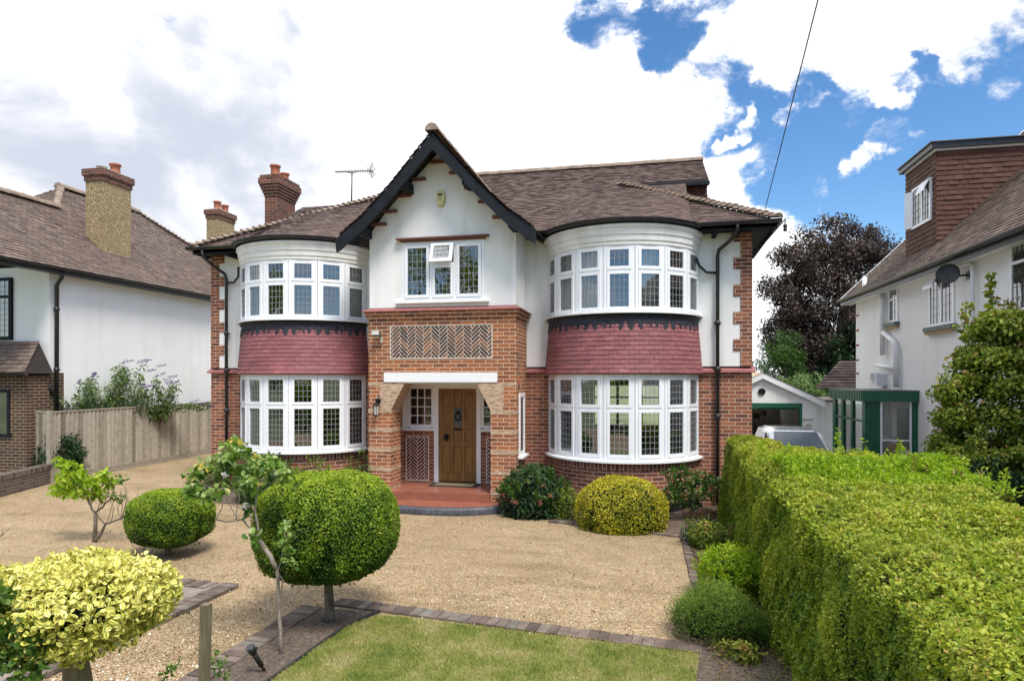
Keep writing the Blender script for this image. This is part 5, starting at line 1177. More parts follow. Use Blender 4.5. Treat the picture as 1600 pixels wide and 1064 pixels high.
def rwin(y0, y1, z0, z1, X_, par, mull, opener=False, name='window', sill=True, mat='white_frame', trans=None):
    O, S, Nn = (X_, 0, 0), (0, 1, 0), (-1, 0, 0); fr = M(); gl = M(); ld = M(); bk = M()
    ys = [y0]+mull+[y1]
    fr.lbox(O, S, Nn, y0, y1, -.03, .025, z0, z0+.06); fr.lbox(O, S, Nn, y0, y1, -.03, .025, z1-.06, z1)
    for i, y in enumerate(ys): a = y if i == 0 else (y-.06 if i == len(ys)-1 else y-.03); fr.lbox(O, S, Nn, a, a+.06, -.03, .027, z0+.06, z1-.06)
    if trans: fr.lbox(O, S, Nn, y0+.06, y1-.06, -.03, .026, trans, trans+.05)
    o = build(name, fr, mat, par)
    gl.quad((X_-.01, y1-.05, z0+.05), (X_-.01, y0+.05, z0+.05), (X_-.01, y0+.05, z1-.05), (X_-.01, y1-.05, z1-.05)); build('glass', gl, 'window_glass', o)
    for a, b in zip(ys[:-1], ys[1:]): lattice(ld, O, S, Nn, a+.05, b-.05, z0+.06, z1-.06, 3, max(3, int((z1-z0)/.2)), .012, .008)
    build('lead_lattice', ld, 'gutter_black', o)
    bk.quad((X_+.0-.004, y0, z0), (X_-.004, y1, z0), (X_-.004, y1, z1), (X_-.004, y0, z1)); build('backing', bk, 'room_wall', o)
    if sill: s = M(); s.box(X_-.12, X_+.02, y0-.08, y1+.08, z0-.10, z0-.002); build('sill', s, 'green_slate', o); s = M(); s.box(X_-.09, X_+.02, y0-.06, y1+.06, z0-.16, z0-.101); build('sill_tiles', s, 'tile_stone', o)
    if opener:
        s = M(); Z = z1-.06; s.hexa([Vector((X_-.03-k*.16, y, Z-k*.34+dz)) for y in (y1-.55, y1-.08) for k in (0, 1) for dz in (0, .04)]); build('open_fanlight', s, 'white_frame', o)
    return o
plain('green_slate', (.10, .13, .12), .6, .2, 8)
rwin(17.90, 18.52, 3.92, 4.86, XR, NR, [], trans=4.5)
rwin(14.85, 16.05, 3.62, 4.86, XR, NR, [15.45], opener=True)
rwin(11.0, 12.75, 3.62, 4.88, XR, NR, [11.6, 12.2], trans=4.45)
wd_ = rwin(16.80, 17.90, 6.22, 7.22, DX-.03, dr, [17.3], sill=False)
m = M(); Hh = Vector((DX-.06, 17.88, 0)); oo = Vector((DX-.16, 18.06, 0)); m.hexa([p+Vector((dx, 0, z)) for p in (oo, Hh) for dx in (0, .035) for z in (6.26, 7.18)]); build('open_casement', m, 'white_frame', wd_)
s = M(); s.hexa([Vector((DX-.06-k*.14, y, 7.18-k*.26+dz)) for y in (16.83, 17.27) for k in (0, 1) for dz in (0, .04)]); build('open_fanlight', s, 'white_frame', wd_)
# soil pipes
pipe([(XR-.09, 20.2, 5.4), (XR-.09, 20.2, 5.0), (XR-.09, 18.9, 4.75), (XR-.09, 18.75, 4.6), (XR-.09, 18.75, 3.1)], r=.065, mat='white_pvc', parent=NR)
pipe([(XR-.09, 18.7, 3.7), (XR-.09, 17.95, 3.42), (XR-.09, 17.8, 3.25), (XR-.09, 17.8, 2.25)], r=.065, mat='white_pvc', parent=NR, brk=())
pipe([(XR-.09, 19.3, 2.85), (XR-.09, 17.8, 2.72)], r=.055, mat='white_pvc', parent=NR)
pipe([(XR-.2, 14.95, ZE2-.1), (XR-.18, 14.9, ZE2-.2), (XR-.09, 14.0, 4.72), (XR-.09, 13.9, 4.6), (XR-.09, 13.9, 2.2)], r=.04, mat='white_pvc', parent=NR)
m = M(); m.lathe((XR-.17, 14.95, ZE2-.12), [(.05, -.07), (.075, .05), (.06, .05)], 12); build('rain_hopper', m, 'white_pvc', NR)
m = M(); m.box(XR-.02, XR, 16.9, 17.1, 4.72, 4.86); build('wall_vent', m, 'white_pvc', NR); m = M(); m.box(XR-.25, XR, 18.7, 19.1, 2.28, 2.6); m.box(XR-.35, XR-.1, 18.9, 19.3, 2.45, 2.62); build('boiler_flue', m, 'white_pvc', NR)
m = M()
for z in (4.35, 3.9, 3.45, 3.0, 2.6): m.box(XR-.01, XR+.05, 21.0, 21.31, z, z+.06)
build('quoins', m, 'brick_wall', NR)
m = M(); tiles(m, lambda u, v: (Vector((u, 22.0+v*.8, 2.15+v*.6)), Vector((0, -.6, .8))), 1.5, lambda v: (5.2+v*.7, 7.2), g=.15, w_=.2, lift=.03, seed=55); build('outshot_roof', m, 'roof_tile_red', NR)
# satellite dish
dc = PX(1481, 428, 5.78); ds = thing('satellite_dish', dc, 'round dark grey satellite dish on the white wall', 'satellite dish')
ax = Vector((-.50, -.85, .12)).normalized(); m = M(); m.lathe(dc, [(0.0, -.04), (.10, -.035), (.15, -.02), (.20, 0), (.205, .004), (.19, -.005), (.0, -.03)], 24, axis=ax); build('reflector', m, 'dark_metal', ds)
m = M(); m.tube([dc-ax*.05, dc+Vector((.12, .1, -.03)), Vector((XR, dc.y+.12, dc.z-.02))], .02, 6); m.box(XR-.02, XR, dc.y+.04, dc.y+.2, dc.z-.1, dc.z+.06); build('bracket', m, 'dark_metal', ds)
# green glazed porch
GP = thing('glazed_porch', (5.6, 18, zg(5.6, 18)), 'green timber glazed porch against the white house', 'porch')
gx, gy0, gy1 = 5.06, 16.7, 19.45; gz = -.35
m = M(); m.box(gx-.08, XR-.002, gy0-.08, gy1, 1.93, 2.18); 
for i in range(22): y = gy0+(gy1-gy0)*i/22; m.box(gx-.095, gx-.08, y, y+.075, 1.93, 2.18)
build('fascia', m, 'green_paint', GP); m = M(); m.box(gx-.10, XR-.003, gy0-.10, gy1, 2.181, 2.20); build('roof', m, 'grey_metal', GP)
m = M()
for x0, x1 in ((gx, gx+.33), (XR-.13, XR-.002)): m.box(x0, x1, gy0, gy0+.07, gz, 1.93)
m.box(gx+.33, XR-.13, gy0, gy0+.06, gz, .42)
for i in range(5): m.box(gx+.02+i*.062, gx+.065+i*.062, gy0-.008, gy0, gz, 1.93)
for y0, y1 in ((gy0+.07, gy0+.22), (gy0+.95, gy0+1.12), (gy0+1.75, gy0+1.95), (gy1-.28, gy1)): m.box(gx, gx+.07, y0, y1, gz, 1.93)
m.box(gx+.005, gx+.065, gy0+.22, gy1-.28, 1.42, 1.47); m.box(gx+.005, gx+.06, gy0+.22, gy0+.95, gz, .35); m.box(gx+.005, gx+.06, gy0+.22, gy0+.95, .55, .60)
build('frame', m, 'green_paint', GP)
m = M(); m.box(gx+.33, gx+.38, gy0+.01, gy0+.05, .42, 1.93); m.box(XR-.17, XR-.13, gy0+.01, gy0+.05, .42, 1.93); m.box(gx+.38, XR-.17, gy0, gy0+.04, 1.00, 1.03); build('window_trim', m, 'white_paint', GP)
m = M(); m.quad((gx+.35, gy0+.03, .42), (XR-.15, gy0+.03, .42), (XR-.15, gy0+.03, 1.93), (gx+.35, gy0+.03, 1.93)); m.quad((gx+.03, gy1-.2, .3), (gx+.03, gy0+.2, .3), (gx+.03, gy0+.2, 1.93), (gx+.03, gy1-.2, 1.93)); build('glass', m, 'porch_glass', GP)
m = M(); m.box(gx+.36, XR-.16, gy0+.08, gy0+.45, .38, .42); build('shelf', m, 'pale_wood', GP)
m = M(); m.box(XR-.04, XR-.01, gy0+.5, gy0+1.2, .0, 1.75); build('inner_door', m, 'green_paint', GP)
m = M(); 
for i in range(12): x = gx+.45+.3*i/12; m.quad((x, gy0+.5+(.02 if i % 2 else 0), .5), (x+.025, gy0+.5+(0 if i % 2 else .02), .5), (x+.025, gy0+.5+(0 if i % 2 else .02), 1.9), (x, gy0+.5+(.02 if i % 2 else 0), 1.9))
build('curtain', m, 'net_curtain', GP)
yt = Vector((5.80, gy0+.25, .42)); YT = thing('toy', yt, 'yellow rounded toy with a red spot inside the green porch window', 'toy')
m = M(); m.lathe(yt+Vector((0, 0, .0)), [(.10, 0), (.19, .05), (.235, .18), (.22, .32), (.15, .44), (.05, .50), (0, .51)], 20, sy=.8); build('body', m, 'yellow_plastic', YT); m = M(); m.lathe(yt+Vector((-.03, -.17, .33)), [(.06, 0), (.06, .02), (.03, .035), (0, .035)], 16, axis=(0, -1, .1)); build('spot', m, 'red_plastic', YT)
bs = thing('serving_dish', (5.62, gy0+.2, 1.03), 'white domed dish on the window ledge of the green porch', 'dish'); m = M(); m.lathe((5.62, gy0+.22, 1.0), [(.06, 0), (.2, .03), (.19, .06), (.1, .1), (0, .11)], 18, sy=.7); build('dish_body', m, 'white_paint', bs)
# garage
GA = thing('garage', (3.83, 23.3, -.45), 'white gabled garage with its green framed door open at the end of the neighbouring drive', 'garage')
gc, gf, zg0 = 3.83, 23.3, -.47
m = M(); m.box(gc+1.27, gc+1.72, gf, gf+.2, zg0, 1.62); m.box(gc-1.72, gc-1.27, gf, gf+.2, zg0, 1.62); m.panel([(gc-1.72, 1.62), (gc+1.72, 1.62), (gc+1.72, 1.68), (gc, 2.55), (gc-1.72, 1.68)], gf, gf+.2)
m.box(gc-1.72, gc-1.6, gf+.2, gf+6, zg0, 1.62); m.box(gc+1.6, gc+1.72, gf+.2, gf+6, zg0, 1.62); m.box(gc-1.6, gc+1.6, gf+5.8, gf+6, zg0, 1.7); build('wall', m, 'white_render', GA)
m = M()
for sg in (-1, 1):
    p = [(gc, 2.66), (gc+sg*1.98, 1.70), (gc+sg*1.98, 1.60), (gc, 2.56)]
    m.quad(*[(x, y, z) for (x, z), y in zip([(gc, 2.68), (gc+sg*2.0, 1.71), (gc+sg*2.0, 1.71), (gc, 2.68)], (gf-.15, gf-.15, gf+6, gf+6))])
build('roof', m, 'tile_stone', GA)
m = M()
for sg in (-1, 1): m.bar((gc+sg*.0, gf-.1, 2.56), (gc+sg*1.98, gf-.1, 1.60), .04, .20, up=(0, 1, 0)) if False else m.panel(([(gc, 2.67), (gc, 2.47), (gc+sg*1.98, 1.50), (gc+sg*1.98, 1.70)])[::(1 if sg > 0 else -1)], gf-.13, gf-.09)
build('bargeboard', m, 'white_paint', GA)
m = M(); m.box(gc-1.27, gc+1.27, gf-.04, gf+.1, 1.47, 1.63); m.box(gc+1.18, gc+1.27, gf-.04, gf+.1, zg0, 1.47); m.box(gc-1.27, gc-1.18, gf-.04, gf+.1, zg0, 1.47); build('door_frame', m, 'green_paint', GA)
m = M(); m.box(gc-1.17, gc+1.17, gf+.02, gf+2, 1.40, 1.44); build('raised_door', m, 'green_paint', GA)
m = M(); m.box(gc+1.72, gc+4.0, gf+.3, gf+.5, zg0, 1.60); m.hexa([Vector(p) for p in [(gc+1.72, gf+.22, 1.60), (gc+1.72, gf+.22, 1.70), (gc+1.72, gf+4, 1.6), (gc+1.72, gf+4, 1.7), (gc+4, gf+.22, 1.47), (gc+4, gf+.22, 1.55), (gc+4, gf+4, 1.47), (gc+4, gf+4, 1.55)]][0:0] or [Vector((x, y, z)) for x in (gc+1.99, gc+4.05) for y in (gf+.25, gf+4) for z in (1.60, 1.67)]); build('side_store', m, 'white_render', GA)
m = M(); m.box(gc+1.99, gc+4.1, gf+.2, gf+4.1, 1.671, 1.74); build('felt_roof', m, 'roofing_felt', GA)
m = M(); m.lathe((gc-.02, gf-.02, 2.02), [(.12, 0), (.12, .02), (.08, .03), (.08, .01)], 16, axis=(0, -1, 0)); m.bar((gc-.12, gf-.05, 2.02), (gc+.08, gf-.05, 2.02), .02, .02); build('round_vent', m, 'dark_metal', GA)
m = M()
for z in (1.06, .62): m.box(gc+1.30, gc+1.62, gf-.02, gf+.02, z, z+.05)
m.tube([(gc+1.48, gf-.04, .92), (gc+1.48, gf-.04, .74)], .015, 6); 
for z in (.88, .80): m.tube([(gc+1.40, gf-.04, z), (gc+1.48, gf-.04, z+.03), (gc+1.56, gf-.04, z-.01)], .018, 5)
build('wall_ornament', m, 'stone_block', GA)
m = M(); r = random.Random(3)
for i in range(26): x = gc-1.1+r.uniform(0, 2.3); z = zg0+r.uniform(0, 1.4); m.box(x, x+r.uniform(.05, .3), gf+4+r.uniform(0, 1), gf+5.5, z, z+r.uniform(.1, .4), tone=r.uniform(0, 1))
tag(build('stored_clutter', m, 'leaf_brown', None, loc=(gc, gf+4, zg0)), 'dim shelves and clutter at the back of the open garage', 'clutter')
m = M(); m.box(gc-.75, gc-.05, gf+1.5, gf+2.1, zg0, 1.25); tag(build('cupboard', m, 'grey_board', None, loc=(gc-.4, gf+1.5, zg0)), 'dark grey upright cupboard inside the open garage', 'cupboard')
# gate post and low fence right of the hedge
fr_ = thing('low_fence', G(1466, 800), 'low grey picket fence with a thick post beyond the hedge', 'fence')
pa, pb = D(1466, 690, 11.0), D(1405, 705, 13.0)
m = M(); m.box(pa.x-.05, pa.x+.06, pa.y-.05, pa.y+.06, 0, 1.40); build('post', m, 'fence_wood', fr_)
m = M(); m.bar((pa.x-.05, pa.y+.1, 1.02), (pb.x, pb.y, 1.02), .05, .07)
for i in range(30): q = Vector((pa.x-.05, pa.y+.1, 0)).lerp(Vector((pb.x, pb.y, 0)), i/30); m.box(q.x-.01, q.x+.01, q.y, q.y+.07, .2, 1.0)
build('pickets', m, 'fence_wood', fr_)
# car, facing us
CR = thing('parked_car', (3.55, 17.6, zg(3.4, 17.6)), 'silver parked car nose-on behind the hedge in front of the garage', 'car')
cz = CR.location.z; cxr, cy0 = 3.62, 15.6
def hull(m, secs):     # secs: list of (y, [(x, z)...] half profile from bottom centre outwards to top centre)
    rows = []
    for y, pr in secs:
        full = [(-x, z) for x, z in pr[::-1]][:-1]+[(x, z) for x, z in pr] if False else [(x, z) for x, z in pr]+[(-x, z) for x, z in pr[::-1]]
        rows.append([Vector((cxr+x, y, cz+z)) for x, z in full])
    for a, b in zip(rows[:-1], rows[1:]):
        for i in range(len(a)-1): m.quad(a[i], a[i+1], b[i+1], b[i], smooth=True)
    m.quad(*rows[0]); m.quad(*rows[-1][::-1])
m = M()
hull(m, [(cy0-.0, [(.55, .35), (.62, .5), (.5, .62)]), (cy0+.15, [(.75, .25), (.84, .55), (.55, .74)]), (cy0+.9, [(.80, .22), (.89, .68), (.6, .90)]), (cy0+1.1, [(.80, .22), (.90, .75), (.66, .94)]), (cy0+3.6, [(.80, .22), (.90, .80), (.70, .95)]), (cy0+4.15, [(.75, .25), (.84, .75), (.6, .9)])]); build('body', m, 'car_paint', CR)
m = M()
hull(m, [(cy0+1.0, [(.70, .90), (.72, .93), (.60, .95)]), (cy0+1.75, [(.78, .9), (.62, 1.38), (.45, 1.44)]), (cy0+2.4, [(.80, .9), (.63, 1.43), (.45, 1.49)]), (cy0+3.3, [(.80, .9), (.62, 1.40), (.45, 1.46)]), (cy0+3.95, [(.75, .9), (.66, 1.0), (.45, 1.02)])]); build('cabin_glass', m, 'car_glass2', CR) if False else build('cabin', m, 'car_paint', CR)
m = M(); m.quad(Vector((cxr-.60, cy0+1.03, cz+1.00)), Vector((cxr+.60, cy0+1.03, cz+1.00)), Vector((cxr+.50, cy0+1.68, cz+1.42)), Vector((cxr-.50, cy0+1.68, cz+1.42)))
for sg in (-1, 1): m.quad(Vector((cxr+sg*.785, cy0+1.6, cz+.98)), Vector((cxr+sg*.80, cy0+3.2, cz+.98)), Vector((cxr+sg*.66, cy0+3.0, cz+1.36)), Vector((cxr+sg*.66, cy0+1.95, cz+1.36)))
build('windscreen', m, 'windscreen', CR)
for sg in (-1, 1):
    m = M(); c = Vector((cxr+sg*.98, cy0+1.45, cz+1.0)); m.lathe(c, [(0, -.09), (.06, -.07), (.085, 0), (.06, .07), (0, .09)], 12, axis=(1, 0, 0)); m.box(min(c.x-sg*.15, c.x), max(c.x-sg*.15, c.x), c.y-.02, c.y+.02, c.z-.04, c.z-.0); build('wing_mirror', m, 'car_paint', CR)
    for y in (cy0+.75, cy0+3.3): m = M(); m.lathe(Vector((cxr+sg*.78, y, cz+.31)), [(.0, -.1), (.28, -.1), (.31, -.07), (.31, .07), (.28, .1), (.0, .1)], 22, axis=(1, 0, 0)); build('wheel', m, 'rubber', CR)
    m = M(); m.lathe(Vector((cxr+sg*.58, cy0+.07, cz+.60)), [(0, 0), (.1, 0), (.11, .03), (0, .05)], 14, axis=(0, -1, .3), sx=1.3); build('headlight', m, 'ceramic', CR)
# ------------------------------------------------------------------ garden plants
def wv(p, n, s=.04):     # wobbling polyline for stems
    r = random.Random(int(abs(p[0][0])*1000) % 9973); out = []
    for a, b in zip(p[:-1], p[1:]):
        a, b = Vector(a), Vector(b)
        for i in range(n): out.append(a.lerp(b, i/n)+(Vector((r.uniform(-s, s), r.uniform(-s, s), r.uniform(-s, s))) if 0 < i else Vector()))
    out.append(Vector(p[-1])); return out
# clipped box balls on stems
def boxball(base, c, rx, ry, rz, n, label, tr):
    t = thing('topiary_ball', base, label, 'topiary', 'clipped box balls')
    f = Fol(); ball(f, c, rx, ry, rz, 2.7, n, .024, 'leaf_box', amp=.022, depth=.035, kk=8, ratio=.62, topb=.30, jit=.75, seed=int(rx*100))
    d = dirs(300, -1); d = d[d[:, 2] < -.2]; q, nr = sellip(d, rx, ry, rz, 2.7); f.add(q+nr*.03+np.array(c), nr, .035, 'leaf_box', tone=RG.uniform(.1, .5, len(q)))
    f.build('crown', t)
    m = M(); b = Vector(base); m.tube([b, b+Vector((.01, 0, .1)), b+Vector((-.01, .01, (c[2]-rz)*.7)), Vector(c)-Vector((0, 0, rz*.6))], [tr*1.5, tr*1.1, tr, tr*.95], 10); build('trunk', m, 'bark', t)
    return t
b1 = G(514, 970); s1 = 378/2.5
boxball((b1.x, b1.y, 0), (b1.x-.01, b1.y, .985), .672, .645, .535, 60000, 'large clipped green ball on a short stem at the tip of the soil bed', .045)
b2 = G(262, 866)
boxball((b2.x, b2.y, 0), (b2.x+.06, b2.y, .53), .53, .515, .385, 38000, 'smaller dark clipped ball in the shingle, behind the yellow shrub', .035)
# variegated euonymus standard, lower left
vb = D(122, 1330, 3.38); vc = D(128, 936, 3.38)
vb = D(118, 1330, 3.38); t = thing('variegated_shrub', (vb.x, vb.y, 0), 'large yellow and green variegated shrub on a square stake in the left foreground', 'shrub')
f = Fol(); vR = Vector((CA, SA, 0)); c0 = np.array([vc.x-.035, vc.y, vc.z+.0])
ball(f, c0, .495, .45, .185, 2.4, 8500, .035, 'leaf_variegated', core='leaf_box_core', amp=.035, depth=.05, kk=9, ratio=.62, jit=.7, ovate=True, fold=.10, topb=.2, seed=4, tsp=.35)
ball(f, c0, .455, .40, .17, 2.4, 5200, .035, 'leaf_variegated', core=None, amp=.05, depth=.05, kk=12, ratio=.62, jit=.9, ovate=True, fold=.10, topb=.1, seed=6)
cs = [c0+np.array([x, y, z]) for x, y, z in [(.22, -.22, -.15), (-.05, -.30, -.10), (.33, -.1, -.12), (.1, -.32, -.10), (-.2, -.3, .10), (.15, -.1, .14), (.0, .1, .15), (.36, .0, .04), (-.35, -.1, .10), (.28, .1, .08)]]
clumps(f, cs, [.10]*10, 300, .035, 'leaf_variegated', ratio=.62, ovate=True, fold=.1, jit=.8)
gcs = [D(x, y, 2.98) for x, y in ((-8, 930), (25, 985), (0, 980), (48, 1005), (-25, 960), (18, 1025), (42, 1048), (-15, 1020))]
clumps(f, [np.array(g) for g in gcs], [.065]*8, 90, .042, 'leaf_mid', ratio=.7, ovate=True, fold=.1, jit=.8, tone0=.45)
f.build('crown', t)
m = M(); m.box(vb.x-.042, vb.x+.042, vb.y-.04, vb.y+.045, 0, 1.2); build('stake', m, 'post_wood', t)
m = M(); m.tube(wv([(vb.x+.0, vb.y+.12, 0), (vb.x+.02, vb.y+.10, .7), (vb.x, vb.y+.02, 1.25)], 4, .01), .025, 8)
for a in range(9): an = a*.75; m.tube([(vb.x, vb.y+.02, 1.0), (vb.x+.22*math.cos(an), vb.y+.22*math.sin(an), 1.15), (vb.x+.42*math.cos(an), vb.y+.36*math.sin(an), 1.28)], [.012, .008, .004], 5)
build('stem', m, 'bark', t)
# thin stake in the left foreground
sb = D(319, 1064, 4.35); st = thing('garden_stake', (sb.x, sb.y, 0), 'thin square wooden stake standing in the shingle right of the yellow shrub', 'stake')
m = M(); zt_ = D(322, 943, 4.35).z; m.bar((sb.x-.01, sb.y, 0), (sb.x+.015, sb.y, zt_), .055, .055, up=(0, 1, 0)); build('post', m, 'post_wood', st)
# rose standards
def shoot_tree(name, base, label, cat, limbs, clusters, leafmat, lsize, dens, barkmat, tone0=.45, extra=None, **k):
    t = thing(name, base, label, cat); m = M()
    for pts, r0, r1 in limbs:
        p = wv(pts, 3, .012); n = len(p); m.tube(p, [(r0+(r1-r0)*i/(n-1))*.72 for i in range(n)], 7)
    build('trunk', m, barkmat, t); f = Fol()
    clumps(f, [np.array(c) for c, r in clusters], [r for c, r in clusters], dens, lsize, leafmat, tone0=tone0, **k)
    if extra: extra(f)
    f.build('leaves', t); return t
dr_ = 5.82; Q = lambda x, y, o=0: D(x, y, dr_+o)
rb = G(440, 1022); rb.z = 0
cl_ = []
r = random.Random(5)
for x, y in [(300, 742), (318, 730), (310, 760), (335, 722), (352, 715), (345, 740), (362, 708), (378, 700), (392, 716), (380, 735), (402, 745), (420, 722), (432, 732), (445, 742), (398, 762), (372, 758), (345, 765), (325, 775), (300, 765), (358, 730), (410, 733), (388, 752)]: cl_.append((Q(x, y, r.uniform(-.22, .25)), .065))
def rose_extra(f):
    c = [np.array(Q(x, y, 0)) for x, y in ((357, 700), (348, 712), (376, 703), (365, 690), (302, 752), (320, 725), (440, 745), (412, 715))]
    clumps(f, c, [.05]*8, 14, .06, 'leaf_rose', ovate=True, ratio=.8, tone0=.75)
    clumps(f, [np.array(Q(x, y, -.1)) for x, y in ((350, 742), (384, 790), (430, 738))], [.02]*3, 30, .03, 'flower_white')
    clumps(f, [np.array(Q(x, y, -.15)) for x, y in ((445, 820), (450, 835), (440, 848), (452, 860), (456, 880), (446, 872))], [.045]*6, 22, .045, 'leaf_rose', ovate=True, ratio=.7, tone0=.5)
    clumps(f, [np.array(Q(396, 838, -.1)), np.array(Q(384, 798))], [.05]*2, 12, .07, 'leaf_rose', ovate=True, ratio=.8, tone0=.35)
shoot_tree('rose_tree', rb, 'leggy pale-barked rose tree leaning left in front of the large clipped ball', 'rose',
    [([rb, Q(436, 960), Q(434, 900), Q(432, 885)], .024, .019), ([Q(432, 887), Q(418, 862), Q(406, 845), Q(398, 836)], .030, .028), ([Q(398, 838), Q(388, 822), Q(380, 812), Q(352, 815), Q(336, 810)], .014, .008), ([Q(404, 843), Q(402, 815), Q(398, 795), Q(401, 770), Q(412, 745)], .018, .007),
     ([Q(372, 814), Q(362, 795), Q(350, 775)], .007, .004), ([Q(366, 814), Q(372, 790), Q(374, 760)], .007, .004), ([Q(398, 815), Q(380, 795), Q(360, 785), Q(345, 765)], .007, .004), ([Q(338, 811), Q(348, 790), Q(342, 770), Q(325, 760)], .006, .004), ([Q(398, 800), Q(385, 785), Q(375, 745)], .006, .004), ([Q(408, 770), Q(425, 755), Q(435, 740)], .006, .004), ([Q(433, 905), Q(440, 870), Q(446, 820)], .008, .005), ([Q(434, 960), Q(442, 905), Q(432, 890)], .010, .009)],
    cl_, 'leaf_rose', .058, 38, 'bark_pale', ovate=True, ratio=.78, fold=.08, extra=rose_extra, jit=.5, droop=.25)
dr_ = G(148, 848).dot(Vector((-SA, CA, 0))); sb_ = G(148, 846); sb_.z = 0
cl_ = [(Q(x, y, r.uniform(-.25, .25)), .095) for x, y in [(92, 722), (108, 728), (100, 742), (122, 738), (95, 755), (112, 758), (130, 752), (128, 770), (146, 748), (150, 765), (164, 742), (158, 757), (172, 752), (140, 760), (105, 768), (152, 775), (118, 745), (90, 765)]]
shoot_tree('small_shrub_tree', sb_, 'small two-stemmed shrub with lime leaves on one side and bare twigs on the other', 'shrub',
    [([sb_, Q(149, 820), Q(149, 800)], .045, .035), ([sb_, Q(157, 835), Q(165, 818), Q(183, 812), Q(200, 806)], .038, .016), ([Q(149, 802), Q(142, 790), Q(136, 775), Q(122, 765), Q(108, 760)], .025, .010), ([Q(149, 800), Q(162, 790), Q(172, 780), Q(178, 762)], .024, .010), ([Q(150, 800), Q(158, 812), Q(165, 818)], .014, .016)] +
    [([Q(*a), Q(*b, r.uniform(-.2, .2)), Q(*c, r.uniform(-.3, .3))], .010, .0035) for a, b, c in [((165, 818), (172, 800), (180, 772)), ((190, 810), (192, 790), (188, 768)), ((192, 808), (198, 780), (193, 755)), ((200, 806), (200, 780), (197, 762)), ((152, 798), (158, 780), (162, 762)), ((160, 795), (170, 770), (173, 748)), ((188, 812), (184, 795), (190, 780)), ((196, 808), (212, 785), (217, 760)), ((142, 790), (143, 775), (145, 760)), ((178, 765), (180, 755), (188, 750)), ((172, 816), (178, 795), (172, 778)), ((200, 806), (210, 802), (222, 796))]],
    cl_, 'leaf_lime', .075, 55, 'bark', ovate=True, ratio=.6, fold=.05, tone0=.55, droop=.3,
    extra=lambda f: clumps(f, [np.array(Q(x, y)) for x, y in ((186, 778), (178, 775), (192, 748), (120, 752), (104, 762))], [.06]*5, 14, .08, 'leaf_mid', ovate=True, tone0=.7))
m = M(); m.tube([D(-30, 850, 7), D(3, 836, 7), D(14, 826, 7)], [.012, .006, .003], 5); m.tube([D(3, 836, 7), D(4, 825, 7)], [.005, .002], 4); m.tube([D(-30, 850, 7), D(-35, 912, 7)], [.02, .02], 6)
tag(build('bare_twig', m, 'bark', None, loc=D(-35, 912, 7)), 'bare brown twigs poking in at the left edge above the yellow shrub', 'twig')
# low bush helper
def bush(name, px, py, wpx, hpx, label, mat, lsize, n, cat='shrub', dy=.5, p=2.2, amp=.05, core='leaf_box_core', kk=6, z0=.0, extra=None, ybase=None, **k):
    b = G(px, py); d = -b.x*SA+b.y*CA; rx = wpx/2*d/1000; h = hpx*d/1000; ry = rx*dy*1.6
    c = np.array([b.x-SA*ry*.3, b.y+ry*.9, z0+h*.26]); t = thing(name, (c[0], c[1], 0), label, cat); f = Fol()
    ball(f, c, rx, ry, h*.72, p, n, lsize, mat, core=core, amp=amp, depth=lsize*1.4, kk=kk, seed=int(px), **k)
    if extra: extra(f, c, rx, ry, h)
    o = f.build('leaves', t); v = o.data.vertices
    co = np.empty(len(v)*3, np.float32); v.foreach_get('co', co); co = co.reshape(-1, 3); co[:, 2] = np.maximum(co[:, 2], .01); v.foreach_set('co', co.ravel())
    return t
bush('golden_shrub', 972, 836, 148, 84, 'rounded golden-yellow shrub in front of the right bay window', 'leaf_gold', .036, 17000, amp=.045, ratio=.6, kk=5, p=2.3, topb=.3)
def sprigs(mat, num, ls, hgt=.16, tone0=.6, lo=.15):
    def fn(f, c, rx, ry, h):
        d = dirs(num, lo); q, nr = sellip(d, rx, ry, h*.56, 2.2)
        for p, nn in zip(q+c, nr):
            m_ = 14; L_ = hgt*RG.uniform(.5, 1.2); k = np.linspace(0, 1, m_)[:, None]; dd = unit((nn+np.array([0, 0, .9])+RG.normal(size=3)*.25)[None])[0]
            f.add(p+dd*k*L_, unit(RG.normal(size=(m_, 3))), ls, mat, tone=tone0+.3*k[:, 0]-.1, tdir=np.tile(dd, (m_, 1))+RG.normal(size=(m_, 3))*.7, ratio=.35)
    return fn
bush('golden_shoots', 978, 800, 60, 54, 'taller golden shoots rising behind the rounded golden shrub', 'leaf_gold', .05, 1800, extra=sprigs('leaf_gold', 25, .05, .2), core=None, amp=.06) 
def peony(f, c, rx, ry, h):
    d = dirs(40, .0); d[:, 1] = -abs(d[:, 1])*.9; q, nr = sellip(unit(d), rx*1.02, ry*1.02, h*.58, 2.2)
    clumps(f, list((q+c)[:16]), [.035]*16, 26, .035, 'flower_orange', jit=1)
bush('leafy_shrub', 832, 812, 112, 78, 'dark green leafy shrub with faded orange flower heads right of the porch', 'leaf_dark', .085, 3600, amp=.07, ratio=.36, jit=.6, topb=.32, ovate=True, droop=.2, extra=lambda f, c, rx, ry, h: (peony(f, c, rx, ry, h), sprigs('leaf_mid', 60, .09, .13, .35)(f, c, rx, ry, h)), tsp=.4)
bush('olive_shrub', 880, 812, 44, 48, 'small olive shrub between the leafy shrub and the golden shrub', 'leaf_olive', .04, 2200, amp=.04, extra=sprigs('leaf_olive', 20, .04, .12))
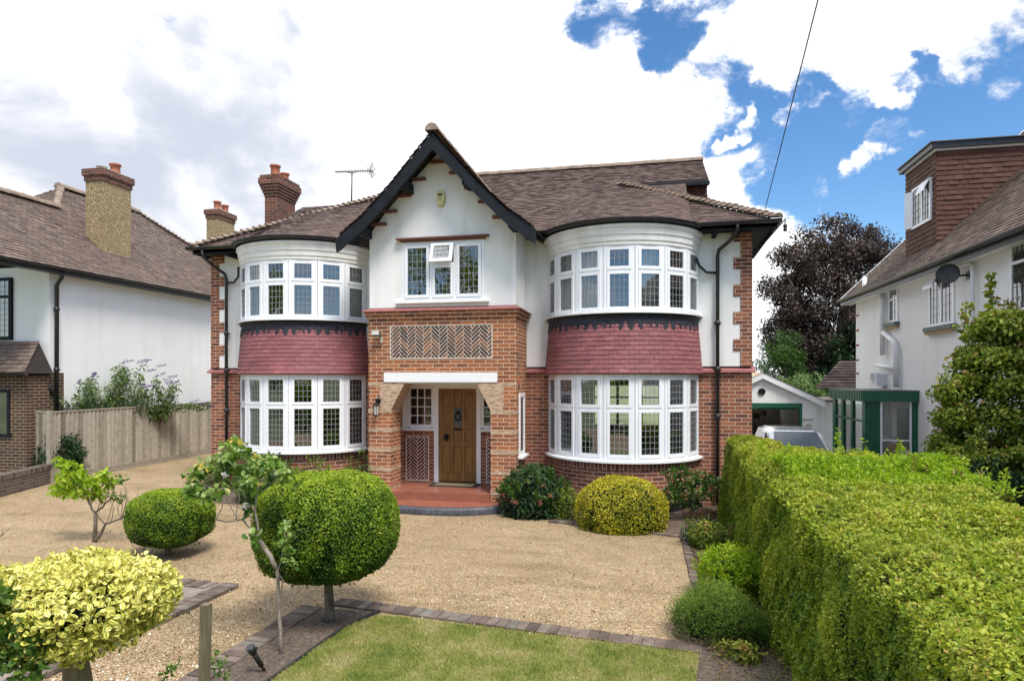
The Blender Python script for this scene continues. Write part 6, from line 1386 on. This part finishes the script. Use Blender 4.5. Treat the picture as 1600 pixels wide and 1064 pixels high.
# open-branched rhododendron
rbz = Vector((.55, 11.6, 0)); dr_ = 11.25
cl_ = [(Q(x, y, r.uniform(-.3, .3)), .12) for x, y in [(1052, 742), (1066, 738), (1082, 748), (1098, 745), (1110, 752), (1060, 760), (1050, 775), (1075, 768), (1092, 768), (1106, 768), (1064, 782), (1048, 768), (1085, 782)]]
shoot_tree('rhododendron', rbz, 'open-branched rhododendron with leathery leaves at the right end of the bay', 'shrub', [([rbz, Q(1082, 800), Q(x, y)], .018, .008) for x, y in ((1052, 770), (1068, 745), (1098, 750), (1108, 768), (1085, 770), (1060, 780))], cl_, 'leaf_mid', .12, 44, 'bark', ovate=True, ratio=.32, tone0=.30, jit=.4, droop=.1)
bush('low_plant', 1082, 850, 30, 24, 'tiny white-flowered plant at the far end of the brick border edging', 'leaf_dark', .035, 900, core=None, extra=lambda f, c, rx, ry, h: clumps(f, [c+np.array([x, -.05, .1]) for x in (-.1, .05, .12)], [.02]*3, 10, .03, 'flower_white'))
bush('low_plant', 1110, 862, 66, 44, 'loose olive green perennial behind the lime green clump', 'leaf_olive', .045, 2600, amp=.07, core=None, extra=sprigs('leaf_mid', 50, .04, .16))
bush('low_plant', 1150, 868, 50, 36, 'sparse brown and green plant at the foot of the hedge behind the lime clump', 'leaf_olive', .05, 900, amp=.08, core=None, extra=sprigs('leaf_brown', 20, .03, .14))
bush('lime_clump', 1148, 944, 98, 82, 'bright lime green clump of upright shoots beside the hedge border', 'leaf_lime', .045, 5200, amp=.05, ratio=.3, jit=.9, topb=.2, extra=sprigs('leaf_lime', 150, .045, .14, .5))
def heath(px, py, w_, h_, label, n, seed):
    def ex(f, c, rx, ry, h):
        d = dirs(n, -.15); q, nr = sellip(d, rx, ry, h*.56, 2.4); q += nr*(.10*wob(q, 5, px))[:, None]
        for p, nn in zip(q+c, nr):
            m_ = 9; L_ = .12*RG.uniform(.4, 1.4); k = np.linspace(0, 1, m_)[:, None]; dd = unit((nn*.7+np.array([0, 0, .8])+RG.normal(size=3)*.3)[None])[0]
            f.add(p+dd*k*L_, unit(RG.normal(size=(m_, 3))), .028, 'leaf_heath', tone=.1+.55*k[:, 0]+.25*max(0, nn[2])+RG.normal(0, .08), tdir=np.tile(dd, (m_, 1))*.9+RG.normal(size=(m_, 3))*.8, ratio=.16)
    return bush('heather', px, py, w_, h_, label, 'leaf_heath', .03, 4000, extra=ex, ratio=.2, amp=.10, dy=.42, jit=.9, kk=5)
toned('leaf_heath', [(0, (.02, .04, .008)), (.4, (.065, .12, .015)), (.75, (.16, .25, .03)), (1, (.30, .38, .05))], .6, 3, .2, .25)
heath(1122, 1012, 146, 84, 'dense dark green heather mound overhanging the end of the brick edging', 3000, 3)
heath(1195, 1020, 60, 60, 'greyer straggly heather between the dark mound and the hedge', 700, 4)
bush('low_plant', 1165, 1040, 70, 26, 'small pale green leafy weed beside the lawn corner', 'leaf_olive', .05, 450, core=None, amp=.05, ovate=True)
# litter and weeds in the border
f = Fol(); q = RG.uniform([.55, 4.6], [1.35, 6.3], (9000, 2)); q = q[wob(np.c_[q, q[:, :1]*0], 9, 2)+RG.normal(0, .5, len(q)) > -.1]
q3 = np.c_[q, RG.uniform(.012, .07, len(q))]; f.add(q3, np.tile([0, 0, 1.], (len(q3), 1)), .035, 'leaf_brown', jit=1.2, ratio=.22, tsp=.5); f.add(q3[::5]+[0, 0, .03], np.tile([0, 0, 1.], (len(q3[::5]), 1)), .035, 'leaf_mid', jit=1.2, ratio=.3)
q = RG.uniform([.6, 6.3], [1.9, 12.6], (9000, 2)); q3 = np.c_[q, RG.uniform(.012, .03, len(q))]; f.add(q3, np.tile([0, 0, 1.], (len(q3), 1)), .04, 'leaf_brown', tone=RG.uniform(0, .45, len(q3)), jit=.7, ratio=.4)
tag(f.build('leaf_litter'), 'dry twigs, dead leaves and small weeds on the border soil', kind='stuff')
# plants below the left bay
bush('low_plant', 482, 790, 60, 76, 'mid-green bushy plant below the left bay window', 'leaf_mid', .06, 1500, core=None, ratio=.32, extra=sprigs('leaf_lime', 40, .06, .2, .2))
bush('low_plant', 556, 788, 44, 88, 'upright bright green shrub tight against the left porch pillar', 'leaf_mid', .06, 1700, core=None, ratio=.4, extra=sprigs('leaf_lime', 50, .05, .22, .15))
bush('low_plant', 335, 762, 70, 46, 'loose green plant at the left corner of the brick house', 'leaf_mid', .06, 2200, core=None, extra=sprigs('leaf_olive', 50, .05, .2))
bush('flower_clump', 402, 790, 90, 72, 'deep green leafy clump with pale flowers behind the rose tree', 'leaf_mid', .075, 4200, ovate=True, ratio=.3, topb=.15, jit=.8, extra=lambda f, c, rx, ry, h: (sprigs('leaf_mid', 90, .09, .22, .3)(f, c, rx, ry, h), clumps(f, [c+np.array([x, -.4, z]) for x, z in ((-.3, .3), (.2, .35), (.1, .05))], [.03]*3, 12, .04, 'flower_white')))
# weeds at the bottom left
f = Fol(); t = thing('weed', G(330, 1050), 'small green seedling weeds in the shingle beside the thin stake', 'weed')
for x, y in ((335, 1040), (345, 1030), (262, 1050), (270, 1040), (350, 1050), (318, 1015), (328, 1022)):
    c = np.array(D(x, y, 4.75)); clumps(f, [c], [.05], 26, .035, 'leaf_mid', ovate=True, ratio=.5, tone0=.7)
f.build('leaves', t)
sp = G(404, 1046); t = thing('spot_light', sp, 'small black garden spotlight on a spike leaning in the soil bed', 'garden light')
m = M(); a, b = D(415, 1050, 5.45), D(393, 1014, 5.35); b2_ = Vector((a.x, a.y, 0)); m.tube([b2_, a, a.lerp(b, .5)], .012, 6); m.tube([a.lerp(b, .3), a.lerp(b, .95)], .022, 10); m.tube([a.lerp(b, .85), b+(b-a).normalized()*.03], [.03, .038], 12); m.bar(b+Vector((-.05, 0, .0)), b+Vector((.05, 0, .015)), .02, .02); build('lamp_head', m, 'gutter_black', t)
# scattered larger pebbles
m = M(); r = random.Random(12)
sf = Fol(); q = RG.uniform([-7.5, 3.3], [.5, 8.2], (60000, 2)); keep = ~inside(q, pts) & ~inside(q, np.array([[p[0], p[1]] for p in BA])) & (q[:, 1] < 4+RG.uniform(0, 1, len(q))**1.5*4.5) & ((q[:, 1] > 6.0+.0*q[:, 0]) | (q[:, 0] < -3.6)); q = q[keep]
q3 = np.c_[q, np.full(len(q), .004)]; n = len(q3); sf.add(q3, np.tile([0, 0, 1.], (n, 1)), .018, 'pebble', ratio=.8, jit=.5, fold=.25, tsp=.5)
toned('pebble', [(0, (.20, .13, .075)), (.35, (.42, .30, .17)), (.75, (.62, .47, .30)), (1, (.85, .78, .65))], .9, 3, .1)
tag(sf.build('shingle'), 'loose pale shingle stones lying on the driveway', kind='stuff')

# ------------------------------------------------------------------ hedge
hz = 1.50
t = thing('hedge', (2.1, 8, 0), 'long clipped green hornbeam hedge filling the right foreground', 'hedge')
f = Fol()
def hedge_top(y): return 1.43+.05*np.clip((y-6)/4, 0, 1)
n = 360000
yy = 1.6+10.8*RG.uniform(0, 1, n)**1.6
x0 = 1.16+.02*(yy-5.6); x1 = np.where(yy < 8.2, 2.82+.06*(yy-5), 3.0-.42*(yy-8.2)).clip(1.7, 9)
# cross-section perimeter: left face, rounded shoulder, top
s_ = RG.uniform(0, 1, n); P_ = np.zeros((n, 3)); Nn_ = np.zeros((n, 3)); h = hedge_top(yy)
left = s_ < .42; k = s_/.42
zf = k*(h-.12); xf = x0+.14*(k**1.5)
P_[left] = np.c_[xf, yy, zf][left]; Nn_[left] = [-1, 0, .15]
top = ~left; kt = (s_-.42)/.58; xt = x0+.14+(x1-x0-.14)*kt; edge = np.clip(1-(xt-x0-.14)/.28, 0, 1)
P_[top] = np.c_[xt, yy, h-.13*edge**2][top]; nn_ = np.c_[-edge, np.zeros(n), np.ones(n)]; Nn_[top] = unit(nn_)[top]
w1_, w2_, w3_ = wob(P_, 3.2, 1), wob(P_, 11, 2), wob(P_, 30, 3)
off = .035*w1_+.045*w2_+.022*w3_-RG.exponential(.02, n).clip(0, .08)
P_ = P_+Nn_*off[:, None]; P_[:, 2] = np.maximum(P_[:, 2], .01)
patch = wob(P_, 1.6, 8)
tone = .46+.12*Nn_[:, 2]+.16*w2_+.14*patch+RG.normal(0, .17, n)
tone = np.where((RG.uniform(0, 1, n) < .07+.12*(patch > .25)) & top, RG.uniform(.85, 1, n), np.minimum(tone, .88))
near = yy < 5.2
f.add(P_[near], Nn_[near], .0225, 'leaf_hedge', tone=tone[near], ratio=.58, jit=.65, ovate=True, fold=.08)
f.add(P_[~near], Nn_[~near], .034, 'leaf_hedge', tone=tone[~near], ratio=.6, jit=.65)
# short shoots standing proud
ns = 2600; ys = 2.6+7*RG.uniform(0, 1, ns)**1.4; xs_ = 1.25+RG.uniform(0, 1, ns)*1.5
bp = np.c_[xs_, ys, hedge_top(ys)-.13*np.clip(1-(xs_-1.3)/.28, 0, 1)**2]; bp[:, 2] += .045*wob(bp, 3.2, 1)
for j in range(6):
    dd = np.c_[np.sin(bp[:, 0]*91)*.5, np.cos(bp[:, 1]*77)*.5, np.full(ns, .55)]
    f.add(bp+dd*j*.014, np.tile([0, 0, 1.], (ns, 1)), .032, 'leaf_hedge', tone=np.clip(.5+.05*j+RG.normal(0, .15, ns), 0, .9), ratio=.55, jit=.9)
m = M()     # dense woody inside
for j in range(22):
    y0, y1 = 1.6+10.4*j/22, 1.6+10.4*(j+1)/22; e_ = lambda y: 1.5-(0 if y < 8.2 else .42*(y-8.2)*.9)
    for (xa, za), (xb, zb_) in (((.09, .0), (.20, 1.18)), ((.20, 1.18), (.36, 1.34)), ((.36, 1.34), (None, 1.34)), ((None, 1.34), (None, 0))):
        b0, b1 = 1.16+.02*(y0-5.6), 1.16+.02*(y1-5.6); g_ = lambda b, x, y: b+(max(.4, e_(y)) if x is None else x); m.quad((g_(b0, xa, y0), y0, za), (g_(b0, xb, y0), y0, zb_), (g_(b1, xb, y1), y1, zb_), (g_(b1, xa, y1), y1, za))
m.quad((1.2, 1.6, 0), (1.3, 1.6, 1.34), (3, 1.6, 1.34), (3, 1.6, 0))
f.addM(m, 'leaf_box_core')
f.build('leaves', t)
# lime shoots row rising from the hedge
t = thing('privet_shoots', (2.6, 7.6, 0), 'band of bright lime green privet shoots standing above the middle of the hedge', 'hedge')
f = Fol(); n = 15000; yy = RG.normal(7.9, .45, n); xx = RG.uniform(1.5, 3.35, n); hh = 1.44+.10*np.exp(-((yy-8.0)/.5)**2)
p = np.c_[xx, yy, hh+RG.uniform(-.05, .04, n)]; p[:, 2] += .04*wob(p, 6, 5)
f.add(p, np.tile([0, -.3, 1.], (n, 1)), .045, 'leaf_lime', tone=.45+RG.normal(0, .22, n)+.15*wob(p, 5, 3), ratio=.42, jit=.9, up=.6)
for i in range(150):
    x, y = RG.uniform(1.5, 3.4), RG.normal(7.9, .4); L_ = RG.uniform(.06, .20)*(1.7 if i % 17 == 0 else 1); m_ = 16; k = np.linspace(0, 1, m_)[:, None]; b = np.array([x, y, 1.44]); dd = np.array([RG.normal(0, .15), RG.normal(0, .15), 1])
    f.add(b+dd*k*L_, unit(RG.normal(size=(m_, 3))), .05, 'leaf_lime', tone=.4+.5*k[:, 0], tdir=RG.normal(size=(m_, 3))+[0, 0, .5], ratio=.4)
for x, y, yb_ in ((1311, 672, 745), (1190, 690, 740), (1408, 690, 745), (1345, 700, 745), (1237, 695, 740)):
    a, b = np.array(D(x, y, 8.0)), np.array(D(x, yb_, 8.0)); m_ = 46; k = np.linspace(.3, 1, m_)[:, None]
    f.add(b+(a-b)*k, unit(RG.normal(size=(m_, 3))), .075, 'leaf_lime', tone=.45+.4*RG.uniform(0, 1, m_), tdir=RG.normal(size=(m_, 3))*[1, 1, .2], ratio=.35)
f.build('leaves', t)
# ------------------------------------------------------------------ shrubs and trees of the neighbours
def crown_pts(c, rx, ry, rz, n, lo=-.7, seed=1, hollow=.35):
    d = dirs(n, lo); k = RG.uniform(hollow, 1, (n, 1))**.5; p = d*k*np.array([rx, ry, rz]); p *= (1+.18*wob(p, 2.2/max(rx, .1)*1.4, seed))[:, None]; return p+np.array(c)
def tree(name, base, c, rx, ry, rz, label, mat, ncl, rcl, dens, ls, trunk_r, cat='tree', seed=1, lo=-.7, tone0=.4, barkmat='bark', limbs=14, group=None, cpts=None, **k):
    t = thing(name, base, label, cat, group); m = M(); b = Vector(base); C_ = Vector(c); r = random.Random(seed)
    m.tube(wv([b, b.lerp(C_, .5), C_+Vector((0, 0, rz*.4))], 4, trunk_r*.5), [trunk_r*(1-.75*i/8) for i in range(9)], 10)
    cp = crown_pts(c, rx, ry, rz, ncl, lo, seed) if cpts is None else cpts
    for i in range(limbs):
        e = Vector(cp[i*len(cp)//limbs]); s_ = b.lerp(C_, r.uniform(.45, .95)); mid = s_.lerp(e, .5)+Vector((0, 0, -.08*rz)); m.tube(wv([s_, mid, e], 3, .06*rx/3), [trunk_r*.4*(1-.85*j/6) for j in range(7)], 6)
    build('trunk', m, barkmat, t); f = Fol()
    rs = rcl*RG.uniform(.6, 1.3, len(cp)); clumps(f, list(cp), list(rs), dens, ls, mat, tone0=tone0, **k); f.build('crown', t); return t
# copper beech
bc_ = Vector((10.6, 37.5, 5.2)); 
tree('copper_beech', (9.3, 37.5, -.45), bc_, 4.9, 4.2, 5.4, 'big dark copper beech tree between the brick house and the white house', 'leaf_copper', 600, .60, 160, .16, .45, seed=3, lo=-.95, tone0=.42, limbs=30, ratio=.55)
cone = D(1168, 640, 30)
tree('green_tree', (7.6, 33, -.45), (6.3, 33, 2.0), 1.3, 1.4, 2.7, 'mid green tree in front of the copper beech on its left', 'leaf_mid', 110, .45, 110, .13, .2, seed=4, lo=-.9, tone0=.18)
tree('dark_conifer', (12.2, 34, -.45), (10.9, 34, 2.6), 3.3, 2.0, 3.4, 'very dark green tree mass beside the white house, low before the beech', 'leaf_dark', 230, .5, 110, .15, .2, seed=5, lo=-.9, tone0=.2)
g_ = D(1245, 605, 28.5)
tree('pale_shrub', (g_.x, g_.y, -.45), (g_.x+.1, g_.y, 1.4), 2.2, 1.4, 1.25, 'pale grey-green bushy shrub rising behind the garage roof', 'leaf_pale', 120, .32, 60, .15, .1, seed=6, lo=-.6, tone0=.5, cat='shrub', limbs=6) if 'leaf_pale' in MATS else (toned('leaf_pale', [(0, (.05, .09, .03)), (.5, (.14, .22, .08)), (1, (.27, .36, .15))], .5, 3, .2, LF), tree('pale_shrub', (g_.x, g_.y, -.45), (g_.x+.1, g_.y, 1.4), 2.2, 1.4, 1.25, 'pale grey-green bushy shrub rising behind the garage roof', 'leaf_pale', 120, .32, 60, .15, .1, seed=6, lo=-.6, tone0=.5, cat='shrub', limbs=6))
# acer at the right edge
ma = D(1545, 640, 9.6)
zz_ = RG.uniform(0, 1, 460)**1.1; an_ = RG.uniform(0, 6.283, 460); lay = .45*np.floor(zz_*6)/6+.55*zz_+.03*RG.uniform(0, 1, len(zz_))
rr_ = 1.16*(1-lay)**.62*RG.uniform(.45, 1.03, 460)**.6*(1+.12*np.sin(3*an_+lay*9))
mpts = np.c_[ma.x+.22+rr_*np.cos(an_), ma.y+rr_*np.sin(an_), .95+2.6*lay-.12*rr_]
tree('maple_tree', (ma.x+.15, ma.y, 0), (ma.x+.27, ma.y, 2.2), 1.10, 1.0, 1.38, 'bushy olive-green maple tree in front of the white house wall', 'leaf_olive', 300, .18, 110, .058, .07, cpts=mpts, seed=7, lo=-.95, tone0=.50, ovate=True, ratio=.7, limbs=12, droop=.2)
tc_ = thing('climbing_shoot', (D(1545, 440, 10.5).x, D(1545, 440, 10.5).y, 1.5), 'tall thin leafy climber shoot rising above the maple tree', 'climber')
m = M(); pl_ = [D(x, y, 10.5) for x, y in ((1530, 600), (1538, 540), (1545, 500), (1550, 470), (1548, 430))]; m.tube(pl_, [.012, .01, .008, .006, .003], 5); m.tube([D(1520, 600, 10.5), D(1505, 520, 10.5), D(1512, 470, 10.5)], [.01, .008, .004], 5); build('stem', m, 'bark', tc_)
f = Fol(); clumps(f, [np.array(D(x, y, 10.5)) for x, y in ((1548, 432), (1550, 445), (1546, 458), (1552, 470), (1545, 482), (1540, 495), (1530, 500), (1512, 480), (1508, 492), (1515, 505), (1502, 512), (1525, 515), (1545, 510), (1556, 500), (1535, 525), (1510, 525), (1575, 478), (1580, 490))], [.045, .05, .05, .06, .06]+[.09]*13, 34, .065, 'leaf_olive', ovate=True, ratio=.8, tone0=.6); f.build('leaves', tc_)
dp = D(1545, 745, 8.6)
tree('dark_shrub', (dp.x, dp.y, 0), (dp.x, dp.y, .75), .75, .6, .72, 'dark spreading shrub under the maple beside the hedge', 'leaf_dark', 70, .15, 70, .06, .03, seed=8, cat='shrub', limbs=5, tone0=.35)
dp = D(1450, 735, 11.2)
tree('ivy_clump', (dp.x+.15, dp.y, 0), (dp.x+.1, dp.y, .85), .55, .5, .38, 'glossy ivy over the low fence beside its post', 'leaf_mid', 50, .12, 60, .065, .02, seed=9, cat='ivy', limbs=3, tone0=.35, ovate=True, ratio=.9)
dp = D(1520, 770, 6.6); t = thing('red_tipped_shoots', (dp.x, dp.y, 0), 'sparse shoots with copper-pink tips along the far edge of the hedge on the right', 'shrub')
f = Fol()
for i in range(60):
    x = RG.uniform(1425, 1640); b = np.array(D(x, 735+.33*(x-1425)+RG.uniform(-10, 14), 6.9-.0045*(x-1425))); L_ = RG.uniform(.05, .22); m_ = 12; k = np.linspace(0, 1, m_)[:, None]
    f.add(b+np.array([RG.normal(0, .2), RG.normal(0, .2), 1])*k*L_, unit(RG.normal(size=(m_, 3))), .05, 'leaf_brown' if i % 3 == 0 else 'leaf_lime', tone=.3+.5*k[:, 0], tdir=RG.normal(size=(m_, 3))+[0, 0, .3], ratio=.4)
f.build('leaves', t)
m = M(); a = D(1555, 795, 6.9)
tag(build('green_bin', (lambda q: (q.box(5.0, 5.9, 9.6, 10.3, 0, 1.05), q.box(4.96, 5.94, 9.56, 10.34, 1.05, 1.10), q)[2])(M()), 'green_paint', None, loc=(5.4, 9.9, 0)), 'dark green low box half hidden under the maple', 'bin')
# buddleia behind the fence
bd = thing('buddleia', (-14.1, 14.5, 0), 'loose green buddleia with purple flower spikes above the wooden fence', 'shrub'); r = random.Random(21)
f = Fol(); m = M()
def bw(x, y, d): return D(x, y, d)
spk = []
for i in range(34):
    x = r.uniform(78, 265); k = (x-78)/190; dpt = 15.9+3*k; tx = x+r.uniform(-20, 26); env = 560+30*abs((x-190)/90)+r.uniform(0, 45)
    if x < 110: env += 35
    a, b = bw(x, 662, dpt), bw(tx, env, dpt); m.tube([a, a.lerp(b, .5)+Vector((0, 0, .05)), b], [.012, .008, .003], 5)
    for j in range(7): q = a.lerp(b, .2+.12*j); clumps(f, [np.array(q)], [.13], 16, .13, 'leaf_pale' if i % 3 else 'leaf_mid', ratio=.28, tone0=.55, droop=.25)
    if i % 2 == 0: spk.append((b, Vector((r.uniform(.1, .35)*r.choice((1, 1, -1)), 0, r.uniform(.02, .14)))))
for x, y in ((215, 565), (245, 573), (256, 600), (78, 598), (108, 602), (310, 632), (322, 636), (298, 628), (262, 590), (230, 580)): spk.append((bw(x, y, 17.2), Vector((.28, 0, .05))))
for b, v in spk:
    k = np.linspace(0, 1, 60)[:, None]; f.add(np.array(b)+np.array(v)*k+RG.normal(size=(60, 3))*.022*(1.1-k), unit(RG.normal(size=(60, 3))), .035, 'flower_purple')
for x in range(275, 330, 8): clumps(f, [np.array(bw(x, 636, 19))], [.15], 30, .12, 'leaf_mid', ratio=.3)
clumps(f, [np.array(bw(x, 650-r.uniform(0, 28), 15.9+3*(x-78)/190)) for x in range(80, 270, 6)], [.2]*32, 34, .12, 'leaf_pale', ratio=.3, tone0=.35)
build('stems', m, 'bark', bd); f.build('leaves', bd)
dp = G(75, 745)
tree('dark_shrub', (-14.0, 12.75, 0), (-14.05, 12.95, .55), .5, .35, .62, 'dark feathery shrub in the corner between the neighbouring brick pier and the fence', 'leaf_dark', 60, .17, 60, .13, .03, seed=10, cat='shrub', limbs=4, tone0=.5, ratio=.22)
# trees across the road, seen only in the window panes
for i, (x, y, h_, w_) in enumerate(((-16, -19, 13, 5), (-7, -22, 8.5, 4.5), (3.5, -20, 7.5, 4), (9, -21, 10, 4), (-26, -20, 11, 5), (18, -20, 9, 5), (-1.5, -9, 2.4, 2.4), (-11, -10, 2.6, 3))):
    tree('street_tree', (x, y, 0), (x, y, h_*.58), w_, w_*.8, h_*.46, ['tall broad green tree across the road, reflected in the gable window', 'green tree across the road opposite the porch', 'lower round tree across the road opposite the right bay', 'full green tree across the road, right of the others', 'broad tree far left across the road', 'tree far right across the road', 'rounded front garden bush on the lawn edge behind the camera', 'wide front garden bush by the entrance behind the camera'][i], 'leaf_mid' if i % 2 else 'leaf_hedge', 110, w_*.18, 26, w_*.11, .25*w_/4, seed=30+i, lo=-.9, limbs=6, tone0=.4)
print('TOTAL verts', sum(len(o.data.vertices) for o in bpy.data.objects if o.type == 'MESH'))

f = Fol(); q = RG.uniform([-9, 4.5], [.5, 12], (420, 2)); q3 = np.c_[q, np.full(len(q), .016)]
f.add(q3, np.tile([0, 0, 1.], (len(q3), 1)), .035, 'leaf_brown', jit=.5, ratio=.5, tsp=.5); f.add(q3[:60]+[.3, .2, 0], np.tile([0, 0, 1.], (60, 1)), .04, 'leaf_mid', jit=.9, ratio=.4)
tag(f.build('fallen_leaves'), 'a few fallen leaves scattered over shingle and lawn', kind='stuff')
